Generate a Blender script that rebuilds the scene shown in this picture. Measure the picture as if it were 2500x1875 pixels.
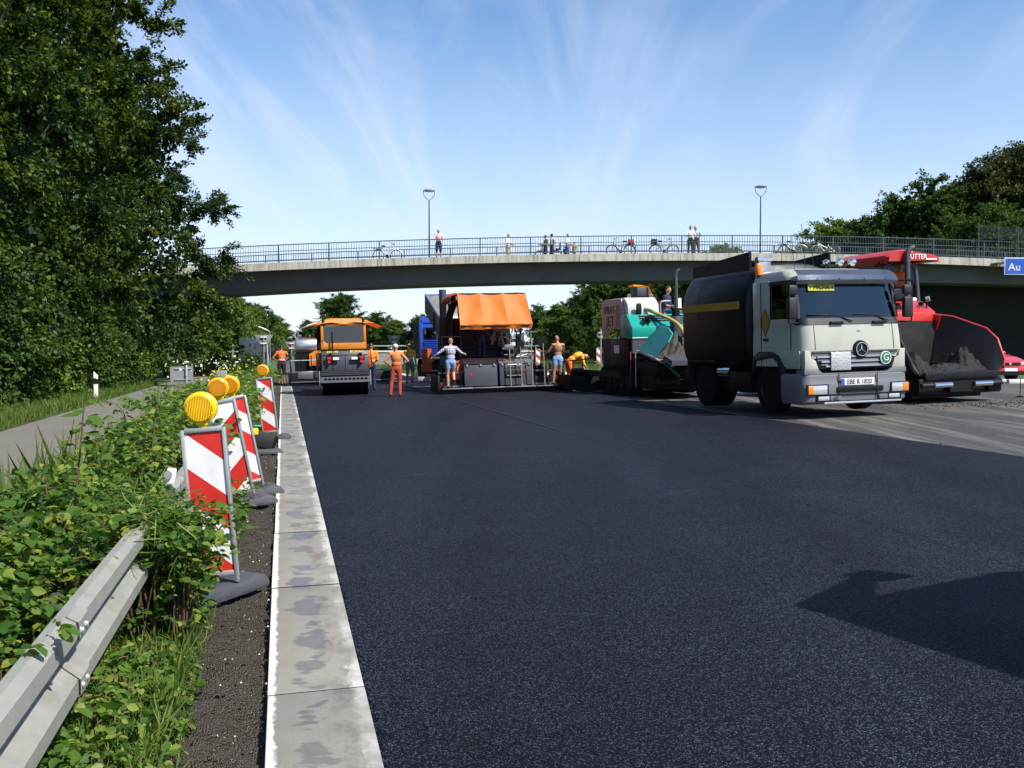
import bpy, bmesh, math, random
import numpy as np
from mathutils import Vector, Matrix, Quaternion, Euler
for o in list(bpy.data.objects): bpy.data.objects.remove(o)
SC = bpy.context.scene
COL = SC.collection
R = math.radians
PHI = R(13.4)                      # the road runs 13.4 degrees left of where the camera looks
CP, SP = math.cos(PHI), math.sin(PHI)

# ------------------------------------------------------------------ camera
cd = bpy.data.cameras.new('camera'); cam = bpy.data.objects.new('camera', cd); COL.objects.link(cam)
cd.sensor_width = 36; cd.lens = 36*2350/2500; cd.clip_start = .05; cd.clip_end = 6000
cam.location = (0, 0, 1.65); cam.rotation_euler = (R(90-2.13), 0, 0)
SC.camera = cam

# ------------------------------------------------------------------ sky and sun
SUN = Vector((.82, -.62, 1.2)).normalized()
W = bpy.data.worlds.new('World'); SC.world = W; W.use_nodes = True
nt = W.node_tree; nt.nodes.clear()
def N(t, typ, **kw):
    n = t.nodes.new(typ)
    for k, v in kw.items(): setattr(n, k, v)
    return n
def cirrus(t):
    L = t.links.new
    tc = N(t, 'ShaderNodeTexCoord'); sep = N(t, 'ShaderNodeSeparateXYZ'); L(tc.outputs['Generated'], sep.inputs[0])
    mx = N(t, 'ShaderNodeMath', operation='MAXIMUM'); L(sep.outputs[2], mx.inputs[0]); mx.inputs[1].default_value = .0
    ad = N(t, 'ShaderNodeMath', operation='ADD'); L(mx.outputs[0], ad.inputs[0]); ad.inputs[1].default_value = .16
    dx = N(t, 'ShaderNodeMath', operation='DIVIDE'); L(sep.outputs[0], dx.inputs[0]); L(ad.outputs[0], dx.inputs[1])
    dy = N(t, 'ShaderNodeMath', operation='DIVIDE'); L(sep.outputs[1], dy.inputs[0]); L(ad.outputs[0], dy.inputs[1])
    cb = N(t, 'ShaderNodeCombineXYZ'); L(dx.outputs[0], cb.inputs[0]); L(dy.outputs[0], cb.inputs[1])
    def layer(rot, sc, nscale, lo, hi, dist, seed):
        mp = N(t, 'ShaderNodeMapping'); L(cb.outputs[0], mp.inputs[0]); mp.inputs['Rotation'].default_value = (0, 0, R(rot)); mp.inputs['Scale'].default_value = sc
        mp.inputs['Location'].default_value = (seed, seed*.7, 0)
        no = N(t, 'ShaderNodeTexNoise'); L(mp.outputs[0], no.inputs['Vector']); no.inputs['Scale'].default_value = nscale
        no.inputs['Detail'].default_value = 9; no.inputs['Roughness'].default_value = .58; no.inputs['Distortion'].default_value = dist
        r = N(t, 'ShaderNodeMapRange', interpolation_type='SMOOTHSTEP'); L(no.outputs[0], r.inputs[0]); r.inputs[1].default_value = lo; r.inputs[2].default_value = hi
        return r.outputs[0]
    a = layer(22, (1.7, .38, 1), .85, .40, .74, 1.5, 8.8)
    b = layer(-16, (2.2, .5, 1), .9, .42, .76, 1.6, 14.1)
    c = layer(20, (.8, .9, 1), .5, .30, .62, .5, 1.3)
    m1 = N(t, 'ShaderNodeMath', operation='MAXIMUM'); L(a, m1.inputs[0]); L(b, m1.inputs[1])
    m2 = N(t, 'ShaderNodeMath', operation='MULTIPLY'); L(m1.outputs[0], m2.inputs[0]); L(c, m2.inputs[1])
    m3 = N(t, 'ShaderNodeMath', operation='MULTIPLY'); L(m2.outputs[0], m3.inputs[0]); m3.inputs[1].default_value = .44
    # thin veil thickening towards the horizon
    hz = N(t, 'ShaderNodeMapRange'); L(mx.outputs[0], hz.inputs[0]); hz.inputs[1].default_value = .0; hz.inputs[2].default_value = .32; hz.inputs[3].default_value = .72; hz.inputs[4].default_value = .0
    m4 = N(t, 'ShaderNodeMath', operation='ADD', use_clamp=True); L(m3.outputs[0], m4.inputs[0]); L(hz.outputs[0], m4.inputs[1])
    return m4.outputs[0]
sky = N(nt, 'ShaderNodeTexSky', sky_type='NISHITA', sun_disc=False)
sky.sun_elevation = math.asin(SUN.z); sky.sun_rotation = math.atan2(SUN.x, SUN.y)
sky.altitude = 0; sky.air_density = 1.0; sky.dust_density = .0; sky.ozone_density = 4.0
mixc = N(nt, 'ShaderNodeMix', data_type='RGBA'); nt.links.new(cirrus(nt), mixc.inputs[0])
hsv = N(nt, 'ShaderNodeHueSaturation'); hsv.inputs['Saturation'].default_value = 1.06; nt.links.new(sky.outputs[0], hsv.inputs['Color'])
nt.links.new(hsv.outputs[0], mixc.inputs[6]); mixc.inputs[7].default_value = (4.7, 5.2, 6.3, 1)
bg = N(nt, 'ShaderNodeBackground'); bg.inputs[1].default_value = .118
nt.links.new(mixc.outputs[2], bg.inputs[0])
nt.links.new(bg.outputs[0], N(nt, 'ShaderNodeOutputWorld').inputs[0])
ld = bpy.data.lights.new('sun', 'SUN'); ld.energy = 5.0; ld.angle = R(.53); ld.color = (1, .95, .86)
sun = bpy.data.objects.new('sun', ld); COL.objects.link(sun); sun.rotation_euler = SUN.to_track_quat('Z', 'Y').to_euler()
sun.location = SUN*200
vs = SC.view_settings; vs.view_transform = 'Standard'; vs.look = 'None'; vs.exposure = 0.6; vs.gamma = 1; vs.use_curve_mapping = False
SC.render.engine = 'CYCLES'; SC.cycles.use_denoising = True; SC.cycles.max_bounces = 6; SC.cycles.diffuse_bounces = 3; SC.cycles.transparent_max_bounces = 6
SC.cycles.glossy_bounces = 3; SC.cycles.transmission_bounces = 4; SC.cycles.caustics_reflective = False; SC.cycles.caustics_refractive = False

# ------------------------------------------------------------------ helpers
def RT(s, t, z=0): return Vector((s*CP - t*SP, s*SP + t*CP, z))     # road coordinates: s across, t along
def gz(s): return 0. if s < .4 else .025*(min(s, 22) - .4)          # the carriageway rises 2.5 percent to the right
def gxy(x, y): return gz(x*CP + y*SP)
UPN = Vector((-.025*CP, -.025*SP, 1)).normalized()
def put(o, x, y, rz, slope=True, dz=0):
    o.location = (x, y, (gxy(x, y) if slope else 0) + dz); o.rotation_mode = 'QUATERNION'
    q = Quaternion((0, 0, 1), R(rz))
    o.rotation_quaternion = (Vector((0, 0, 1)).rotation_difference(UPN) @ q) if slope else q
    return o
def tag(o, label, cat, group=None):
    o['label'] = label; o['category'] = cat
    if group: o['group'] = group
    return o
def thing(name, label, cat, loc=(0, 0, 0), rz=0, group=None):
    o = bpy.data.objects.new(name, None); COL.objects.link(o); o.empty_display_size = .2
    o.location = loc; o.rotation_euler = (0, 0, R(rz)); return tag(o, label, cat, group)
def dup(root, label, group=None):
    r = root.copy(); COL.objects.link(r); r['label'] = label
    if group: r['group'] = group
    for ch in root.children:
        c = ch.copy(); COL.objects.link(c); c.parent = r
        for g in ch.children:
            d = g.copy(); COL.objects.link(d); d.parent = c
    return r
def link(name, me, mat=None, parent=None, loc=None, rot=None):
    o = bpy.data.objects.new(name, me); COL.objects.link(o)
    if mat is not None and len(me.materials) == 0:
        for m in (mat if isinstance(mat, (list, tuple)) else [mat]): me.materials.append(m)
    if parent: o.parent = parent
    if loc is not None: o.location = loc
    if rot is not None: o.rotation_euler = rot
    return o
class MB:
    def __init__(s): s.v = []; s.f = []; s.mi = []; s.cur = 0
    def add(s, v, f):
        n = len(s.v); s.v += [tuple(p) for p in v]
        for q in f: s.f.append([i+n for i in q]); s.mi.append(s.cur)
        return s
    def box(s, x0, x1, y0, y1, z0, z1):
        return s.add([(x0,y0,z0),(x1,y0,z0),(x1,y1,z0),(x0,y1,z0),(x0,y0,z1),(x1,y0,z1),(x1,y1,z1),(x0,y1,z1)],
                     [(3,2,1,0),(4,5,6,7),(0,1,5,4),(1,2,6,5),(2,3,7,6),(3,0,4,7)])
    def obox(s, c, size, rot=(0,0,0)):
        m = Euler([R(a) for a in rot]).to_matrix(); c = Vector(c); a, b, d = [q/2 for q in size]
        P = [c + m @ Vector(p) for p in [(-a,-b,-d),(a,-b,-d),(a,b,-d),(-a,b,-d),(-a,-b,d),(a,-b,d),(a,b,d),(-a,b,d)]]
        return s.add(P, [(3,2,1,0),(4,5,6,7),(0,1,5,4),(1,2,6,5),(2,3,7,6),(3,0,4,7)])
    def prism(s, pts, a0, a1, axis='x'):
        n = len(pts)
        f = {'x': lambda p, a: (a, p[0], p[1]), 'y': lambda p, a: (p[0], a, p[1]), 'z': lambda p, a: (p[0], p[1], a)}[axis]
        V = [f(p, a0) for p in pts] + [f(p, a1) for p in pts]
        F = [list(range(n))[::-1], list(range(n, 2*n))] + [(i, (i+1) % n, n+(i+1) % n, n+i) for i in range(n)]
        return s.add(V, F)
    def cyl(s, p0, p1, r0, r1=None, n=16, caps=True):
        r1 = r0 if r1 is None else r1; p0, p1 = Vector(p0), Vector(p1); d = (p1-p0).normalized()
        u = d.orthogonal().normalized(); w = d.cross(u); V = []
        for p, r in ((p0, r0), (p1, r1)):
            V += [p + (u*math.cos(2*math.pi*i/n) + w*math.sin(2*math.pi*i/n))*r for i in range(n)]
        F = [(i, (i+1) % n, n+(i+1) % n, n+i) for i in range(n)]
        if caps: F += [list(range(n))[::-1], list(range(n, 2*n))]
        return s.add(V, F)
    def tube(s, pts, r, n=8, caps=True):
        P = [Vector(p) for p in pts]; rr = r if isinstance(r, (list, tuple)) else [r]*len(P); V = []; up = None
        for i, p in enumerate(P):
            d = (P[min(i+1, len(P)-1)] - P[max(i-1, 0)]).normalized()
            if up is None: up = d.orthogonal().normalized()
            up = (up - d*up.dot(d)).normalized(); w = d.cross(up)
            V += [p + (up*math.cos(2*math.pi*k/n) + w*math.sin(2*math.pi*k/n))*rr[i] for k in range(n)]
        F = [(i*n+k, i*n+(k+1) % n, (i+1)*n+(k+1) % n, (i+1)*n+k) for i in range(len(P)-1) for k in range(n)]
        if caps: F += [list(range(n))[::-1], list(range((len(P)-1)*n, len(P)*n))]
        return s.add(V, F)
    def lathe(s, prof, c=(0,0,0), axis='z', n=24, ring=False):
        V = []; c = Vector(c)
        for r, h in prof:
            for k in range(n):
                a, b = r*math.cos(2*math.pi*k/n), r*math.sin(2*math.pi*k/n)
                V.append(c + Vector({'z': (a, b, h), 'x': (h, a, b), 'y': (b, h, a)}[axis]))
        F = [(i*n+k, i*n+(k+1) % n, (i+1)*n+(k+1) % n, (i+1)*n+k) for i in range(len(prof)-1) for k in range(n)]
        if ring: F += [((len(prof)-1)*n+k, (len(prof)-1)*n+(k+1) % n, (k+1) % n, k) for k in range(n)]
        else: F += [list(range(n))[::-1], list(range((len(prof)-1)*n, len(prof)*n))]
        return s.add(V, F)
    def ell(s, c, r, nu=14, nv=9):
        V = []; F = []; c = Vector(c); r = r if isinstance(r, (tuple, list)) else (r, r, r)
        for j in range(1, nv):
            a = math.pi*j/nv
            V += [c + Vector((r[0]*math.sin(a)*math.cos(2*math.pi*i/nu), r[1]*math.sin(a)*math.sin(2*math.pi*i/nu), r[2]*math.cos(a))) for i in range(nu)]
        V += [c+Vector((0,0,r[2])), c-Vector((0,0,r[2]))]; t, b = len(V)-2, len(V)-1
        for j in range(nv-2):
            for i in range(nu): F.append((j*nu+i, (j+1)*nu+i, (j+1)*nu+(i+1) % nu, j*nu+(i+1) % nu))
        for i in range(nu): F += [(t, i, (i+1) % nu), (b, (nv-2)*nu+(i+1) % nu, (nv-2)*nu+i)]
        return s.add(V, F)
    def grid(s, fn, nu, nv):
        V = [fn(i/nu, j/nv) for j in range(nv+1) for i in range(nu+1)]
        return s.add(V, [(j*(nu+1)+i, j*(nu+1)+i+1, (j+1)*(nu+1)+i+1, (j+1)*(nu+1)+i) for j in range(nv) for i in range(nu)])
    def loft(s, secs, closed=True, caps=True):
        n = len(secs[0]); V = [p for q in secs for p in q]; m = n if closed else n-1
        F = [(i*n+k, i*n+(k+1) % n, (i+1)*n+(k+1) % n, (i+1)*n+k) for i in range(len(secs)-1) for k in range(m)]
        if caps: F += [list(range(n))[::-1], list(range((len(secs)-1)*n, len(secs)*n))]
        return s.add(V, F)
    def mesh(s, name, bevel=0, angle=32, seg=2, fix=True, solid=0):
        bm = bmesh.new(); vs = [bm.verts.new(p) for p in s.v]
        for q, m in zip(s.f, s.mi):
            try: fc = bm.faces.new([vs[i] for i in q]); fc.material_index = m
            except ValueError: pass
        if fix: bmesh.ops.recalc_face_normals(bm, faces=bm.faces[:])
        if bevel:
            ed = [e for e in bm.edges if len(e.link_faces) == 2 and e.calc_face_angle(0) > R(angle)]
            bmesh.ops.bevel(bm, geom=ed, offset=bevel, segments=seg, affect='EDGES', profile=.5, clamp_overlap=True)
        if solid: bmesh.ops.solidify(bm, geom=bm.faces[:], thickness=solid)
        me = bpy.data.meshes.new(name); bm.to_mesh(me); bm.free()
        me.shade_smooth(); me.set_sharp_from_angle(angle=R(angle)); return me
    def build(s, name, mat, parent=None, bevel=0, **kw): return link(name, s.mesh(name, bevel, **kw), mat, parent)
def B(name, mat, par, *boxes, bevel=0, **kw):
    os_ = [MB().box(*b).build(name, mat, par, bevel, **kw) for b in boxes]      # every box is a piece of its own
    return os_[0]
def C(name, mat, par, p0, p1, r0, r1=None, n=16, bevel=0): return MB().cyl(p0, p1, r0, r1, n).build(name, mat, par, bevel)
def T(name, mat, par, pts, r, n=8): return MB().tube(pts, r, n).build(name, mat, par)
def P(name, mat, par, pts, a0, a1, axis='x', bevel=0): return MB().prism(pts, a0, a1, axis).build(name, mat, par, bevel)
def struct(o): o['kind'] = 'structure'; return o
def text(body, size, mat, par, loc, rot, name='lettering', ext=.004, align='CENTER', sx=1):
    cu = bpy.data.curves.new('t', 'FONT'); cu.body = body; cu.size = size; cu.extrude = ext; cu.align_x = align; cu.align_y = 'CENTER'; cu.resolution_u = 3
    to = bpy.data.objects.new('t', cu); COL.objects.link(to)
    me = bpy.data.meshes.new_from_object(to.evaluated_get(bpy.context.evaluated_depsgraph_get())); me.name = 'lettering'
    bpy.data.objects.remove(to); me.materials.clear()
    o = link(name, me, mat, par, loc, [R(a) for a in rot]); o.scale = (sx, 1, 1); return o
def smooth_path(pts, k=6):
    P_ = [Vector(p) for p in pts]; out = []
    for i in range(len(P_)-1):
        p0, p1, p2, p3 = P_[max(i-1, 0)], P_[i], P_[i+1], P_[min(i+2, len(P_)-1)]
        for j in range(k):
            u = j/k; out.append(.5*((2*p1)+(p2-p0)*u+(2*p0-5*p1+4*p2-p3)*u*u+(3*p1-p0-3*p2+p3)*u**3))
    return out + [P_[-1]]

# ------------------------------------------------------------------ materials
M = {}
def mat(name, col, rough=.5, metal=0., var=.12, vs=6., bump=0., bs=80., spec=.5, coat=0., dirt=0., dcol=(.035, .03, .025), ds=2.5):
    m = bpy.data.materials.new(name); m.use_nodes = True; t = m.node_tree; L = t.links.new
    b = t.nodes['Principled BSDF']; b.inputs['Roughness'].default_value = rough; b.inputs['Metallic'].default_value = metal
    b.inputs['Specular IOR Level'].default_value = spec; b.inputs['Coat Weight'].default_value = coat
    tc = N(t, 'ShaderNodeTexCoord'); no = N(t, 'ShaderNodeTexNoise'); L(tc.outputs['Object'], no.inputs['Vector'])
    no.inputs['Scale'].default_value = vs; no.inputs['Detail'].default_value = 6
    mx = N(t, 'ShaderNodeMix', data_type='RGBA'); L(no.outputs[0], mx.inputs[0])
    mx.inputs[6].default_value = [c*(1-var) for c in col]+[1]; mx.inputs[7].default_value = [min(1, c*(1+var)) for c in col]+[1]
    out = mx.outputs[2]
    if dirt:
        n2 = N(t, 'ShaderNodeTexNoise'); L(tc.outputs['Object'], n2.inputs['Vector']); n2.inputs['Scale'].default_value = ds; n2.inputs['Detail'].default_value = 10; n2.inputs['Roughness'].default_value = .68
        mr = N(t, 'ShaderNodeMapRange'); L(n2.outputs[0], mr.inputs[0]); mr.inputs[1].default_value = .48; mr.inputs[2].default_value = .75; mr.inputs[4].default_value = dirt
        m2 = N(t, 'ShaderNodeMix', data_type='RGBA'); L(mr.outputs[0], m2.inputs[0]); L(out, m2.inputs[6]); m2.inputs[7].default_value = list(dcol)+[1]; out = m2.outputs[2]
        ra = N(t, 'ShaderNodeMath', operation='MULTIPLY_ADD', use_clamp=True); L(mr.outputs[0], ra.inputs[0]); ra.inputs[1].default_value = .4; ra.inputs[2].default_value = rough; L(ra.outputs[0], b.inputs['Roughness'])
    L(out, b.inputs['Base Color'])
    if bump:
        n3 = N(t, 'ShaderNodeTexNoise'); L(tc.outputs['Object'], n3.inputs['Vector']); n3.inputs['Scale'].default_value = bs; n3.inputs['Detail'].default_value = 4
        bp = N(t, 'ShaderNodeBump'); L(n3.outputs[0], bp.inputs['Height']); bp.inputs['Strength'].default_value = bump; bp.inputs['Distance'].default_value = .02; L(bp.outputs[0], b.inputs['Normal'])
    M[name] = m; return m
def leafmat(name, c0, c1, c2, trans=.35, rough=.5, spec=.22):
    m = bpy.data.materials.new(name); m.use_nodes = True; t = m.node_tree; L = t.links.new; b = t.nodes['Principled BSDF']
    g = N(t, 'ShaderNodeNewGeometry'); r = N(t, 'ShaderNodeValToRGB'); L(g.outputs['Random Per Island'], r.inputs[0])
    r.color_ramp.elements[0].color = (*c0, 1); r.color_ramp.elements[1].color = (*c2, 1); e = r.color_ramp.elements.new(.55); e.color = (*c1, 1)
    b.inputs['Roughness'].default_value = rough; b.inputs['Specular IOR Level'].default_value = spec
    L(r.outputs[0], b.inputs['Base Color'])
    tr = N(t, 'ShaderNodeBsdfTranslucent'); hs = N(t, 'ShaderNodeHueSaturation'); L(r.outputs[0], hs.inputs['Color']); hs.inputs['Hue'].default_value = .485; hs.inputs['Saturation'].default_value = 1.1; hs.inputs['Value'].default_value = 1.5
    L(hs.outputs[0], tr.inputs[0]); ms = N(t, 'ShaderNodeMixShader'); ms.inputs[0].default_value = trans
    L(b.outputs[0], ms.inputs[1]); L(tr.outputs[0], ms.inputs[2]); L(ms.outputs[0], t.nodes['Material Output'].inputs[0])
    M[name] = m; return m
def glass(name, col, alpha_mix=.35, rough=.03):
    m = bpy.data.materials.new(name); m.use_nodes = True; t = m.node_tree; L = t.links.new; t.nodes.remove(t.nodes['Principled BSDF'])
    tr = N(t, 'ShaderNodeBsdfTransparent'); tr.inputs[0].default_value = (*col, 1)
    gl = N(t, 'ShaderNodeBsdfGlossy'); gl.inputs[1].default_value = rough; gl.inputs[0].default_value = (.9, .95, 1, 1)
    fr = N(t, 'ShaderNodeFresnel'); fr.inputs[0].default_value = 1.5
    ad = N(t, 'ShaderNodeMath', operation='ADD', use_clamp=True); L(fr.outputs[0], ad.inputs[0]); ad.inputs[1].default_value = alpha_mix
    ms = N(t, 'ShaderNodeMixShader'); L(ad.outputs[0], ms.inputs[0]); L(tr.outputs[0], ms.inputs[1]); L(gl.outputs[0], ms.inputs[2])
    L(ms.outputs[0], t.nodes['Material Output'].inputs[0]); M[name] = m; return m

mat('cream', (.41, .42, .345), .32, coat=.4, var=.05, dirt=.18, ds=3)
mat('bumper_grey', (.13, .135, .15), .5, var=.1, dirt=.3)
mat('dark_plastic', (.010, .0105, .013), .5, var=.3)
mat('black', (.004, .004, .005), .6, var=.4, vs=9, spec=.25)
mat('tar_black', (.004, .004, .006), .42, var=.5, vs=3, dirt=.35, dcol=(.012, .010, .009), spec=.3)
mat('rubber', (.005, .005, .006), .8, spec=.2, var=.4, bump=.3, bs=60)
mat('chrome', (.75, .76, .78), .12, 1, var=.05)
mat('steel', (.30, .30, .31), .38, .85, var=.2, dirt=.5)
mat('galvanised', (.42, .43, .44), .42, .55, var=.16, vs=14)
mat('aluminium', (.62, .63, .64), .32, .85, var=.12)
mat('ochre', (.33, .19, .012), .5, var=.15)
mat('orange_paint', (.66, .21, .014), .36, var=.06, coat=.2, dirt=.3)
mat('orange_deep', (.62, .11, .012), .45, var=.1, dirt=.5)
mat('tarp', (.90, .29, .035), .55, var=.08, vs=3, bump=.25, bs=9, dirt=.12)
mat('machine_grey', (.05, .054, .068), .5, var=.15, dirt=.35, dcol=(.02, .02, .02))
mat('machine_dark', (.010, .010, .013), .5, var=.35, dirt=.5, dcol=(.028, .025, .022), spec=.3)
mat('teal', (.005, .30, .24), .38, var=.08, coat=.2, dirt=.35, dcol=(.03, .10, .09))
mat('red_paint', (.46, .022, .012), .34, var=.06, coat=.3, dirt=.22)
mat('car_red', (.58, .03, .03), .25, var=.03, coat=.6)
mat('blue_paint', (.012, .06, .42), .35, var=.1, coat=.3, dirt=.2)
mat('salmon', (.62, .34, .26), .5, var=.08, dirt=.15)
mat('dump_green', (.045, .055, .05), .55, var=.25, dirt=.5, dcol=(.07, .05, .035))
mat('dump_inside', (.33, .32, .31), .45, .3, var=.25, dirt=.7, dcol=(.06, .05, .045))
mat('white_paint', (.76, .76, .74), .45, var=.06, dirt=.12)
mat('yellow_hose', (.50, .40, .10), .5, var=.15, dirt=.4)
mat('yellow_plastic', (.80, .52, .01), .35, var=.05)
mat('green_label', (.06, .50, .26), .5)
mat('green_badge', (.015, .16, .06), .4)
mat('plate_white', (.74, .74, .72), .5, var=.05)
mat('plate_yellow', (.55, .52, .06), .5, var=.05)
mat('plate_foil', (.55, .55, .54), .35, .5, var=.25, vs=20, bump=.7, bs=25)
mat('sign_back', (.20, .21, .22), .6, var=.1)
mat('sign_blue', (.02, .09, .48), .4, var=.05)
mat('letter_white', (.8, .8, .8), .5, var=.02)
mat('letter_black', (.01, .01, .01), .5)
mat('letter_yellow', (.75, .62, .08), .5)
mat('amber', (.75, .22, .01), .25, var=.1)
mat('lamp_red', (.5, .02, .015), .3)
mat('lamp_glass', (.62, .64, .66), .12, .6, var=.2, vs=40)
mat('rail_paint', (.06, .085, .095), .5, .2, var=.2)
mat('foot_rubber', (.055, .062, .072), .6, var=.2, bump=.3, bs=40, dirt=.4, dcol=(.07, .06, .05))
mat('skin', (.46, .24, .15), .5, var=.1); mat('skin_tan', (.36, .165, .09), .5, var=.1); mat('skin_dark', (.25, .11, .06), .5, var=.1)
mat('hair_brown', (.06, .03, .015), .6); mat('hair_blond', (.26, .17, .08), .6); mat('hair_grey', (.5, .48, .46), .6); mat('hair_black', (.012, .01, .01), .5)
mat('c_white', (.75, .75, .75), .8, bump=.55, bs=11); mat('c_pink', (.72, .42, .46), .8, bump=.55, bs=11); mat('c_navy', (.012, .018, .06), .8, bump=.55, bs=11); mat('c_black', (.012, .012, .014), .8, bump=.55, bs=11)
mat('c_denim', (.20, .32, .52), .85, bump=.55, bs=11, var=.3, vs=12); mat('c_jeans', (.06, .10, .19), .85, bump=.55, bs=11); mat('c_beige', (.38, .29, .17), .85, bump=.55, bs=11); mat('c_orange', (.85, .25, .02), .7, bump=.55, bs=11, var=.06)
mat('c_red', (.36, .045, .02), .8, bump=.55, bs=11, var=.15); mat('c_vest', (.85, .13, .015), .7, bump=.55, bs=11); mat('c_yelloworange', (.85, .38, .02), .7, bump=.55, bs=11); mat('c_lightblue', (.35, .5, .65), .8, bump=.55, bs=11)
mat('c_grey', (.2, .21, .19), .85, bump=.55, bs=11); mat('c_blue', (.04, .08, .4), .8, bump=.55, bs=11); mat('c_orangetop', (.62, .20, .05), .8, bump=.55, bs=11, var=.15); mat('c_brown', (.13, .10, .06), .85, bump=.55, bs=11); mat('c_reflect', (.6, .58, .5), .4, bump=.55, bs=11)
mat('wood', (.28, .20, .11), .7, var=.25, vs=20)
glass('windscreen', (.30, .35, .41), .055); glass('dark_glass', (.16, .18, .20), .06); glass('cab_glass', (.55, .58, .62), .10)
leafmat('leaf_tree', (.011, .028, .005), (.028, .060, .008), (.13, .16, .018), .32)
leafmat('leaf_dark', (.010, .026, .006), (.020, .048, .009), (.065, .095, .016), .30)
leafmat('leaf_far', (.060, .115, .022), (.105, .170, .030), (.19, .24, .042))
leafmat('leaf_mid', (.022, .055, .011), (.042, .088, .016), (.10, .145, .026))
leafmat('leaf_copper', (.055, .042, .018), (.05, .065, .02), (.07, .10, .02))
leafmat('leaf_bramble', (.014, .048, .009), (.064, .142, .020), (.24, .285, .045), .4)
leafmat('leaf_weed', (.038, .095, .016), (.095, .18, .028), (.25, .30, .06), .4)
leafmat('leaf_grass', (.040, .095, .012), (.080, .15, .022), (.22, .24, .07), .35)
leafmat('leaf_yellow', (.30, .30, .03), (.20, .26, .04), (.40, .30, .06), .4)
mat('bark', (.07, .055, .04), .85, var=.35, vs=12, bump=.6, bs=25)
mat('stem', (.10, .13, .04), .7, var=.3); mat('stem_brown', (.10, .06, .035), .7, var=.3)
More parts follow.
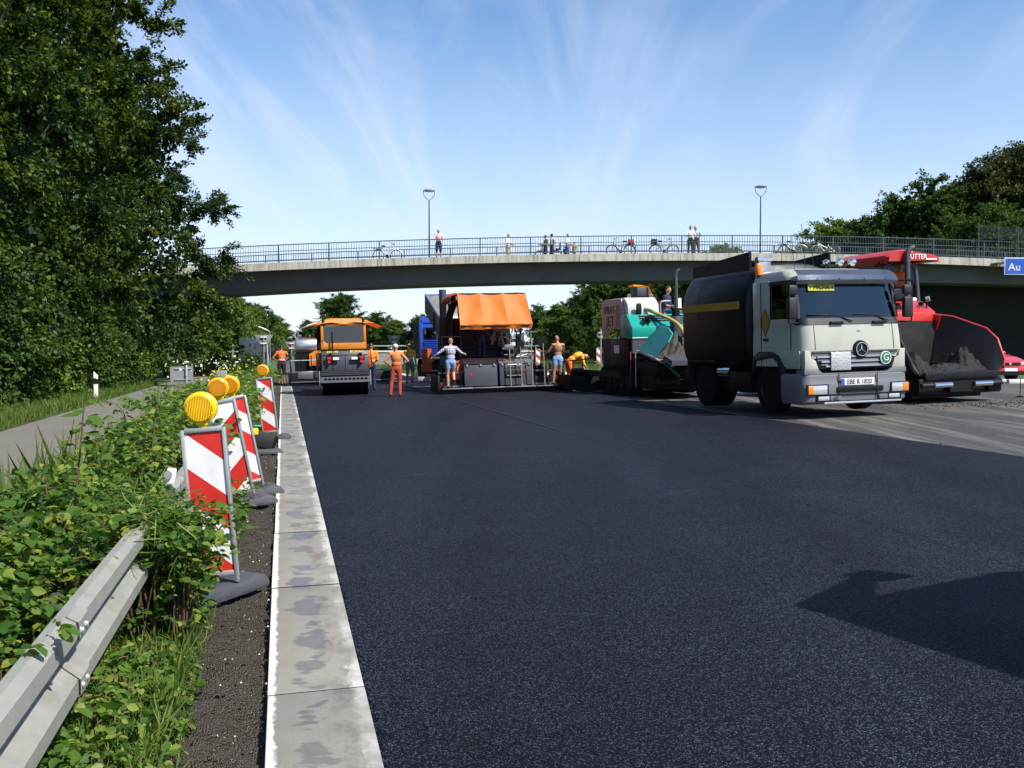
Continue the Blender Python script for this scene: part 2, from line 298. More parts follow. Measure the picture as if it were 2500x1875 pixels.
# ------------------------------------------------------------------ special ground materials
def roadmat(name, base, chip, rough, chip_scale, chip_amt, bump, streak=None, mottling=.25, dist=.01, spec=.35, chip_lo=.72, band=0):
    m = bpy.data.materials.new(name); m.use_nodes = True; t = m.node_tree; L = t.links.new; b = t.nodes['Principled BSDF']
    tc = N(t, 'ShaderNodeTexCoord'); co = tc.outputs['Object']
    n1 = N(t, 'ShaderNodeTexNoise'); L(co, n1.inputs['Vector']); n1.inputs['Scale'].default_value = .35; n1.inputs['Detail'].default_value = 7; n1.inputs['Roughness'].default_value = .6
    mx = N(t, 'ShaderNodeMix', data_type='RGBA'); L(n1.outputs[0], mx.inputs[0])
    mx.inputs[6].default_value = [c*(1-mottling) for c in base]+[1]; mx.inputs[7].default_value = [c*(1+mottling) for c in base]+[1]; col = mx.outputs[2]
    if streak:
        mp = N(t, 'ShaderNodeMapping'); L(co, mp.inputs[0]); mp.inputs['Rotation'].default_value = (0, 0, -PHI - R(streak[2])); mp.inputs['Scale'].default_value = (2.2, .09, 1)
        ns = N(t, 'ShaderNodeTexNoise'); L(mp.outputs[0], ns.inputs['Vector']); ns.inputs['Scale'].default_value = 1.6; ns.inputs['Detail'].default_value = 8; ns.inputs['Roughness'].default_value = .65
        mr = N(t, 'ShaderNodeMapRange'); L(ns.outputs[0], mr.inputs[0]); mr.inputs[1].default_value = .46; mr.inputs[2].default_value = .68; mr.inputs[4].default_value = streak[1]
        m2 = N(t, 'ShaderNodeMix', data_type='RGBA'); L(mr.outputs[0], m2.inputs[0]); L(col, m2.inputs[6]); m2.inputs[7].default_value = (*streak[0], 1); col = m2.outputs[2]
    vo = N(t, 'ShaderNodeTexVoronoi'); L(co, vo.inputs['Vector']); vo.inputs['Scale'].default_value = chip_scale; vo.inputs['Randomness'].default_value = 1
    sp = N(t, 'ShaderNodeSeparateColor'); L(vo.outputs['Color'], sp.inputs[0])
    ch = N(t, 'ShaderNodeMapRange'); L(sp.outputs[0], ch.inputs[0]); ch.inputs[1].default_value = chip_lo; ch.inputs[2].default_value = 1; ch.inputs[4].default_value = chip_amt
    m3 = N(t, 'ShaderNodeMix', data_type='RGBA'); L(ch.outputs[0], m3.inputs[0]); L(col, m3.inputs[6]); m3.inputs[7].default_value = (*chip, 1)
    col = m3.outputs[2]
    if band:      # roller lanes: slightly different closure of the surface along the road
        mb_ = N(t, 'ShaderNodeMapping'); L(co, mb_.inputs[0]); mb_.inputs['Rotation'].default_value = (0, 0, -PHI); mb_.inputs['Scale'].default_value = (.95, .05, 1)
        nb = N(t, 'ShaderNodeTexNoise'); L(mb_.outputs[0], nb.inputs['Vector']); nb.inputs['Scale'].default_value = 1.0; nb.inputs['Detail'].default_value = 6
        n0 = N(t, 'ShaderNodeTexNoise'); L(co, n0.inputs['Vector']); n0.inputs['Scale'].default_value = 1.1; n0.inputs['Detail'].default_value = 9; n0.inputs['Roughness'].default_value = .7
        av = N(t, 'ShaderNodeMath', operation='ADD'); L(nb.outputs[0], av.inputs[0]); L(n0.outputs[0], av.inputs[1])
        rb = N(t, 'ShaderNodeMapRange'); L(av.outputs[0], rb.inputs[0]); rb.inputs[1].default_value = .7; rb.inputs[2].default_value = 1.3; rb.inputs[3].default_value = 1-band; rb.inputs[4].default_value = 1+band
        vm = N(t, 'ShaderNodeVectorMath', operation='SCALE'); L(col, vm.inputs[0]); L(rb.outputs[0], vm.inputs['Scale']); col = vm.outputs[0]
    L(col, b.inputs['Base Color'])
    rr = N(t, 'ShaderNodeMapRange'); L(sp.outputs[1], rr.inputs[0]); rr.inputs[3].default_value = rough-.12; rr.inputs[4].default_value = rough+.2; L(rr.outputs[0], b.inputs['Roughness'])
    b.inputs['Specular IOR Level'].default_value = spec
    # relief of the stone chips: every chip lies at its own tilt and height
    hh = N(t, 'ShaderNodeMath', operation='MULTIPLY_ADD'); L(vo.outputs['Distance'], hh.inputs[0]); hh.inputs[1].default_value = -1.6; L(sp.outputs[2], hh.inputs[2])
    bp = N(t, 'ShaderNodeBump'); L(hh.outputs[0], bp.inputs['Height']); bp.inputs['Strength'].default_value = bump; bp.inputs['Distance'].default_value = dist; L(bp.outputs[0], b.inputs['Normal'])
    M[name] = m; return m
roadmat('asphalt_fresh', (.0044, .0052, .0102), (.140, .157, .222), .58, 165, .66, 1.0, spec=.10, band=.34, mottling=.3, dist=.006)
roadmat('asphalt_right', (.0046, .0054, .0100), (.140, .157, .220), .60, 155, .66, 1.0, spec=.10, band=.34, mottling=.34, dist=.006)
roadmat('asphalt_scrape', (.009, .010, .014), (.07, .07, .08), .55, 150, .6, .6, mottling=.3)
roadmat('road_milled', (.050, .047, .045), (.13, .122, .112), .6, 70, .7, .6, streak=((.20, .178, .15), .9, -8), mottling=.3)
roadmat('road_side', (.155, .143, .128), (.23, .215, .19), .7, 90, .5, .35, streak=((.17, .158, .14), .5, 0), mottling=.10)
roadmat('soil', (.125, .104, .080), (.27, .23, .18), .9, 110, .7, 1.0, mottling=.6, dist=.05)
mat('ground_green', (.055, .085, .022), .9, var=.5, vs=1.5, bump=.8, bs=25)
mat('verge_green', (.045, .075, .018), .9, var=.5, vs=3, bump=.8, bs=40)
mat('concrete_wall', (.24, .235, .22), .8, var=.2, vs=3, bump=.2, bs=60)
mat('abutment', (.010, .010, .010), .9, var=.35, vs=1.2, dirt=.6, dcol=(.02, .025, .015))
mat('kerb_white', (.58, .57, .53), .7, var=.08)

def kerbmat():
    m = bpy.data.materials.new('kerb_concrete'); m.use_nodes = True; t = m.node_tree; L = t.links.new; b = t.nodes['Principled BSDF']
    g = N(t, 'ShaderNodeNewGeometry'); mp = N(t, 'ShaderNodeMapping'); mp.vector_type = 'POINT'; L(g.outputs['Position'], mp.inputs[0]); mp.inputs['Rotation'].default_value = (0, 0, -PHI)
    co = mp.outputs[0]; sep = N(t, 'ShaderNodeSeparateXYZ'); L(co, sep.inputs[0])
    def noise(scale, detail=8, rough=.62, sc=(1, 1, 1)):
        q = N(t, 'ShaderNodeMapping'); L(co, q.inputs[0]); q.inputs['Scale'].default_value = sc
        n = N(t, 'ShaderNodeTexNoise'); L(q.outputs[0], n.inputs['Vector']); n.inputs['Scale'].default_value = scale; n.inputs['Detail'].default_value = detail; n.inputs['Roughness'].default_value = rough; return n.outputs[0]
    def rng(v, a, b_, c=0, d=1, sm=True):
        r = N(t, 'ShaderNodeMapRange', interpolation_type='SMOOTHSTEP' if sm else 'LINEAR'); L(v, r.inputs[0]); r.inputs[1].default_value = a; r.inputs[2].default_value = b_; r.inputs[3].default_value = c; r.inputs[4].default_value = d; return r.outputs[0]
    def ma(op, a, b_, clamp=False):
        n = N(t, 'ShaderNodeMath', operation=op, use_clamp=clamp)
        for i, v in enumerate((a, b_)):
            if isinstance(v, (int, float)): n.inputs[i].default_value = v
            else: L(v, n.inputs[i])
        return n.outputs[0]
    def mix(f, c0, c1):
        n = N(t, 'ShaderNodeMix', data_type='RGBA'); L(f, n.inputs[0])
        for i, c in ((6, c0), (7, c1)):
            if isinstance(c, tuple): n.inputs[i].default_value = (*c, 1)
            else: L(c, n.inputs[i])
        return n.outputs[2]
    s = sep.outputs[0]
    col = mix(noise(6), (.185, .172, .148), (.275, .260, .228))
    col = mix(rng(noise(90, 3), .55, .75), col, (.17, .16, .145))
    # brownish stained zone to the right of the middle
    zone = ma('MULTIPLY', rng(s, .13, .24), rng(s, .40, .30)); st_ = ma('MULTIPLY', zone, rng(noise(5, 8, .7, (1, .5, 1)), .42, .62))
    col = mix(ma('MULTIPLY', st_, .95), col, (.13, .118, .10))
    # wet patches left by the roller, in the middle of the strip
    wz = ma('MULTIPLY', rng(s, -.06, .10), rng(s, .30, .15)); wn = ma('ADD', ma('MULTIPLY', noise(2.3, 3, .5, (1.2, 1.1, 1)), .62), ma('MULTIPLY', noise(7.5, 7, .62, (.6, 1.3, 1)), .38))
    wet = rng(ma('ADD', wn, ma('MULTIPLY', wz, .15)), .646, .676); wet = ma('MULTIPLY', wet, rng(noise(.55, 3), .38, .60, .6, 1))
    col = mix(ma('MULTIPLY', wet, .62), col, (.075, .075, .085))
    # whitewashed ragged edges
    en = ma('MULTIPLY', ma('SUBTRACT', noise(22, 6, .7, (1, .6, 1)), .5), .07)
    le = rng(ma('ADD', s, en), -.040, -.057)
    re = ma('MULTIPLY', ma('MULTIPLY', rng(ma('ADD', s, ma('MULTIPLY', en, 2.4)), .290, .345), rng(noise(1.7, 6, .6), .40, .62)), .45)
    col = mix(ma('MAXIMUM', le, re), col, (.66, .65, .62))
    L(col, b.inputs['Base Color'])
    L(rng(wet, 0, 1, .8, .28, False), b.inputs['Roughness'])
    bp = N(t, 'ShaderNodeBump'); L(noise(140, 4), bp.inputs['Height']); bp.inputs['Strength'].default_value = .35; bp.inputs['Distance'].default_value = .01; L(bp.outputs[0], b.inputs['Normal'])
    M['kerb_concrete'] = m
kerbmat()
def fasciamat():
    m = mat('fascia', (.50, .47, .40), .85, var=.12, vs=2, bump=.2, bs=70); t = m.node_tree; L = t.links.new; b = t.nodes['Principled BSDF']
    src = b.inputs['Base Color'].links[0].from_socket; tc = N(t, 'ShaderNodeTexCoord'); mp = N(t, 'ShaderNodeMapping'); L(tc.outputs['Object'], mp.inputs[0]); mp.inputs['Scale'].default_value = (3.2, 3.2, .35)
    n = N(t, 'ShaderNodeTexNoise'); L(mp.outputs[0], n.inputs['Vector']); n.inputs['Scale'].default_value = 1.4; n.inputs['Detail'].default_value = 9; n.inputs['Roughness'].default_value = .7
    r = N(t, 'ShaderNodeMapRange'); L(n.outputs[0], r.inputs[0]); r.inputs[1].default_value = .45; r.inputs[2].default_value = .68; r.inputs[4].default_value = .85
    x = N(t, 'ShaderNodeMix', data_type='RGBA'); L(r.outputs[0], x.inputs[0]); L(src, x.inputs[6]); x.inputs[7].default_value = (.15, .135, .11, 1); L(x.outputs[2], b.inputs['Base Color'])
fasciamat()
mat('girder', (.12, .12, .125), .85, var=.22, vs=1.2, bump=.15, bs=60, dirt=.35, dcol=(.07, .07, .07), ds=1.1)

# ------------------------------------------------------------------ ground and roads
SP_ = [-900, -30, -8, .4, 6, 12, 22, 40, 900]
def ribbon(name, m, ss, t0, t1, dz, nt=40, zf=None):
    V = []; F = []; n = len(ss)
    for j in range(nt+1):
        t = t0 + (t1-t0)*j/nt
        for s in ss: V.append(RT(s, t, gz(s) + dz))
    F = [(j*n+i, j*n+i+1, (j+1)*n+i+1, (j+1)*n+i) for j in range(nt) for i in range(n-1)]
    return struct(MB().add(V, F).build(name, m, fix=False))
ribbon('ground', M['ground_green'], SP_, -60, 2400, -.10, 60)
ribbon('road', M['road_milled'], [.2, .4, 6, 12, 18, 22, 26, 27], -12, 160, -.05, 40)
def slab(name, m, s0, s1, t0, t1, top, th, par=None, jag=0, seed=1):
    rnd = random.Random(seed); nt_ = max(1, int((t1-t0)/.5)); mb = MB(); secs = []
    for j in range(nt_+1):
        t = t0+(t1-t0)*j/nt_; a = s0+(rnd.uniform(-jag, jag) if jag else 0); c = s1+(rnd.uniform(-jag, jag) if jag else 0)
        mid = [a+(c-a)*k/3 for k in range(4)]
        secs.append([RT(q, t, gz(q)+top) for q in mid] + [RT(q, t, gz(q)+top-th) for q in mid[::-1]])
    mb.loft(secs); return struct(mb.build(name, m, par))
slab('asphalt_lane', M['asphalt_fresh'], .36, 5.03, -8, 46, .0, .045, jag=.008, seed=3)
slab('asphalt_lane', M['asphalt_right'], 5.0, 9.45, -8, 32.6, .0015, .05, jag=.0, seed=4)
slab('asphalt_lane', M['asphalt_right'], 9.9, 14.2, 28.8, 60, .002, .05, jag=.012, seed=5)
# scraped seam between the two lanes and thin scuffs left by the roller
sm = MB(); rnd = random.Random(8)
for k in range(60):
    t = 17+k*.25; w = .03+.05*rnd.random()*(1 if k > 10 else .5)
    if k > 52: w *= .4
    a = 5.0-w*.6; sm.add([RT(a, t, gz(a)+.0085), RT(5.0+w, t, gz(5)+.0085), RT(5.0+w, t+.24, gz(5)+.0085), RT(a+.01, t+.24, gz(a)+.0085)], [(0, 1, 2, 3)])
struct(sm.build('seam', M['asphalt_scrape'], fix=False))
sc = MB()
for (s0, t0, s1, t1, w) in [(2.1, 25.5, 3.9, 26.2, .05), (1.3, 29.5, 2.2, 26.2, .04), (2.9, 29.4, 2.6, 27.0, .05), (3.2, 25.0, 4.6, 24.6, .03), (6.6, 28.3, 7.4, 27.2, .06), (7.4, 27.2, 9.2, 27.9, .06), (1.7, 23.7, 2.3, 23.9, .03), (6.9, 28.9, 8.0, 28.6, .04)]:
    n = 14
    for k in range(n):
        if rnd.random() < .25: continue
        u0, u1 = k/n, (k+.85)/n; q = [(s0+(s1-s0)*u+rnd.uniform(-.02, .02), t0+(t1-t0)*u) for u in (u0, u1)]
        ww = w*rnd.uniform(.3, 1)
        sc.add([RT(q[0][0], q[0][1]-ww, gz(q[0][0])+.010), RT(q[1][0], q[1][1]-ww, gz(q[1][0])+.010), RT(q[1][0], q[1][1]+ww, gz(q[1][0])+.010), RT(q[0][0], q[0][1]+ww, gz(q[0][0])+.010)], [(0, 1, 2, 3)])
struct(sc.build('scuff_marks', M['asphalt_scrape'], fix=False))
# loose asphalt crumbs in front of the right-hand paver and along the lane edges
rng_ = np.random.default_rng(5)
def crumbs(name, pts, sizes, m, lab, cat):
    base = np.array([(1, 0, -.6), (-.5, .87, -.6), (-.5, -.87, -.6), (.1, 0, .8)]); V = []; F = []; k = 0
    for p, s in zip(pts, sizes):
        a = rng_.random()*6.28; c, d = math.cos(a), math.sin(a)
        for b in base: V.append((p[0]+(b[0]*c-b[1]*d)*s, p[1]+(b[0]*d+b[1]*c)*s, p[2]+b[2]*s*.7))
        F += [(k, k+1, k+3), (k+1, k+2, k+3), (k+2, k, k+3)]; k += 4
    o = MB().add(V, F).build(name, m, fix=False); o['kind'] = 'stuff'; return tag(o, lab, cat)
pp = []; sz = []
for _ in range(900):
    x = rng_.normal(12.2, 1.7); y = rng_.normal(22.6, .55)
    pp.append((x, y, gxy(x, y)-.045)); sz.append(.012+.03*rng_.random()**3)
for _ in range(2600):
    t = 1.5+28*rng_.random()**1.5; s = .37+abs(rng_.normal(0, .012)); p = RT(s, t, .0); pp.append((p.x, p.y, .004)); sz.append(.004+.008*rng_.random())
for _ in range(500):
    t = 8+22*rng_.random(); s = 9.46+abs(rng_.normal(0, .10)); p = RT(s, t, 0); pp.append((p.x, p.y, gz(s)-.042)); sz.append(.008+.018*rng_.random()**2)
crumbs('asphalt_crumbs', pp, sz, M['asphalt_fresh'], 'loose black asphalt crumbs scattered along lane edges and before the red paver', 'asphalt crumbs')
ribbon('side_road', M['road_side'], [-5.65, -4.2, -2.95], -12, 130, -.05, 30)
ribbon('verge', M['verge_green'], [-8.5, -7, -5.6], -12, 130, -.04, 20)
# bare soil beside the kerb strip, uneven
def soil():
    ns_, nt_ = 26, 620; S = np.linspace(-1.15, -.06, ns_); Tt = np.linspace(.8, 24, nt_); r = np.random.default_rng(2)
    z = np.zeros((nt_, ns_))
    for sc_, am in ((1, .016), (3, .020), (8, .022)):
        n = r.random((nt_//sc_+2, ns_//sc_+2)); ii = np.arange(nt_)/sc_; jj = np.arange(ns_)/sc_; a = ii.astype(int); b = jj.astype(int); fa = (ii-a)[:, None]; fb = (jj-b)[None]
        z += am*((n[a][:, b]*(1-fa)+n[a+1][:, b]*fa)*(1-fb)+(n[a][:, b+1]*(1-fa)+n[a+1][:, b+1]*fa)*fb - .5)*2
    z -= .035
    V = [RT(S[i], Tt[j], z[j, i]) for j in range(nt_) for i in range(ns_)]
    F = [(j*ns_+i, j*ns_+i+1, (j+1)*ns_+i+1, (j+1)*ns_+i) for j in range(nt_-1) for i in range(ns_-1)]
    struct(MB().add(V, F).build('soil_strip', M['soil'], fix=False))
soil()
ribbon('soil_strip', M['soil'], [-3, -1.1, -.06], 22, 60, -.03, 30)
pp = []; sz = []
for _ in range(420):
    t = 2+16*rng_.random(); s = -.09-abs(rng_.normal(0, .16)); p = RT(s, t); pp.append((p.x, p.y, .0)); sz.append(.002+.007*rng_.random()**4)
cp = []; cs_ = []
for _ in range(5200):
    t = 1.2+16*rng_.random()**1.4; s = -.10-.75*rng_.random(); p = RT(s, t); cp.append((p.x, p.y, -.006)); cs_.append(.003+.013*rng_.random()**3)
crumbs('soil_clods', cp, cs_, M['soil'], 'dark soil clods and crumbs on the bare strip beside the kerb', 'soil')
crumbs('lime_grit', pp, sz, M['kerb_white'], 'white grit and small stones on the soil beside the kerb strip', 'grit')

# kerb strip: concrete slabs laid end to end
ks = bpy.data.objects.new('kerb_strip', None); COL.objects.link(ks); ks['kind'] = 'structure'
edges = [-.4, 1.05, 2.55, 4.62, 6.72, 8.72, 10.65, 12.55] + [14.55+2*k for k in range(15)]
rnd = random.Random(4)
for a, b in zip(edges[:-1], edges[1:]):
    mb = MB(); e = rnd.uniform(-.004, .004)
    P4 = [RT(-.085+rnd.uniform(-.004, .004), a+.012, 0), RT(.372, a+.010+.02, 0), RT(.372, b-.010+.02, 0), RT(-.085+rnd.uniform(-.004, .004), b-.012, 0)]
    mb.add([(p.x, p.y, -.16) for p in P4]+[(p.x, p.y, .016+e) for p in P4], [(3, 2, 1, 0), (4, 5, 6, 7), (0, 1, 5, 4), (1, 2, 6, 5), (2, 3, 7, 6), (3, 0, 4, 7)])
    mb.build('kerb_slab', M['kerb_concrete'], ks, bevel=.008)
for e in edges[1:-1]:
    P4 = [RT(-.08, e-.011), RT(.37, e+.009), RT(.37, e+.031), RT(-.08, e+.011)]
    MB().add([(p.x, p.y, -.1) for p in P4]+[(p.x, p.y, .0125) for p in P4], [(3, 2, 1, 0), (4, 5, 6, 7), (0, 1, 5, 4), (1, 2, 6, 5), (2, 3, 7, 6), (3, 0, 4, 7)]).build('joint_filler', M['black'], ks)

# grass island and field beyond the works, with its white kerb
isl = [(-5.3, 37.5)]
def poly(name, m, pts, z): return struct(MB().add([(x, y, z) for x, y in pts], [list(range(len(pts)))]).build(name, m, fix=False))
gp = [RT(6.3, 46), RT(14, 47), RT(24, 50), RT(60, 50), RT(60, 160), RT(6.0, 160), RT(5.9, 60)]
struct(MB().add([(p.x, p.y, gz(p.x*CP+p.y*SP)+.09) for p in gp]+[(p.x, p.y, -.2) for p in gp], [list(range(7))]+[(i, i+7, (i+1) % 7+7, (i+1) % 7) for i in range(7)]).build('grass_island', M['ground_green'], fix=False))
kb = bpy.data.objects.new('island_kerb', None); COL.objects.link(kb); kb['kind'] = 'structure'
path = [RT(5.9, 60), RT(6.1, 50), RT(6.35, 46), RT(7.2, 45.6), RT(10, 46), RT(14, 46.6)]
for a, b in zip(path[:-1], path[1:]):
    n = max(1, int((b-a).length/1.0))
    for k in range(n):
        p, q = a.lerp(b, k/n), a.lerp(b, (k+.97)/n); d = (q-p).normalized(); w = Vector((-d.y, d.x, 0))*.3
        z = gz(p.x*CP+p.y*SP)
        MB().add([(c.x, c.y, h) for h in (z-.1, z+.13) for c in (p-w*.4, q-w*.4, q+w, p+w)], [(3, 2, 1, 0), (4, 5, 6, 7), (0, 1, 5, 4), (1, 2, 6, 5), (2, 3, 7, 6), (3, 0, 4, 7)]).build('kerb_stone', M['kerb_white'], kb, bevel=.02)

# ------------------------------------------------------------------ guardrail (two-wave rail)
def guardrail():
    g = thing('guardrail', 'weathered galvanised two-wave guardrail running through the brambles at left', 'guardrail')
    # profile in (offset towards the road, z)
    pr = [(o_, z_-.07) for o_, z_ in [(-.055, .755), (-.02, .757), (.020, .735), (.024, .675), (-.030, .630), (-.058, .603), (-.030, .572), (.024, .528), (.024, .470), (-.02, .448), (-.055, .450)]]
    t = -1.2; k = 0
    m = mat('rail_zinc', (.55, .545, .50), .5, .1, var=.18, vs=7, bump=.05, bs=60, dirt=.55, dcol=(.30, .30, .17), ds=5)
    cuts = [-.15, 3.85, 7.85] + [7.85+4*i for i in range(1, 11)]
    for a, b in zip(cuts[:-1], cuts[1:]):
        mb = MB(); ov = .16
        for off, t0, t1 in ((0, a, b),):
            secs = []
            for tt in np.linspace(t0, t1, 9):
                lift = .006 if tt > b else 0
                secs.append([RT(-.75+o_, tt, z) for o_, z in pr])
            mb.loft(secs, closed=False, caps=False)
        rail = mb.build('rail_beam', m, g, fix=False, solid=.006)
        lip = MB()      # overlap edge of the next beam, standing proud
        lip.loft([[RT(-.75+o_+.009, tt, z) for o_, z in pr] for tt in (b-.16, b+.012)], closed=False, caps=False)
        lip.build('splice', m, g, fix=False, solid=.006)
        for z in (.63, .43):
            for dt in (-.13, -.05):
                p = RT(-.75+.030, b+dt, z); q = RT(-.75+.042, b+dt, z); MB().cyl(p, q, .014, .009, 10).build('bolt', M['galvanised'], g)
    for i in range(11):
        t = 5.9+4*i; c = RT(-.86, t)
        mb = MB().obox((c.x, c.y, .25), (.10, .055, .56), (0, 0, 13.4)); mb.build('post', m, g)
        c = RT(-.80, t); MB().obox((c.x, c.y, .53), (.06, .06, .10), (0, 0, 13.4)).build('spacer', m, g)
    return g
guardrail()

# ------------------------------------------------------------------ footbridge
def dz_top(x): return 7.28-(.00085 if x < 12 else .00122)*(x-12)**2
def dz_bot(x): return 5.76-(.00112 if x < 10 else .0006)*(x-10)**2
def bridge():
    br = thing('footbridge', 'long arched concrete footbridge crossing the road behind the machines', 'bridge', (0, 57.4, 0))
    xs = [x for x in np.arange(-62, 76.1, 2.0)]
    for a in range(0, len(xs)-1, 3):       # precast edge panels
        seg = xs[a:a+4]
        if len(seg) < 2: continue
        for y0, y1 in ((0, .30), (5.2, 5.5)):
            mb = MB(); mb.loft([[(x, y0, dz_top(x)-.42), (x, y1, dz_top(x)-.42), (x, y1, dz_top(x)+.02), (x, y0, dz_top(x)+.02)] for x in [seg[0]+.012]+list(seg[1:-1])+[seg[-1]-.012]]); mb.build('edge_panel', M['fascia'], br)
    MB().loft([[(x, .30, dz_top(x)-.36), (x, 5.2, dz_top(x)-.36), (x, 5.2, dz_top(x)-.10), (x, .30, dz_top(x)-.10)] for x in xs]).build('deck', M['concrete_wall'], br)
    MB().loft([[(x, 1.15, dz_bot(x)), (x, 4.4, dz_bot(x)), (x, 4.5, dz_top(x)-.36), (x, 1.0, dz_top(x)-.36)] for x in xs]).build('girder', M['girder'], br)
    # the abutment stands under the deck, in its shade
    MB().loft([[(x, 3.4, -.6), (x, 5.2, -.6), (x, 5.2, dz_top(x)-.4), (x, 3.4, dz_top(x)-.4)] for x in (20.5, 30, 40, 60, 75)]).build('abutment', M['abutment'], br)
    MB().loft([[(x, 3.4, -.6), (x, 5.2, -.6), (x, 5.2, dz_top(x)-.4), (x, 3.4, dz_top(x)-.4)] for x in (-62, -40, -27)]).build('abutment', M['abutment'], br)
    sg = B('sign_arm', M['rail_paint'], br, (28.45, 28.9, -.7, 0, 6.62, 6.68))
    return br
BR = bridge()
mat('rail_far', (.10, .135, .15), .5, .2)
def railing(y, label, solo):
    r = thing('railing', label, 'railing', (0, y, 0), 0, None); m = M['rail_paint']
    xs = list(np.arange(-34, 60.1, 1.0))
    for nm, z, h in (('top_rail', 1.10, .05), ('middle_rail', .72, .035), ('bottom_rail', .16, .04)):
        MB().loft([[(x, -.03, dz_top(x)+z-h), (x, .03, dz_top(x)+z-h), (x, .03, dz_top(x)+z), (x, -.03, dz_top(x)+z)] for x in xs]).build(nm, m, r)
    pm = MB().box(-.035, .035, -.035, .035, 0, 1.08).mesh('post')
    x0 = -34.9 + (0 if solo else .9)
    for k in range(32):
        x = x0+3.0*k; link('post', pm, m, r, (x, .0, dz_top(x)))
    bm_ = MB().box(-.010, .010, -.008, .008, .13, 1.07).mesh('baluster'); rest = MB(); n = 0
    for k in range(640):
        x = x0+.15*k
        if k % 20 == 0 or x > 60: continue
        if solo and -19 < x < 31 and n < 300: link('baluster', bm_, m, r, (x, 0, dz_top(x))); n += 1
        else: rest.box(x-.010, x+.010, -.008, .008, dz_top(x)+.13, dz_top(x)+1.07)
    o = rest.build('balusters', m, r); o['kind'] = 'stuff'
    return r
railing(57.55, 'near painted steel railing of the footbridge, facing the road works', True)
railing(62.75, 'far painted steel railing of the footbridge, seen through the near one', False)
# mesh screen at the right end of the bridge
ms = thing('mesh_screen', 'tall dark mesh screen above the right end of the footbridge railing', 'fence', (0, 57.42, 0))
for k in range(5):
    x = 27.7+1.17*k; C('post', M['rail_paint'], ms, (x, 0, dz_top(x)+.05), (x, 0, dz_top(x)+2.0), .03, n=8)
    if k < 4:
        pn = MB()
        for j in range(24): pn.box(x+.04+j*.046, x+.048+j*.046, -.004, .004, dz_top(x)+1.13, dz_top(x)+1.95)
        for j in range(14): pn.box(x+.03, x+1.14, -.008, -.004, dz_top(x)+1.14+j*.06, dz_top(x)+1.148+j*.06)
        pn.build('mesh_panel', M['dark_plastic'], ms)
# lamps on the bridge
def bridge_lamp(x, label):
    z = dz_top(x); l = thing('street_lamp', label, 'street lamp', (x, 57.85, z), 0, 'lamps on the footbridge')
    C('pole', M['rail_paint'], l, (0, 0, -.1), (0, 0, 3.45), .055, .035, 10)
    for s_ in (-1, 1): T('arm', M['rail_paint'], l, smooth_path([(0, 0, 3.42), (s_*.2, 0, 3.58), (s_*.32, 0, 3.78), (s_*.33, 0, 4.02)]), .018, 6)
    MB().lathe([(.02, 4.10), (.2, 4.09), (.36, 4.03), (.36, 3.99), (.24, 3.95), (.02, 3.93)], n=20).build('lamp_head', M['galvanised'], l)
bridge_lamp(-4.95, 'slender bridge lamp behind the person in the pink shirt')
bridge_lamp(14.85, 'slender bridge lamp standing right of the embracing couple')
# blue motorway sign hung in front of the bridge
sg = thing('road_sign', 'blue sign with white border reading Au, hung from the bridge at the right edge', 'sign', (28.85, 56.6, 5.95))
B('panel', M['letter_white'], sg, (0, 2.1, 0, .05, 0, 1.0), bevel=.01); B('face', M['sign_blue'], sg, (.045, 2.055, -.006, -.001, .045, .955))
text('Au', .62, M['letter_white'], sg, (.58, -.008, .44), (90, 0, 0))
B('bracket', M['steel'], sg, (.2, .26, .05, .85, .3, .36), (.2, .26, .05, .85, .75, .81), (1.6, 1.66, .05, .85, .75, .81))
# low retaining wall with a rail far behind the works, and its planted foot
rw = thing('retaining_wall', 'low grey concrete wall with steel rail far behind the roller', 'wall')
for i in range(9):
    a, b = RT(3.0+3.2*i, 84), RT(3.0+3.2*(i+.985), 84); d = b-a; c = (a+b)/2
    MB().obox((c.x, c.y, .55), (d.length, .4, 1.5), (0, 0, 13.4)).build('wall_panel', M['concrete_wall'], rw)
    MB().obox((c.x, c.y, 1.38), (d.length, .55, .14), (0, 0, 13.4)).build('coping', M['kerb_white'], rw)
    MB().cyl((a.x, a.y, 1.4), (a.x, a.y, 1.9), .04, n=6).build('post', M['galvanised'], rw)
a, b = RT(3, 84, 1.85), RT(31.6, 84, 1.85); T('hand_rail', M['galvanised'], rw, [a, b], .05, 6)
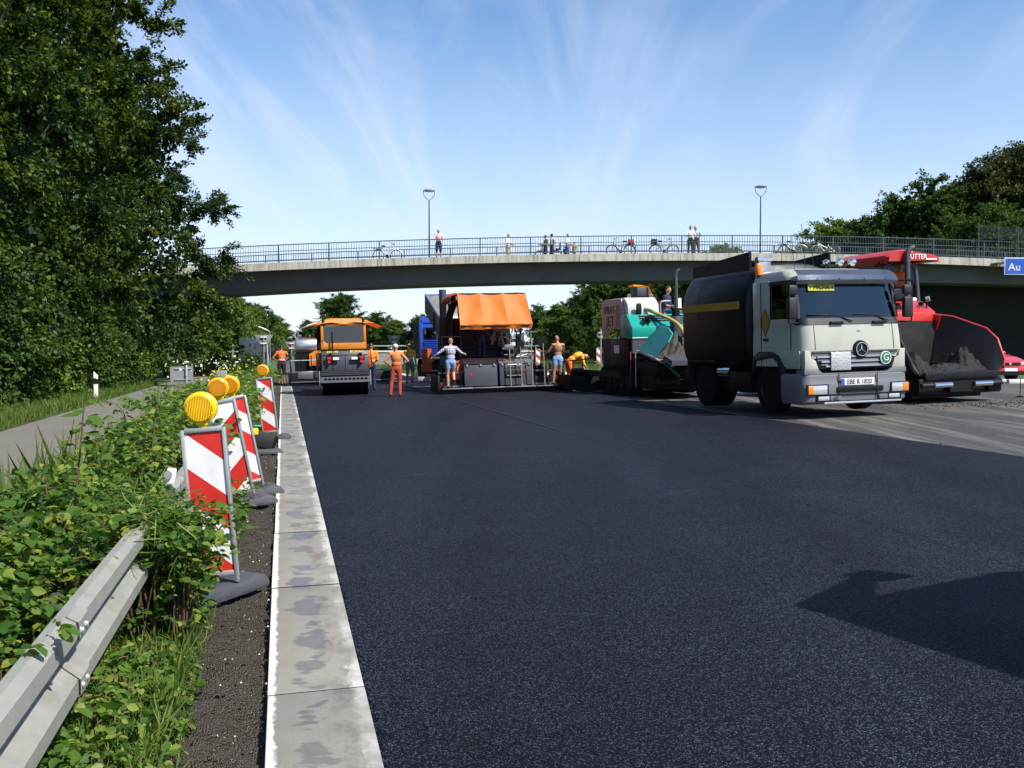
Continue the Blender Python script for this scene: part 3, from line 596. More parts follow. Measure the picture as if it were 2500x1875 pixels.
# ------------------------------------------------------------------ shared vehicle pieces
def wheel(par, c, r, w, axis='x', hub=M['steel'], name='wheel'):
    c = Vector(c); h = w/2
    t = MB().lathe([(r*.55, -h), (r*.90, -h), (r, -h*.72), (r, h*.72), (r*.90, h), (r*.55, h)], c, axis, 28).build(name, M['rubber'], par)
    MB().lathe([(.03, -h*.45), (r*.28, -h*.5), (r*.30, -h*.80), (r*.50, -h*.60), (r*.56, -h*1.01), (r*.56, h*1.01), (r*.50, h*.60), (r*.30, h*.8), (r*.28, h*.5), (.03, h*.45)], c, axis, 24).build('rim', hub, t)
    return t
def track(par, x0, x1, y0, y1, h):
    r = h/2; n = 9; pts = []
    for k in range(n+1): a = math.pi/2+math.pi*k/n; pts.append((y0+r+r*math.cos(a), r+r*math.sin(a)))
    for k in range(n+1): a = -math.pi/2+math.pi*k/n; pts.append((y1-r+r*math.cos(a), r+r*math.sin(a)))
    t = P('track', M['rubber'], par, pts, x0, x1)
    g = MB(); L_ = (y1-y0-2*r); k = 0
    while k*.14 < L_:
        y = y0+r+k*.14; g.box(x0-.012, x1+.012, y, y+.06, -.004, .02); g.box(x0-.012, x1+.012, y, y+.06, h-.02, h+.015); k += 1
    g.build('track_pads', M['rubber'], t)['kind'] = 'stuff'
    for yy in np.linspace(y0+r, y1-r, 5): MB().cyl((x0-.02, yy, r), (x1+.02, yy, r), r*.5, n=14).build('track_roller', M['machine_dark'], t)
    return t
mat('hot_asphalt', (.0035, .0035, .005), .6, var=.7, vs=60, bump=1, bs=45, spec=.3)
def lumps(par, c, rx, ry, h, seed, name='asphalt_heap', m='hot_asphalt', n=34):
    r = random.Random(seed); ph = [r.random()*6.28 for _ in range(6)]
    def f(u, v):
        x, y = (u-.5)*2, (v-.5)*2; d = math.sqrt(x*x+y*y)
        z = max(0, 1-d**1.7)*h*(1+.22*math.sin(5*x+ph[0])+.22*math.sin(6*y+ph[1])+.1*math.sin(17*x+ph[2])*math.sin(15*y+ph[3])) + r.uniform(-.025, .025)
        return (c[0]+x*rx, c[1]+y*ry, c[2]+z)
    return MB().grid(f, n, n).build(name, M[m], par, fix=False)

# ------------------------------------------------------------------ tanker truck, front towards -y
def tanker():
    t = thing('tanker_truck', 'cream cab truck with black bitumen tank and yellow side stripe, parked facing the camera', 'truck')
    put(t, 7.10, 19.75, 18); t.scale = (1.035, 1.035, 1.04)
    cr, bg_, dk, bk = M['cream'], M['bumper_grey'], M['dark_plastic'], M['black']
    hw = 1.20
    # lower cab shell: plan outline with rounded front corners, lofted upwards
    def plan(f, w, rear=1.82, rc=.22, n=5):
        pts = [(-w, rear), ]
        for k in range(n+1): a = math.pi+math.pi/2*k/n; pts.append((-w+rc+rc*math.cos(a), f+rc+rc*math.sin(a)))
        for k in range(n+1): a = 1.5*math.pi+math.pi/2*k/n; pts.append((w-rc+rc*math.cos(a), f+rc+rc*math.sin(a)))
        return pts+[(w, rear)]
    def ring(f, w, z, **k): return [(x, y, z) for x, y in plan(f, w, **k)]
    # front panel (hood) and the sides below the window line
    body = MB().loft([ring(.06, hw, .98), ring(.05, hw+.01, 1.30), ring(.07, hw, 1.55), ring(.11, hw-.01, 1.80)]).build('lower_cab', cr, t)
    # doors panel lines: thin dark joints
    B('door_joint', dk, t, (-hw-.014, -hw-.004, .44, .455, 1.0, 1.84), (-hw-.014, -hw-.004, 1.50, 1.512, 1.0, 2.7), (hw+.004, hw+.014, .44, .455, 1.0, 1.84))
    [P('hood_joint', dk, t, [(.044, 1.31), (.064, 1.55), (.104, 1.79), (.115, 1.79), (.075, 1.55), (.056, 1.31)], x_, x_+.012) for x_ in (-.93, .918)]
    # dark scuttle strip with wipers under the windscreen
    MB().loft([ring(.10, hw-.005, 1.80), ring(.14, hw-.015, 1.93)]).build('scuttle', dk, t)
    # windscreen with rounded corners leaning back
    def sl(z): return .14+(z-1.93)*.21
    secs = []
    for z in (1.935, 2.15, 2.40, 2.66):
        w = hw-.06-(z-1.93)*.10; f = sl(z); secs.append([(x, f+.10*(abs(x)/w)**6, z) for x in np.linspace(-w, w, 15)])
    MB().loft(secs, closed=False, caps=False).build('windscreen', M['windscreen'], t, fix=False)
    # pillars, roof, back wall
    for sx in (-1, 1):
        P('pillar', dk, t, [(.24, 1.93), (.36, 1.93), (.50, 2.70), (.38, 2.70)], sx*(hw-.09), sx*(hw-.01))
        P('pillar', cr, t, [(1.22, 1.80), (1.82, 1.80), (1.82, 2.72), (1.22, 2.72)], sx*(hw-.03), sx*(hw-.0), bevel=.01)
        P('window_frame', cr, t, [(.34, 1.80), (1.24, 1.80), (1.24, 1.93), (.30, 1.93)], sx*(hw-.05), sx*(hw-.002))
        P('side_window', M['dark_glass'], t, [(.36, 1.88), (1.24, 1.90), (1.24, 2.62), (.50, 2.62)], sx*(hw-.045), sx*(hw-.035))
        P('window_frame', dk, t, [(.33, 1.84), (.40, 1.84), (.56, 2.62), (1.24, 2.62), (1.24, 2.70), (.48, 2.70)], sx*(hw-.03), sx*(hw-.005))
    MB().loft([ring(.38, hw-.03, 2.62, rc=.3), ring(.42, hw-.04, 2.76, rc=.32), ring(.60, hw-.12, 2.90, rc=.35), ring(.90, hw-.30, 2.955, rc=.4)]).build('roof', cr, t)
    B('back_wall', cr, t, (-hw+.03, hw-.03, 1.74, 1.815, 1.0, 2.64))
    B('seat', M['machine_dark'], t, (-.95, -.4, 1.2, 1.62, 1.3, 2.15), (.4, .95, 1.2, 1.62, 1.3, 2.15), bevel=.05)
    B('dashboard', M['machine_dark'], t, (-1.08, 1.08, .30, .62, 1.70, 1.95), bevel=.03)
    T('steering_wheel', dk, t, [(.62+.22*math.cos(a), .72+.10*math.sin(a), 1.98+.17*math.sin(a)) for a in np.linspace(0, 6.283, 17)], .015)
    B('document_folder', M['c_red'], t, (-.18, .42, .24, .27, 1.96, 2.06)); B('note_pad', M['leaf_yellow'], t, (.12, .40, .25, .29, 2.06, 2.13))
    # sun visor above the windscreen: shiny smoked sheet
    secs = []
    for z, f in ((2.60, .16), (2.68, .13), (2.78, .16), (2.86, .27), (2.90, .38)):
        w = hw+.01-(z-2.6)*.25; secs.append([(x, f+.10*(abs(x)/w)**4, z) for x in np.linspace(-w, w, 17)])
    mat('visor_smoke', (.34, .37, .42), .22, .85, var=.4, vs=2.5)
    MB().loft(secs, closed=False, caps=False).build('sun_visor', M['visor_smoke'], t, fix=False, solid=.012)
    for x in (-.8, -.3, .3, .8): C('visor_screw', dk, t, (x, .115, 2.70), (x, .14, 2.70), .012, n=8)
    # name plate behind the glass
    pl = B('name_plate', M['plate_yellow'], t, (-.95, -.34, .232, .240, 2.47, 2.60)); pl.data.materials.clear(); pl.data.materials.append(M['plate_yellow'])
    text('MICHA', .12, M['letter_black'], pl, (-.645, .229, 2.535), (90, 0, 0)); 
    text('»', .10, M['letter_black'], pl, (-.90, .229, 2.54), (90, 0, 0)); text('«', .10, M['letter_black'], pl, (-.39, .229, 2.54), (90, 0, 0))
    # wipers
    for x0, x1 in ((-.05, -1.02), (.82, .02)):
        w = T('wiper', bk, t, [(x0+.02, .085, 1.86), (x0-.35, .17, 1.985)], .012, 6)
        T('wiper_blade', bk, w, [(x0-.02-.12, .15, 1.965), (x1, .15, 2.00)], .014, 6)
    for x in (-.55, .45): B('wiper_cover', bk, t, (x-.0, x+.30, .058, .12, 1.80, 1.86), bevel=.015)
    # badge, star, grille
    MB().lathe([(.002, 0), (.038, .002), (.04, .012), (.002, .012)], (.12, .078, 1.68), 'y', 20).build('round_badge', M['chrome'], t)
    B('grille', bk, t, (-1.02, 1.02, .055, .12, .93, 1.32))
    for k, z in enumerate((1.245, 1.15, 1.055, .965)):
        w = 1.0-.10*k; P('grille_bar', M['steel'] if k else dk, t, [(.022, z), (.06, z-.018), (.06, z+.032), (.03, z+.036)], -w, w)
    for k, z in enumerate((1.20, 1.10, 1.01)): B('grille_bar', bg_, t, (-.96+.08*k, .96-.08*k, .042, .06, z-.01, z+.018))
    st = MB().lathe([(.126, -.012), (.126, .006), (.138, .006), (.138, -.012)], (.12, .0, 1.30), 'y', 36, ring=True).build('star_ring', M['chrome'], t)
    MB().lathe([(.002, .012), (.168, .008), (.180, .05), (.002, .05)], (.12, .0, 1.30), 'y', 36).build('ring_backing', bk, st)
    sb = MB()
    for k in range(3):
        a = math.pi/2+k*2.0944; d = Vector((math.cos(a), 0, math.sin(a))); w = Vector((-d.z, 0, d.x)); c = Vector((.12, 0, 1.30))
        sb.add([c+d*.125, c+w*.028-d*.02, c-w*.028-d*.02, c+Vector((0, -.022, 0))], [(0, 1, 3), (0, 3, 2), (1, 2, 3)])
    sb.build('star', M['chrome'], st)
    # G sign and foil-covered plate
    gs = MB().lathe([(.002, -.006), (.128, -.006), (.128, .02), (.002, .02)], (.69, .0, 1.12), 'y', 32).build('round_sign', M['letter_white'], t)
    MB().lathe([(.002, -.010), (.112, -.010), (.112, -.004), (.002, -.004)], (.69, .0, 1.12), 'y', 32).build('sign_face', M['green_badge'], gs)
    text('G', .19, M['letter_white'], gs, (.69, -.013, 1.12), (90, 0, 0))
    B('hazard_plate', M['plate_foil'], t, (-.60, -.14, -.004, .018, .90, 1.26), bevel=.006)
    # corner panels beside the grille
    for sx in (-1, 1):
        P('corner_panel', cr, t, [(sx*1.18, .92), (sx*.86, .92), (sx*.93, 1.10), (sx*1.02, 1.15), (sx*1.06, 1.29), (sx*1.18, 1.30)], .030, .16, 'y', bevel=.012)
        P('side_skirt', cr, t, [(.16, .94), (.62, .94), (.75, 1.28), (.16, 1.29)], sx*1.195, sx*1.216, bevel=.008)
    # bumper
    bp = []
    def bring(z, f, w, rc=.18): return [(x, y, z) for x, y in plan(f, w, .75, rc)]
    MB().loft([bring(.24, .06, 1.20), bring(.30, .0, 1.235), bring(.62, -.03, 1.245), bring(.66, -.012, 1.245), bring(.80, .0, 1.24), bring(.84, .05, 1.22)]).build('bumper', bg_, t)
    P('bumper_top', bg_, t, [(-1.2, .82), (1.2, .82), (1.2, .92), (.86, .92), (.78, .85), (-.78, .85), (-.86, .92), (-1.2, .92)], .02, .30, 'y', bevel=.012)
    B('bumper_joint', bk, t, (-.452, -.442, -.041, -.02, .26, .84), (.448, .458, -.041, -.02, .26, .84), (-1.2, 1.2, -.04, -.02, .425, .437))
    B('air_intake', bk, t, (-.50, .60, -.042, -.02, .475, .575), bevel=.02)
    B('bumper_lip', M['aluminium'], t, (-.80, 1.02, -.052, -.02, .245, .285), bevel=.008)
    np_ = B('number_plate', M['plate_white'], t, (-.40, .37, -.050, -.030, .60, .735), bevel=.005)
    B('plate_band', M['sign_blue'], np_, (-.395, -.33, -.053, -.050, .605, .73)); text('EBE R 1820', .135, M['letter_black'], np_, (.02, -.053, .666), (90, 0, 0), sx=.92)
    for sx in (-1, 1):
        x0, x1 = (-1.16, -.72) if sx < 0 else (.80, 1.20)
        h = B('headlight', M['lamp_glass'], t, (x0, x1, -.046, .0, .440, .62), bevel=.015)
        xa, xb = (x0, x0+.12) if sx < 0 else (x1-.14, x1)
        B('indicator', M['amber'], h, (xa, xb, -.052, -.03, .45, .61), bevel=.01); B('headlight_surround', bk, h, (x0-.03, x1+.03, -.040, -.02, .425, .635))
        xf = -.80 if sx < 0 else .86
        f = B('fog_lamp', M['lamp_glass'], t, (xf-.13, xf+.13, -.04, .0, .315, .405), bevel=.015)
        B('lamp_housing', bk, f, (xf-.16, xf+.16, -.036, -.01, .30, .42))
    for x in (-.56, -.5, .6): B('towing_cover', bg_, t, (x-.10, x+.10, -.043, -.02, .31, .40), bevel=.012)
    # steps, wheel arches, wheels, chassis
    for sx in (-1, 1):
        P('wheel_arch', dk, t, [(.62, .62), (.70, 1.00), (.86, 1.20), (1.10, 1.28), (1.62, 1.28), (1.82, 1.16), (1.88, .80), (1.80, .80), (1.70, 1.08), (1.10, 1.16), (.92, 1.06), (.78, .62)], sx*.82, sx*1.23, bevel=.02)
        B('step', dk, t, (sx*1.0, sx*1.23, .24, .62, .36, .42), (sx*1.0, sx*1.23, .24, .62, .60, .64), (sx*.98, sx*1.0, .24, .62, .36, .9))
        wheel(t, (sx*1.02, 1.30, .50), .50, .30); wheel(t, (sx*.98, 4.05, .50), .50, .30); wheel(t, (sx*.66, 4.05, .50), .50, .30)
        B('rear_mudguard', dk, t, (sx*.55, sx*1.22, 3.42, 4.70, 1.04, 1.08), (sx*.55, sx*1.22, 4.66, 4.70, .60, 1.06))
    B('chassis', M['machine_dark'], t, (-.50, -.36, .5, 5.1, .62, .95), (.36, .50, .5, 5.1, .62, .95), (-.5, .5, 5.0, 5.12, .6, .95), (-.9, .9, 1.1, 1.5, .42, .58))
    B('engine_block', bk, t, (-.6, .6, .4, 1.7, .45, 1.1))
    B('side_locker', M['black'], t, (-1.2, -.55, 2.0, 2.78, .40, .84), bevel=.03); B('under_box', M['black'], t, (-1.05, 1.05, 2.1, 3.3, .45, .80), (-1.1, 1.1, 4.6, 5.1, .5, .82))
    C('air_tank', M['chrome'], t, (-1.08, 2.85, .82), (-1.08, 3.35, .82), .13); C('air_tank', M['machine_dark'], t, (-.8, 2.85, .66), (-.8, 3.35, .66), .12)
    # tank
    def tsec(y, k=1., dzz=0):
        out = []
        for i in range(28):
            a = 2*math.pi*i/28; c, s = math.cos(a), math.sin(a)
            x = 1.20*k*math.copysign(abs(c)**.50, c); z = 1.98+dzz+1.20*k*math.copysign(abs(s)**(.75 if s > 0 else .42), s); out.append((x, y, z))
        return out
    tk = MB().loft([tsec(2.02, .55), tsec(2.06, .85), tsec(2.16, .97), tsec(2.30), tsec(4.85), tsec(5.0, .97), tsec(5.1, .80)]).build('tank', M['tar_black'], t)
    for y in (2.8, 3.5, 4.2): 
        b_ = MB(); o_ = [tsec(y, 1.0018), tsec(y+.02, 1.0018)]; b_.loft(o_, caps=False); b_.build('tank_band', M['tar_black'], tk)
    for sx in (-1, 1):
        B('side_stripe', M['ochre'], tk, (sx*1.196, sx*1.209, 2.36, 4.95, 2.20, 2.37))
        P('top_coaming', M['tar_black'], tk, [(2.2, 3.02), (4.7, 3.02), (4.7, 3.27), (2.2, 3.42)], sx*.98, sx*1.03)
    C('manhole', M['tar_black'], tk, (0, 3.6, 3.1), (0, 3.6, 3.34), .30); B('walkway', M['machine_dark'], tk, (-.6, .6, 2.6, 4.6, 3.185, 3.215))
    B('spray_bar', M['machine_dark'], t, (-1.2, 1.2, 5.1, 5.3, .45, .60), (-.1, .1, 5.0, 5.15, .5, 1.2))
    # exhaust stack behind the cab
    ex = B('exhaust_stack', M['steel'], t, (-1.02, -.72, 1.86, 2.0, 1.2, 3.18), bevel=.02); B('stack_cap', M['chrome'], ex, (-1.05, -.69, 1.845, 2.005, 3.18, 3.28), bevel=.02)
    # roof gear
    B('lamp_bar', dk, t, (-.10, .72, .98, 1.01, 3.02, 3.045))
    for x, r in ((.02, .05), (.36, .085), (.66, .085)):
        l = MB().lathe([(.002, -.07), (r*.6, -.06), (r, -.015), (r, .03), (r*.8, .07), (.002, .075)], (x, .97, 3.10), 'y', 18).build('roof_lamp', M['chrome'], t)
        C('lamp_stalk', dk, l, (x, .98, 2.93), (x, .98, 3.04), .015, n=6)
    for x, h in ((-.62, .75), (-.36, .95), (-.15, .7)): C('aerial', dk, t, (x, 1.15, 2.94), (x-.05, 1.2, 2.94+h), .006, n=5)
    bc = MB().lathe([(.07, 2.88), (.075, 2.95), (.072, 3.08), (.04, 3.13), (.002, 3.135)], (-1.12, 1.72, 0), 'z', 16).build('beacon_light', M['amber'], t)
    C('beacon_stalk', dk, bc, (-1.12, 1.74, 2.5), (-1.12, 1.74, 2.89), .02)
    # mirrors
    for sx in (-1, 1):
        y0 = .12; mr = B('mirror', dk, t, (sx*1.36-.11, sx*1.36+.11, y0-.02, y0+.10, 1.92, 2.34), bevel=.04)
        B('wide_mirror', dk, mr, (sx*1.36-.11, sx*1.36+.11, y0-.01, y0+.10, 2.38, 2.58), bevel=.04)
        T('mirror_arm', bk, mr, smooth_path([(sx*1.15, .30, 2.66), (sx*1.40, y0, 2.66), (sx*1.45, y0, 2.60), (sx*1.45, y0+.03, 1.90), (sx*1.40, y0+.05, 1.84), (sx*1.15, .25, 1.84)]), .016, 6)
    B('door_handle', dk, t, (-hw-.02, -hw-.005, 1.24, 1.42, 1.50, 1.55))
    P('hazard_diamond', M['ochre'], t, [(1.36, 1.62), (1.52, 1.88), (1.36, 2.14), (1.20, 1.88)], -hw-.006, -hw-.002); 
    dm = P('diamond_border', M['letter_black'], t, [(1.36, 1.58), (1.545, 1.88), (1.36, 2.18), (1.175, 1.88)], -hw-.0035, -hw-.001)
    return t
tanker()

# ------------------------------------------------------------------ roller seen from behind (rear towards -y)
def roller():
    t = thing('road_roller', 'orange cab road roller with black rear panel and perforated bumper, seen from behind', 'roller')
    put(t, -5.66, 32.75, 10.5)
    mg, bk, orp = M['machine_grey'], M['black'], M['orange_paint']
    for y in (.62, 4.2): 
        d = MB().cyl((-.77, y, .58), (.77, y, .58), .58, n=48).build('drum', M['rubber'], t); d2 = MB().cyl((-.775, y, .58), (.775, y, .58), .40, n=32).build('drum_plate', M['machine_dark'], d)
    B('frame', M['machine_dark'], t, (-.80, .80, .6, 4.9, .66, 1.0), (-.84, -.79, .3, 5.0, .5, 1.05), (.79, .84, .3, 5.0, .5, 1.05))
    # perforated bumper bar
    bar = P('bumper_bar', mg, t, [(-.06, .45), (-.02, .44), (.06, .66), (.02, .68)], -.82, .84)
    for k in range(11):
        x = -.66+k*.136; yy = -.02
        MB().cyl((x, -.038, .555), (x, -.012, .560), .050, n=18).build('hole', bk, bar); 
    for k in range(3): P('rib', mg, t, [(-.03+.02*k, .70+.055*k), (.0+.02*k, .70+.055*k), (.02+.02*k, .735+.055*k), (-.03+.02*k, .735+.055*k)], -.80, .82)
    # black rear hood
    hood = P('rear_hood', mg, t, [(.02, .85), (1.5, .85), (1.5, 1.56), (.18, 1.56), (.06, 1.38)], -.78, .80, bevel=.02)
    for x in (-.40, .02, .42): P('seam', bk, hood, [(.014, .87), (.05, 1.38), (.056, 1.38), (.02, .87)], x-.008, x+.008)
    P('seam', bk, hood, [(.050, 1.372), (.056, 1.372), (.056, 1.384), (.050, 1.384)], -.76, .78)
    B('hood_rim', bk, hood, (-.80, .82, .14, .20, 1.545, 1.575))
    text('BW 180', .115, M['letter_yellow'], hood, (-.40, .112, 1.485), (63, 0, 0)); text('BOMAG', .13, M['letter_yellow'], hood, (.42, .112, 1.485), (63, 0, 0))
    for sx in (-1, 1):
        x = sx*.60+.02; l = B('tail_lamp', M['lamp_red'], t, (x-.06*sx-.07, x-.06*sx+.07, -.10, -.03, 1.22, 1.32), bevel=.02)
        C('lower_lamp', M['lamp_red'], l, (x-.06*sx, -.10, 1.16), (x-.06*sx, -.02, 1.16), .055)
        p = B('plate', M['plate_white'], t, (x-sx*.29-.10, x-sx*.29+.10, -.075, -.06, 1.22, 1.31)); B('lamp_bracket', bk, t, (x-sx*.17-.22, x-sx*.17+.22, -.06, -.03, 1.19, 1.34), (x-sx*.1-.06, x-sx*.1+.06, -.04, .05, 1.26, 1.44))
    # cab: frame around real openings
    cx0, cx1 = -.78, .76; zb, zt = 1.58, 2.50
    cab = P('cab_back', orp, t, [(cx0, zb), (cx1, zb), (cx1, 1.92), (cx1-.13, 1.79), (cx0+.19, 1.79), (cx0, 1.95)], .50, .56, 'y', bevel=.008)
    for x0, x1 in ((cx0, cx0+.09), (cx1-.09, cx1)): 
        B('cab_pillar', orp, t, (x0, x1, .50, .58, 1.79, zt), (x0, x1, 2.3, 2.4, 1.0, zt), bevel=.015)
    P('cab_side', orp, t, [(.56, zb), (2.4, zb), (2.4, 1.72), (.56, 1.79)], cx0+.0, cx0+.05); P('cab_side', orp, t, [(.56, zb), (2.4, zb), (2.4, 1.72), (.56, 1.79)], cx1-.05, cx1)
    P('rear_window', M['dark_glass'], t, [(cx0+.09, 1.90), (cx0+.22, 1.79), (cx1-.16, 1.79), (cx1-.09, 1.88), (cx1-.09, 2.40), (cx0+.09, 2.36)], .535, .545, 'y')
    B('side_window', M['cab_glass'], t, (cx0+.02, cx0+.03, .58, 2.3, 1.80, 2.45), (cx1-.03, cx1-.02, .58, 2.3, 1.80, 2.45)); B('front_window', M['cab_glass'], t, (cx0+.05, cx1-.05, 2.36, 2.37, 1.7, 2.45))
    mat('roof_cream', (.70, .38, .12), .45)
    MB().loft([[(x, y, z+.05*(1-(x/.8)**2)) for x, z in ((-.80, 2.46), (-.4, 2.46), (.0, 2.40 if y < .6 else 2.46), (.4, 2.46), (.78, 2.46), (.78, 2.54), (.4, 2.58), (0, 2.59), (-.4, 2.58), (-.80, 2.54))] for y in (.44, .60, 2.3, 2.5)]).build('cab_roof', M['roof_cream'], t)
    C('exhaust_pipe', bk, t, (-.40, .40, 1.5), (-.40, .40, 2.18), .028, n=10)
    B('driver_seat', M['machine_dark'], t, (-.45, .05, 1.2, 1.6, 1.3, 2.0), bevel=.05); B('console', M['machine_dark'], t, (-.2, .5, 1.9, 2.2, 1.3, 2.0), bevel=.03)
    T('seat_rail', M['galvanised'], t, smooth_path([(-.52, .9, 1.7), (-.52, .9, 2.0), (-.35, .9, 2.06), (-.12, .9, 2.0), (-.10, .9, 1.7)]), .014)
    for x in (cx0+.1, cx1-.08): MB().cyl((x, .46, 2.52), (x, .46, 2.62), .05, n=12).build('work_lamp', M['dark_plastic'], t)
    for sx in (-1, 1):
        T('hand_rail', M['dark_plastic'], t, smooth_path([(sx*.88, .1, .8), (sx*.90, .05, 1.2), (sx*.88, .2, 1.5), (sx*.80, .4, 1.55)]), .014); T('hose', bk, t, smooth_path([(sx*.83, .1, 1.3), (sx*.95, .0, 1.05), (sx*.9, 0, .75), (sx*.84, .05, .55)]), .015)
        B('scraper', M['galvanised'], t, (sx*.84, sx*.87, .0, .06, .35, .85)); B('water_tank', M['orange_deep'], t, (sx*.80, sx*.98, 1.5, 2.6, .9, 1.45), bevel=.03)
    B('front_hood', mg, t, (-.72, .72, 2.9, 4.9, .95, 1.55), bevel=.05)
    return t
roller()

# ------------------------------------------------------------------ pavers
def folds(u, v, a, ph): return a*(math.sin(7*u+ph)*.5+math.sin(13*u+2*v+ph*2)*.3+math.sin(23*u-3*v)*.12)
def canopy(t, w, y0, y1, y2, z0, z1, m, drop=.16, flare=.0, seed=0, sag=.05):
    # roof sheet from y0 (rear edge) to y1, rear flap from y0 down to (y2, z1), and a short valance
    def roof(u, v): x = (u-.5)*w; return (x, y0+(y1-y0)*v, z0+.05*math.sin(math.pi*v)-sag*abs(math.sin(3*math.pi*u))*math.sin(math.pi*v)+folds(u, v, .012, seed))
    r = MB().grid(roof, 30, 12).build('canopy_roof', m, t, fix=False, solid=.012)
    def flap(u, v):
        x = (u-.5)*(w+flare*v); k = math.sin(math.pi*v); scal = -.05*abs(math.sin(3*math.pi*u))*(1-v)
        return (x+.04*v, y0+(y2-y0)*v+.07*k*abs(math.sin(3*math.pi*u))+folds(u*1.7, v, .03, seed+1)*(.3+v), z0+scal+(z1-z0)*v+folds(u, v, .008, seed))
    f = MB().grid(flap, 48, 20).build('canopy_flap', m, t, fix=False, solid=.01)
    def val(u, v): return ((u-.5)*(w+flare)+.04-.02*v, y2+folds(u*3, v, .05, seed+2)*v+folds(u*1.7, 1, .03, seed+1)*1.3+.05*v, z1-drop*v+folds(u*2, v, .015, seed)*v)
    MB().grid(val, 60, 4).build('valance', m, t, fix=False, solid=.008)
    return r
def orange_paver():
    t = thing('asphalt_paver', 'asphalt paver with bright orange tarpaulin canopy and wide grey screed, seen from behind', 'paver')
    p = RT(7.15, 31.75); put(t, p.x, p.y, 13.4)
    mg, md, bk = M['machine_grey'], M['machine_dark'], M['black']
    # screed: two main boxes, extensions, foot boards
    sl = P('screed_box', mg, t, [(.02, .22), (.9, .22), (.9, 1.0), (.30, 1.06), (.10, .94)], -1.20, -.06, bevel=.02)
    sr = P('screed_box', mg, t, [(.02, .22), (.9, .22), (.9, 1.02), (.30, 1.08), (.10, .96)], .02, 1.15, bevel=.02)
    for s_ in (sl, sr):
        x0, x1 = (-1.20, -.06) if s_ is sl else (.02, 1.15)
        P('lid', M['steel'] if s_ is sr else md, s_, [(.085, .955), (.29, 1.085), (.29, 1.10), (.075, .965)], x0-.01, x1+.01)
        for x in (x0+.1, (x0+x1)/2, x1-.1): B('hinge', M['galvanised'], s_, (x-.03, x+.03, .055, .09, .90, .96))
    C('reflector', M['lamp_red'], sl, (-.98, .045, .62), (-.98, .07, .62), .05); C('reflector', M['lamp_red'], sr, (.92, .045, .70), (.92, .07, .70), .05)
    B('locker_door', md, sr, (.18, .82, .035, .06, .46, .72), bevel=.01); T('locker_frame', M['galvanised'], sr, [(.24, .0, .92), (.24, .0, .55), (.78, 0, .55), (.78, 0, .92), (.24, 0, .92)], .014, 6)
    for x0, x1 in ((-2.05, -1.22), (1.17, 2.25)):
        e = B('screed_extension', md, t, (x0, x1, .35, .95, .12, .5), bevel=.02); B('extension_rail', M['steel'], e, (x0, x1, .30, .36, .66, .72), (x0, x1, .30, .36, .20, .26))
        for x in np.linspace(x0+.05, x1-.05, 4): B('extension_post', md, e, (x-.03, x+.03, .32, .40, .2, .92))
        B('extension_motor', bk, e, (x0+.2, x0+.62, .42, .8, .5, .86), bevel=.03)
    B('end_plate', md, t, (-2.12, -2.05, .0, 1.6, .02, .62), (2.25, 2.31, .0, 1.6, .02, .62), bevel=.01)
    for k in range(4): 
        x = -2.0+1.08*k; B('foot_board', M['steel'], t, (x, x+1.05, -.26, .02, .15, .19), bevel=.008)
    B('screed_plate', M['tar_black'], t, (-2.05, 2.28, -.1, .9, .015, .14))
    # control stand at the left end with brown panel
    B('control_box', mg, t, (-1.98, -1.55, .10, .3, .95, 1.28), bevel=.02); B('side_panel', M['orange_deep'], t, (-1.62, -1.24, .35, .42, .45, 1.1)); B('dial_plate', M['plate_white'], t, (-1.76, -1.58, .085, .10, 1.12, 1.30))
    for x, h in ((-1.92, 1.9), (-1.62, 1.2), (-1.30, 1.5), (1.28, 1.7)): C('stanchion', bk, t, (x, .2, .15), (x, .2, h), .022, n=8)
    T('hand_rail', bk, t, [(-1.92, .2, 1.9), (-1.2, .6, 1.9), (-1.2, .6, .9)], .02); C('tail_lamp', M['lamp_red'], t, (-1.98, .0, .34), (-1.98, .05, .34), .05)
    # tractor body, dark and cluttered
    B('tractor', bk, t, (-1.15, 1.12, 1.6, 5.2, .35, 1.55), bevel=.03)
    B('platform', md, t, (-1.2, 1.2, .9, 2.8, 1.08, 1.14)); B('engine_housing', M['machine_dark'], t, (-1.1, 1.1, 2.9, 5.0, 1.5, 2.2), bevel=.06)
    for s_ in (-1, 1): track(t, s_*1.0-.17, s_*1.0+.17, 1.7, 5.2, .75)
    B('tow_arm', md, t, (-1.32, -1.2, .7, 4.0, .45, .68), (1.2, 1.32, .7, 4.0, .45, .68))
    for x in (-.75, -.1, .55): 
        s_ = B('seat', bk, t, (x-.22, x+.22, 1.5, 1.9, 1.45, 1.55), (x-.22, x+.22, 1.85, 1.95, 1.5, 2.0), bevel=.03)
    cs = B('control_console', md, t, (-.5, .8, 2.2, 2.6, 1.5, 1.75), bevel=.03)
    # clutter at the right: hoses, manifold, rolls
    rr = random.Random(3)
    for k in range(14):
        x = rr.uniform(.15, 1.05); z = rr.uniform(1.15, 2.1); T('hose', M['machine_dark'] if k % 3 else M['galvanised'], t, smooth_path([(x, .95, z), (x+rr.uniform(-.2, .2), .8, z+rr.uniform(-.2, .3)), (x+rr.uniform(-.3, .3), .95, z+rr.uniform(-.3, .4))], 4), .022, 6)
    for k in range(9):
        x = rr.uniform(.1, 1.0); z = rr.uniform(1.15, 2.05); B('valve_block', M[['steel', 'machine_grey', 'machine_dark'][k % 3]], t, (x, x+rr.uniform(.06, .3), .9, 1.1, z, z+rr.uniform(.04, .14)), bevel=.008)
    B('electrics_cabinet', mg, t, (.86, 1.10, .85, 1.2, 1.45, 1.95), bevel=.01)
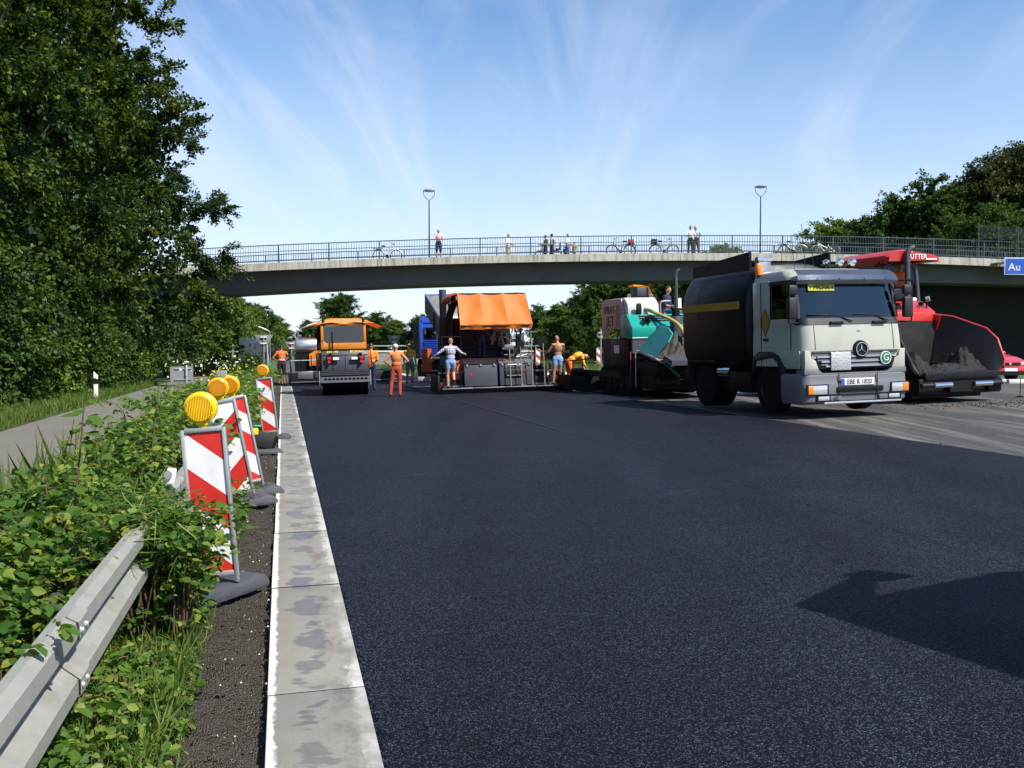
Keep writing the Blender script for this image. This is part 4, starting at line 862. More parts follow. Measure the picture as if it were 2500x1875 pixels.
    # tools leaning on the screed
    for k, (x, h, kind) in enumerate([(.34, 1.55, 0), (.72, 1.62, 1), (1.10, 2.05, 2), (1.52, 1.72, 1)]):
        sh = thing('shovel' if kind != 2 else 'asphalt_rake', ['flat shovel leaning blade up against the paver screed', 'round-bladed shovel leaning just right of the flat shovel', 'long rake leaning upright against the paver screed', 'round-bladed shovel leaning on the right screed extension'][k], 'tool')
        q = t.matrix_basis if False else None
        put(sh, *(Vector((p.x, p.y, 0))+Vector((x*CP+.20*SP, x*SP-.20*CP, 0))).xy, 13.4, dz=.19)
        C('handle', M['wood'], sh, (0, 0, 0), (.0, .14, h-.30), .018, n=8)
        if kind == 0: P('blade', M['steel'], sh, [(-.16, h-.32), (.16, h-.32), (.15, h-.14), (-.15, h-.14)], .13, .15, 'y', bevel=.01)
        elif kind == 1: P('blade', M['black'], sh, [(-.13, h-.35)]+[(-.13*math.cos(a), h-.2+.13*math.sin(a)) for a in np.linspace(0, math.pi, 9)]+[(.13, h-.35)], .13, .15, 'y')
        else: B('rake_head', M['steel'], sh, (-.02, .02, .12, .16, h-.32, h-.24), (-.2, .2, .11, .17, h-.25, h-.21))
    # canopy frame and tarpaulin
    for x in (-1.05, 1.05):
        for y in (1.3, 3.2): C('canopy_post', bk, t, (x, y, 1.1), (x*1.08, y, 3.35), .04, n=8)
        T('canopy_frame', bk, t, [(x*1.1, 1.0, 3.36), (x*1.1, 3.4, 3.36)], .035)
    T('canopy_frame', bk, t, [(-1.18, 1.0, 3.36), (1.18, 1.0, 3.36)], .035); T('canopy_frame', bk, t, [(-1.2, .45, 2.25), (1.2, .45, 2.25)], .03)
    canopy(t, 2.42, .98, 3.5, .42, 3.40, 2.30, M['tarp'], drop=.16, flare=.12, seed=1)
    def roll(u, v): a = v*6.283; return (-1.34+.10*math.cos(a)+.02*math.sin(9*u), 1.0+2.3*u, 3.22+.12*math.sin(a)+.03*math.sin(7*u))
    MB().grid(roll, 18, 10).build('rolled_side_curtain', M['orange_deep'], t, fix=False)
    C('exhaust_stack', M['machine_grey'], t, (-1.45, 2.6, 1.5), (-1.45, 2.6, 3.62), .13); B('side_duct', M['machine_dark'], t, (-1.62, -1.2, 2.3, 3.0, 1.2, 2.6), bevel=.05)
    T('curved_duct', bk, t, smooth_path([(-1.25, 1.7, 1.2), (-1.4, 1.7, 2.0), (-1.35, 1.7, 2.7), (-1.15, 1.6, 3.2)]), .13, 10)
    B('hopper_wing', M['orange_deep'], t, (-1.7, -1.55, 5.0, 6.6, .6, 1.5), (1.55, 1.7, 5.0, 6.6, .6, 1.5)); B('hopper_floor', bk, t, (-1.6, 1.6, 5.0, 6.8, .5, .62))
    # black sheet added behind the operator niche to stand for its dark, shaded interior
    B('niche_dark_sheet', bk, t, (-1.1, 1.05, 2.86, 2.9, 1.1, 2.6))
    return t
orange_paver()

def left_paver():
    t = thing('asphalt_paver', 'orange and black paver with pointed canopy half hidden behind the roller', 'paver')
    p = RT(2.75, 43.2); put(t, p.x, p.y, 13.4)
    md, bk, mg = M['machine_dark'], M['black'], M['machine_grey']
    B('screed', md, t, (-2.5, 2.1, .0, .8, .05, .55), bevel=.03)
    for k in range(4): B('foot_board', M['steel'], t, (-2.4+1.12*k, -1.32+1.12*k, -.3, .0, .14, .18)); 
    for k in range(3): B('locker', M['steel'] if k != 1 else mg, t, (-2.1+.75*k, -1.45+.75*k, -.04, .1, .3, .62), bevel=.02)
    for k in range(6): C('stanchion', bk, t, (-2.4+.45*k, .0, .15), (-2.4+.45*k, .0, 1.3+.2*(k % 2)), .025, n=6)
    T('hand_rail', M['galvanised'], t, [(-2.4, 0, 1.1), (-1.2, 0, 1.1)], .022)
    P('side_panel', M['orange_deep'], t, [(-1.55, .85), (-.9, .85), (-.9, 1.5), (-1.3, 1.5), (-1.55, 1.35)], .75, .85, 'y'); P('panel_edge', M['orange_paint'], t, [(-1.56, .84), (-1.46, .84), (-.9, 1.5), (-1.3, 1.52), (-1.56, 1.37)], .72, .75, 'y')
    B('tractor', bk, t, (-1.15, 1.2, 1.0, 4.6, .4, 1.75), bevel=.04)
    for s_ in (-1, 1): track(t, s_*1.0-.17, s_*1.0+.17, 1.2, 4.6, .75)
    C('emulsion_tank', M['aluminium'], t, (-2.15, 1.2, 1.75), (-1.2, 1.2, 1.75), .36, n=24, bevel=.06); B('tank_cradle', bk, t, (-2.2, -1.15, .9, 1.5, .6, 1.42))
    for x in (-1.9, -1.5): B('tank_cap', M['white_paint'], t, (x-.04, x+.04, 1.15, 1.25, 2.08, 2.24))
    for x in (-1.05, 1.05):
        for y in (1.2, 3.3): C('canopy_post', bk, t, (x, y, 1.2), (x, y, 2.65), .045, n=8)
    C('exhaust', bk, t, (-1.15, 1.6, 1.2), (-1.15, 1.6, 2.3), .13); B('seat', bk, t, (-.7, -.2, 1.5, 2.0, 1.6, 2.2), (.2, .7, 1.5, 2.0, 1.6, 2.2), bevel=.04)
    def tent(u, v):
        x = (u-.5)*2; y = .6+3.2*v; k = max(abs(x), abs(2*v-1)*.8); z = 2.98-.42*max(0, k-.42)/.58; return (x*1.72, y, z+folds(u, v, .02, 2)-.03*abs(math.sin(8*u)))
    MB().grid(tent, 30, 16).build('canopy', M['tarp'], t, fix=False, solid=.012)
    return t
left_paver()
def teal_paver():
    t = thing('asphalt_paver', 'teal spray paver with metal tank and salmon side panel, half hidden by the tanker', 'paver')
    put(t, 4.57, 29.0, 16)
    tl, md, bk, mg = M['teal'], M['machine_dark'], M['black'], M['machine_grey']
    # hood: sloping top with louvres, vertical front
    hd = P('hood', tl, t, [(.0, 1.72), (.9, 1.72), (.9, 2.42), (.42, 2.42), (.06, 2.06), (.0, 2.04)], -.98, 1.02, bevel=.02)
    for k in range(4): P('louvre', bk, hd, [(.36-.07*k, 2.372-.07*k), (.33-.07*k, 2.342-.07*k), (.32-.07*k, 2.352-.07*k), (.35-.07*k, 2.382-.07*k)], -.62 if k < 3 else .3, .86)
    B('front_plate', mg, t, (-.97, 1.0, .02, .1, 1.25, 1.70)); B('hood_lip', M['white_paint'], t, (-.98, 0, -.01, .02, 1.70, 1.725))
    B('tractor', bk, t, (-.95, .98, .1, 2.5, .4, 1.70), bevel=.02)
    for s_ in (-1, 1): track(t, s_*.9-.16, s_*.9+.16, -.2, 2.6, .8)
    # emulsion tank of bright sheet metal with chamfered top
    mat('tank_sheet', (.62, .62, .62), .35, .25, var=.08, dirt=.2)
    tk = P('spray_tank', M['tank_sheet'], t, [(.55, 2.40), (2.5, 2.40), (2.5, 2.95), (.86, 2.95), (.60, 2.74)], -.86, .16, bevel=.012)
    for x in (-.66, .08): MB().tube([(x+.045*math.cos(a), .95, 3.0+.05*math.sin(a)) for a in np.linspace(0, 6.283, 13)], .016, 6).build('lifting_eye', M['galvanised'], tk)
    C('hose_socket', M['steel'], tk, (-.28, .60, 2.58), (-.28, .54, 2.58), .06)
    sp = P('side_panel', M['salmon'], t, [(.80, 2.42), (.95, 2.92), (2.3, 2.95), (2.6, 2.85), (2.6, 1.85), (2.4, 1.60), (2.1, 1.62), (2.1, 2.0), (.82, 2.0)], -.93, -.87, bevel=.01)
    lt = [text('SPRAY-', .34, M['letter_black'], sp, (-.936, 1.88, 2.60), (90, 0, -90), sx=.95), text('JET', .44, M['letter_black'], sp, (-.936, 1.84, 2.24), (90, 0, -90), sx=1.15)]
    B('vent_lines', M['letter_black'], sp, (-.936, -.932, 1.30, 1.33, 2.05, 2.75), (-.936, -.932, 1.20, 1.23, 2.05, 2.75), (-.936, -.932, 1.10, 1.13, 2.05, 2.75))
    tb = B('tool_case', mg, tk, (-.42, .04, 1.0, 1.4, 3.0, 3.27), bevel=.015); B('case_strap', bk, tk, (-.40, -.36, .985, 1.0, 3.0, 3.27), (-.04, 0, .985, 1.0, 3.0, 3.27), (-.5, .1, .95, 1.45, 2.955, 3.0))
    def cloth(u, v): return (-.46+.62*u+.03*math.sin(5*v), 1.0+.42*v, 3.275+.06*math.sin(3*u+1)*math.sin(3*v)+.03 - (.30*max(0, u-.78)/.22))
    j = MB().grid(cloth, 16, 8).build('safety_jacket', M['c_yelloworange'], None, fix=False, solid=.008); j.parent = t; 
    # exhaust: fat silencer and tall pipe with bent tip
    C('silencer', mg, t, (.30, -.30, 1.55), (.30, -.30, 2.32), .17, n=20, bevel=.03); C('exhaust_base', bk, t, (.30, -.30, 2.30), (.30, -.30, 2.55), .12)
    T('exhaust_pipe', mg, t, smooth_path([(.32, -.30, 2.5), (.32, -.30, 3.3), (.31, -.30, 3.52), (.36, -.32, 3.66), (.44, -.34, 3.70)]), .062, 12)
    T('suction_hose', M['yellow_hose'], t, smooth_path([(-.28, .56, 2.58), (-.10, .1, 2.42), (.10, -.5, 2.20), (.05, -1.2, 1.95), (.0, -1.6, 1.62)]), .052, 10)
    T('hose_lance', mg, t, smooth_path([(.0, -1.6, 1.62), (.05, -1.7, 1.42), (.12, -1.8, 1.25)]), .04)
    B('mirror', bk, t, (-.66, -.48, .38, .46, 2.42, 2.76), bevel=.05); T('guard_rail', M['galvanised'], t, smooth_path([(.42, 1.0, 2.42), (.42, 1.0, 2.78), (.55, 1.0, 2.84), (.75, 1.0, 2.84)]), .02)
    B('operator_seat', M['c_red'], t, (.62, 1.0, 1.2, 1.6, 2.4, 2.5), (.62, 1.0, 1.55, 1.65, 2.45, 2.9), bevel=.03); B('document_board', M['plate_white'], t, (.92, 1.08, .9, .93, 2.62, 2.92))
    for x, z in ((-.60, 2.24), (-.42, 2.28)): B('bracket', bk, t, (x, x+.05, .02, .12, z-.14, z+.05))
    C('warning_lamp', md, t, (-.40, .12, 2.30), (-.40, .2, 2.30), .08)
    # hopper: left wing folded half up, right wing, floor, dirty load
    w = MB(); pts = [(-.91, -.30, 1.32), (-.96, -1.60, 1.15), (-.72, -1.90, 1.56), (-.52, -1.76, 1.80), (-.46, -1.35, 1.98), (-.48, -.90, 2.04), (-.70, -.45, 1.70)]
    n = len(pts); w.add(pts+[(x+.05, y+.02, z) for x, y, z in pts], [list(range(n)), list(range(n, 2*n))[::-1]]+[(i, (i+1) % n, n+(i+1) % n, n+i) for i in range(n)]); w.build('hopper_wing', tl, t)
    w = MB(); pts = [(1.0, -.05, 1.4), (1.05, -1.9, 1.0), (1.0, -2.0, 1.5), (.85, -1.3, 2.1), (.80, -.1, 2.10)]
    n = len(pts); w.add(pts+[(x-.05, y, z) for x, y, z in pts], [list(range(n)), list(range(n, 2*n))[::-1]]+[(i, (i+1) % n, n+(i+1) % n, n+i) for i in range(n)]); w.build('hopper_wing', tl, t)
    MB().add([(-.9, -.05, 1.3), (.98, -.05, 1.3), (.98, -1.9, .98), (-.92, -1.9, .98)], [(0, 1, 2, 3)]).build('hopper_floor', M['dump_inside'], t, solid=.04)
    P('hopper_lip', M['machine_grey'], t, [(-1.84, 1.12), (-2.42, .92), (-2.42, 1.05), (-1.9, 1.2)], -.85, .6); P('lip_edge', M['steel'], t, [(-1.84, 1.10), (-2.44, .88), (-2.44, .92), (-1.84, 1.14)], -.87, -.85)
    mat('dusty_load', (.05, .045, .038), .8, var=.4, vs=6, bump=.5, bs=30)
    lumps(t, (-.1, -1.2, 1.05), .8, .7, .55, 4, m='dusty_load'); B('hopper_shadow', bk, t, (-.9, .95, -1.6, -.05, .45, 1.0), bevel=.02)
    C('push_roller', M['tar_black'], t, (-.95, -1.7, .47), (1.0, -1.7, .47), .11); C('push_roller', M['tar_black'], t, (-.95, -1.45, .42), (1.0, -1.45, .42), .09)
    C('strut', M['teal'], t, (-.78, -1.7, 1.0), (-.30, -1.75, .58), .03); B('lower_frame', bk, t, (-.95, .98, -1.5, 2.6, .22, .62))
    B('number_plate', M['plate_white'], t, (-.30, -.16, -2.46, -2.44, .86, .98))
    for k, (x, y) in enumerate(((-1.05, .0), (-1.02, -.3))): C('guide_rod', [M['c_red'], M['galvanised']][k], t, (x, y, .25), (x, y, 1.3), .016, n=6)
    # screed behind
    B('screed', bk, t, (-1.75, 1.75, 3.5, 4.3, .04, .5), bevel=.03); B('screed_walkway', M['steel'], t, (-1.75, 1.75, 4.3, 4.6, .18, .22))
    for x in (-1.7, -1.35, -1.0): C('stanchion', bk, t, (x, 4.3, .2), (x, 4.3, 1.0), .02, n=6)
    T('hand_rail', bk, t, [(-1.7, 4.3, .98), (-.9, 3.9, 1.05)], .02); B('tow_arm', md, t, (-1.2, -1.08, .5, 3.6, .5, .7)); B('end_plate', bk, t, (-1.82, -1.75, 3.2, 4.6, .02, .55)); B('side_box', M['machine_dark'], t, (-1.0, -.95, .3, 1.7, .85, 1.65), bevel=.01); B('side_label', M['plate_white'], t, (-1.008, -1.0, 1.0, 1.4, 1.25, 1.5))
    C('screed_motor', bk, t, (-1.6, 3.7, .62), (-1.2, 3.7, .62), .14)
    return t
teal_paver()

def red_paver():
    t = thing('asphalt_paver', 'red asphalt paver with open hopper full of black asphalt at right', 'paver')
    put(t, 10.55, 24.3, 20)
    rd, md, bk, mg = M['red_paint'], M['machine_dark'], M['black'], M['machine_grey']
    hd = P('hood', rd, t, [(.75, 1.95), (3.2, 1.95), (3.2, 2.52), (1.25, 2.50), (.80, 2.20)], -1.25, .98, bevel=.03)
    for k in range(5): B('louvre', bk, hd, (-.25, .12, 1.0, 1.5, 2.44+.015*k-.06*k, 2.455+.015*k-.06*k)) if k == 0 else P('louvre', bk, hd, [(1.22-.075*k, 2.493-.045*k), (1.19-.075*k, 2.473-.045*k), (1.19-.075*k, 2.488-.045*k), (1.22-.075*k, 2.508-.045*k)], -.6, .05)
    B('hood_base', rd, t, (-1.25, .98, .78, 3.2, 1.80, 1.95)); B('trim', M['white_paint'], t, (-1.26, .3, .76, .78, 1.80, 1.83))
    B('tractor', bk, t, (-1.2, 1.0, .8, 4.6, .4, 1.8), bevel=.03)
    for s_ in (-1, 1): track(t, s_*1.0-.18-.1, s_*1.0+.18-.1, -.1, 4.2, .85)
    # hopper: two wings, floor, back plate
    stl = mat('hopper_steel_shaded', (.020, .019, .019), .5, .3, var=.3, dirt=.6)  # shade darkened into the steel; the left wing's inside gets brighter steel as sunlit
    for sx in (-1, 1):
        rim = [(sx*.98-.12*(sx < 0), .80, 2.12), (sx*1.16, .40, 2.05), (sx*1.46, -.40, 1.72), (sx*1.50, -.70, 1.45), (sx*1.45, -.95, .95), (sx*1.40, -.98, .78)]
        low = [(sx*.80, .80, .85), (sx*.90, .40, .82), (sx*1.12, -.40, .74), (sx*1.2, -.70, .70), (sx*1.25, -.90, .68), (sx*1.25, -.95, .66)]
        w = MB(); w.loft([rim, low], closed=False, caps=False); wi = w.build('hopper_wing', stl if sx > 0 else M['steel'], t, solid=.035)
        w = MB(); w.loft([[(x+sx*.045, y, z-.03) for x, y, z in rim], [(x+sx*.05, y, z) for x, y, z in low]], closed=False, caps=False); w.build('wing_outside', rd if sx > 0 else stl, wi, solid=.01)
        T('wing_rim', rd if sx > 0 else stl, wi, rim, .035, 8)
        P('wing_corner', rd if sx > 0 else stl, wi, [(.80, 1.45), (.80, 2.14), (.55, 2.10), (.68, 1.8)], sx*.90, sx*.94)
    B('back_plate', stl, t, (-1.0, .98, .74, .80, .75, 1.95)); B('hopper_floor', stl, t, (-1.2, 1.2, -.95, .8, .62, .68)); 
    lumps(t, (.78, -.25, .68), .55, .62, .48, 11); lumps(t, (-.85, -.25, .68), .5, .7, .45, 12); lumps(t, (0, -.55, .66), 1.15, .45, .20, 13)
    B('front_apron', M['tar_black'], t, (-1.1, 1.15, -1.05, -.9, .52, .70), bevel=.02); B('front_beam', bk, t, (-1.25, 1.3, -1.0, -.6, .16, .55), bevel=.03)
    for x0, x1 in ((-.98, -.45), (.25, .80)): C('push_roller', M['chrome'], t, (x0, -1.18, .40), (x1, -1.18, .40), .065, n=18)
    C('roller_end', md, t, (.82, -1.18, .40), (1.12, -1.18, .40), .055); C('roller_cap', M['aluminium'], t, (1.1, -1.18, .42), (1.22, -1.18, .42), .06); C('roller_end', md, t, (-1.35, -1.18, .40), (-1.0, -1.18, .40), .055)
    for x in (-.2, .1): C('bolt', M['galvanised'], t, (x-.06, -1.1, .25), (x+.06, -1.1, .25), .02)
    B('roller_bracket', bk, t, (-.45, .25, -1.15, -.95, .22, .45), (.8, 1.2, -1.1, -.7, .2, .36)); B('undercarriage', bk, t, (-1.1, 1.05, -.6, 4.2, .05, .75))
    # canopy
    cn = MB(); prof = [(-.10, 3.58), (-.07, 3.72), (.15, 3.86), (.55, 3.90), (1.12, 3.80), (1.20, 3.62)]
    cn.loft([[(x*(.96 if y in (1.35, 3.3) else 1), y, z-(.05 if y == 1.35 else .0)) for x, z in prof]+[(x*.93, y+(.05 if y < 2 else -.05), z-.07) for x, z in prof[::-1]] for y in (1.35, 1.5, 3.1, 3.3)])
    cp = cn.build('canopy', rd, t); 
    P('canopy_front', rd, cp, [(-.08, 3.56), (1.18, 3.60), (1.10, 3.78), (.55, 3.86), (.15, 3.82), (-.05, 3.70)], 1.32, 1.36, 'y')
    text('UTTER', .185, M['letter_white'], cp, (.90, 1.31, 3.69), (90, 0, 0)); P('logo', M['letter_yellow'], cp, [(.60, 3.80), (.70, 3.80), (.67, 3.86), (.63, 3.86)], 1.308, 1.318, 'y')
    ex = P('canopy_extension', rd, t, [(1.18, 3.62), (1.78, 3.58), (1.78, 3.70), (1.55, 3.78), (1.12, 3.80)], 1.5, 2.9, 'y', bevel=.01); B('white_edge', M['letter_white'], ex, (1.22, 1.68, 1.48, 1.495, 3.63, 3.665))
    for x, sgn in ((.05, -1), (1.02, 1)):
        T('canopy_post', mg, t, smooth_path([(x+.08*sgn, 1.55, 2.5), (x+.06*sgn, 1.6, 3.2), (x, 1.62, 3.45), (x-.22*sgn, 1.62, 3.57)]), .055, 8)
    T('canopy_post', bk, t, smooth_path([(-.15, 2.9, 2.4), (-.18, 2.9, 3.2), (-.1, 2.9, 3.5), (.1, 2.8, 3.62)]), .08, 8); B('window_bar', bk, t, (-.2, .60, 1.64, 1.68, 3.50, 3.56))
    T('exhaust_pipe', mg, t, smooth_path([(.44, 1.22, 2.4), (.44, 1.22, 3.5), (.45, 1.22, 3.75), (.52, 1.20, 3.88), (.62, 1.18, 3.92)]), .072, 12)
    B('platform', bk, t, (-1.2, 1.0, 1.6, 3.4, 2.5, 2.54)); B('seat', bk, t, (.70, 1.15, 1.9, 2.4, 2.55, 2.75), (.72, 1.15, 2.35, 2.45, 2.7, 3.25), bevel=.05); B('console', md, t, (-.2, .9, 1.55, 1.75, 2.55, 2.85), bevel=.03)
    B('dirty_rag', M['c_white'], t, (.55, .85, 1.3, 1.45, 2.50, 2.60), bevel=.04)
    h = C('work_lamp', M['galvanised'], t, (.80, .95, 2.53), (.86, .88, 2.55), .07); C('lamp_stalk', bk, h, (.82, .95, 2.2), (.82, .95, 2.52), .02); C('work_lamp', bk, t, (.62, 1.0, 2.42), (.66, .9, 2.43), .05)
    B('screed', md, t, (-2.2, 2.0, 4.6, 5.4, .05, .9), bevel=.03)
    return t
red_paver()

def dump_truck():
    t = thing('dump_truck', 'blue dump truck with raised tipping body feeding the orange paver', 'truck')
    put(t, -2.02, 41, 13.4)
    bl, md, bk = M['blue_paint'], M['machine_dark'], M['black']
    # cab seen from behind
    cab = P('cab', bl, t, [(5.2, 1.1), (6.9, 1.0), (7.0, 1.9), (6.6, 2.72), (5.25, 2.72)], -1.18, 1.1, bevel=.06)
    P('roof_spoiler', bl, t, [(5.25, 2.70), (6.5, 2.70), (6.0, 2.95), (5.6, 3.02)], -1.0, 1.0, bevel=.03); MB().loft([[(-.95, 5.2, 2.70), (.95, 5.2, 2.70), (.95, 5.3, 2.72), (-.95, 5.3, 2.72)], [(-.70, 5.24, 3.02), (.70, 5.24, 3.02), (.70, 5.3, 3.02), (-.70, 5.3, 3.02)]]).build('spoiler_back', bl, t)
    P('rear_window', M['dark_glass'], cab, [(-.92, 1.95), (-.35, 1.95), (-.35, 2.45), (-.92, 2.45)], 5.175, 5.19, 'y', bevel=.004); B('window_seal', bk, cab, (-.95, -.32, 5.185, 5.199, 1.92, 2.48))
    for k in range(9): B('rib', bl, cab, (-.95, .9, 5.15, 5.2, 1.14+.085*k, 1.18+.085*k), bevel=.012)
    P('side_window', M['dark_glass'], cab, [(5.5, 1.85), (6.5, 1.8), (6.4, 2.5), (5.5, 2.55)], -1.19, -1.182)
    B('side_trim', bk, t, (-1.22, -1.16, 5.1, 6.9, 1.0, 2.75))
    B('mirror', bk, t, (-1.62, -1.38, 6.5, 6.62, 1.95, 2.35), bevel=.03); T('mirror_arm', bk, t, [(-1.18, 6.5, 2.55), (-1.5, 6.55, 2.5), (-1.5, 6.55, 1.5), (-1.18, 6.5, 1.3)], .02)
    bc = MB().lathe([(.10, 2.75), (.11, 2.85), (.10, 3.10), (.05, 3.14), (.002, 3.14)], (-.62, 5.5, .0), 'z', 16).build('beacon_light', M['amber'], t)
    B('chassis', md, t, (-.45, -.3, -1.6, 6.6, .65, .95), (.3, .45, -1.6, 6.6, .65, .95), (-1.15, -.5, 3.6, 4.6, .5, 1.0))
    for y in (-.4, 1.0, 5.9):
        for sx in (-1, 1): wheel(t, (sx*.98, y, .5), .5, .32)
    for sx in (-1, 1): B('mudguard', bk, t, (sx*.7, sx*1.18, -1.0, 1.6, 1.02, 1.06), (sx*.7, sx*1.18, -1.05, -1.0, .45, 1.05))
    B('tail_light_bar', md, t, (-1.15, 1.15, -1.7, -1.6, .55, .7)); B('tail_lamp', M['lamp_red'], t, (-1.1, -.9, -1.72, -1.69, .56, .66), (.9, 1.1, -1.72, -1.69, .56, .66))
    C('tipping_ram', M['chrome'], t, (0, 4.2, .9), (0, 1.2, 2.6), .09)
    # raised body: axis a runs up from the tail, n is its open-top normal
    ang = R(17); tail = Vector((0, -1.6, 2.0)); a = Vector((0, math.cos(ang), math.sin(ang))); n = Vector((0, -math.sin(ang), math.cos(ang))); X = Vector((1, 0, 0))
    Lb, wb, hb = 3.6, 1.28, .82
    def q(x, l, h): return tail+X*x+a*l+n*h
    def plate(name, pts, m, th=.05): return MB().add(pts, [list(range(len(pts)))]).build(name, m, t, solid=th)
    plate('body_floor', [q(-wb, 0, 0), q(wb, 0, 0), q(wb, Lb, 0), q(-wb, Lb, 0)], M['dump_inside'])
    for sx in (-1, 1):
        plate('body_side', [q(sx*wb, -.1, 0), q(sx*wb, Lb-.25, 0), q(sx*wb, Lb-.06, .5), q(sx*(wb+.04), Lb, hb), q(sx*(wb+.04), -.1, hb)], M['dump_green'], .06)
        MB().tube([q(sx*(wb+.02), -.12, hb+.02), q(sx*(wb+.04), Lb, hb+.02)], .045, 6).build('body_rim', M['aluminium'], t)
        for l in (.9, 2.2, 3.5): plate('body_stay', [q(sx*(wb+.07), l, 0), q(sx*(wb+.07), l+.12, 0), q(sx*(wb+.09), l+.12, hb), q(sx*(wb+.09), l, hb)], M['dump_green'], .05)
        plate('tail_post', [q(sx*(wb+.06), -.14, -.1), q(sx*(wb+.06), .0, -.1), q(sx*(wb+.08), .0, hb+.05), q(sx*(wb+.08), -.14, hb+.05)], M['steel'], .05)
    plate('body_front', [q(-wb, Lb-.25, 0), q(wb, Lb-.25, 0), q(wb, Lb, hb), q(-wb, Lb, hb)], M['dump_inside'])
    plate('front_lip', [q(-wb-.02, Lb-.03, hb-.22), q(wb+.02, Lb-.03, hb-.22), q(wb+.02, Lb+.01, hb+.02), q(-wb-.02, Lb+.01, hb+.02)], bl, .06)
    plate('tailgate', [q(-wb, -.05, hb), q(wb, -.05, hb), q(wb, -.55, .25), q(-wb, -.55, .25)], M['steel'], .05)
    return t
dump_truck()

def hatchback():
    t = thing('parked_car', 'red hatchback car parked behind the red paver at the right edge', 'car')
    t.location = (17.15, 33.2, .50); t.rotation_euler = (0, 0, R(14))
    rd = M['car_red']; W_ = .82
    secs = []
    for y, zb, zs, zt, w in ((-.02, .34, .50, .60, .66), (.04, .24, .55, .70, .80), (.5, .20, .62, .84, W_), (1.05, .20, .66, .93, W_), (1.25, .20, .68, .95, W_), (3.2, .20, .70, .95, W_), (3.85, .25, .72, .92, .80), (3.95, .35, .7, .85, .74)):
        secs.append([(-w, y, zb), (w, y, zb), (w+.01, y, zs), (w-.06, y, zt), (-w+.06, y, zt), (-w-.01, y, zs)])
    MB().loft(secs).build('body', rd, t, bevel=.0)
    secs = [[(-w, y, .94), (w, y, .94), (w2, y2, z), (-w2, y2, z)] for y, w, y2, w2, z in ((1.12, .74, 1.12, .72, .955), (1.2, .74, 1.75, .58, 1.36), (3.3, .74, 3.1, .58, 1.38), (3.75, .72, 3.7, .68, .97))]
    MB().loft(secs).build('cabin', M['dark_glass'], t); MB().loft([[(-.58, 1.78, 1.35), (.58, 1.78, 1.35), (.56, 1.80, 1.40), (-.56, 1.80, 1.40)], [(-.58, 3.1, 1.37), (.58, 3.1, 1.37), (.56, 3.1, 1.41), (-.56, 3.1, 1.41)]]).build('roof', rd, t, bevel=.02)
    for sx in (-1, 1):
        T('pillar', rd, t, [(sx*.73, 1.18, .95), (sx*.58, 1.77, 1.37)], .035); T('pillar', rd, t, [(sx*.73, 3.7, .95), (sx*.58, 3.1, 1.37)], .045); T('pillar', rd, t, [(sx*.74, 2.3, .95), (sx*.59, 2.35, 1.37)], .03)
        h = MB().ell((sx*.60, .02, .60), (.15, .06, .085)).build('headlight', M['lamp_glass'], t); B('indicator', M['amber'], t, (sx*.50-.10, sx*.50+.10, -.06, -.02, .40, .46)); MB().ell((sx*.92, 1.35, .98), (.10, .06, .07)).build('door_mirror', rd, t)
        wheel(t, (sx*.74, .75, .29), .29, .18); wheel(t, (sx*.74, 3.2, .29), .29, .18)
    B('grille', M['black'], t, (-.42, .42, -.045, .02, .55, .65)); B('bumper', rd, t, (-.80, .80, -.08, .2, .34, .48), bevel=.04); B('lower_grille', M['black'], t, (-.70, .70, -.06, .1, .22, .33)); B('number_plate', M['plate_white'], t, (-.26, .26, -.095, -.08, .36, .46)); MB().lathe([(.002, -.06), (.05, -.055), (.05, -.04), (.002, -.04)], (0, 0, .60), 'y', 16).build('badge', M['chrome'], t)
    return t
hatchback()

def van(name, label, loc, rz, m, scale=1, h=2.3):
    t = thing(name, label, 'van', loc, rz); t.scale = (scale,)*3
    P('body', M[m], t, [(0, .35), (.02, .95), (.75, 1.18), (1.35, h*.93), (1.6, h), (5.0, h), (5.1, h*.9), (5.1, .35)], -.92, .92, bevel=.06)
    P('windscreen', M['dark_glass'], t, [(.80, 1.20), (1.34, h*.92), (1.31, h*.93), (.76, 1.21)], -.78, .78)
    for sx in (-1, 1):
        P('side_window', M['dark_glass'], t, [(1.05, 1.25), (2.1, 1.25), (2.1, h*.86), (1.48, h*.86)], sx*.923, sx*.928); wheel(t, (sx*.80, .95, .33), .33, .22); wheel(t, (sx*.80, 4.1, .33), .33, .22)
        mr = B('door_mirror', M['dark_plastic'], t, (sx*1.22-.14, sx*1.22+.14, .98, 1.10, 1.28, 1.62), bevel=.04); T('mirror_arm', M['dark_plastic'], mr, [(sx*.9, 1.1, 1.35), (sx*1.22, 1.05, 1.40)], .03)
        B('headlight', M['lamp_glass'], t, (sx*.66-.2, sx*.66+.2, -.01, .05, .70, .90), bevel=.02); B('tail_lamp', M['lamp_red'], t, (sx*.84-.05, sx*.84+.05, 5.09, 5.115, .9, 1.4)); P('back_window', M['dark_glass'], t, [(sx*.1, 1.3), (sx*.75, 1.3), (sx*.72, h*.85), (sx*.1, h*.85)], 5.10, 5.108, 'y')
    B('bumper', M['dark_plastic'], t, (-.92, .92, -.06, .2, .25, .55), (-.92, .92, 5.0, 5.18, .25, .5), bevel=.04); B('grille', M['black'], t, (-.4, .4, -.02, .05, .62, .88))
    return t
van('delivery_van', 'white delivery van far off behind the roadside flowers at left', tuple(RT(-1.9, 72)-Vector((0, 0, 0))), 193, 'white_paint')
v = van('delivery_van', 'grey delivery van standing just outside the right edge, casting a shadow', (0, 0, 0), 0, 'machine_grey', 1.0, 3.2); put(v, 4.21, 5.86, 207)
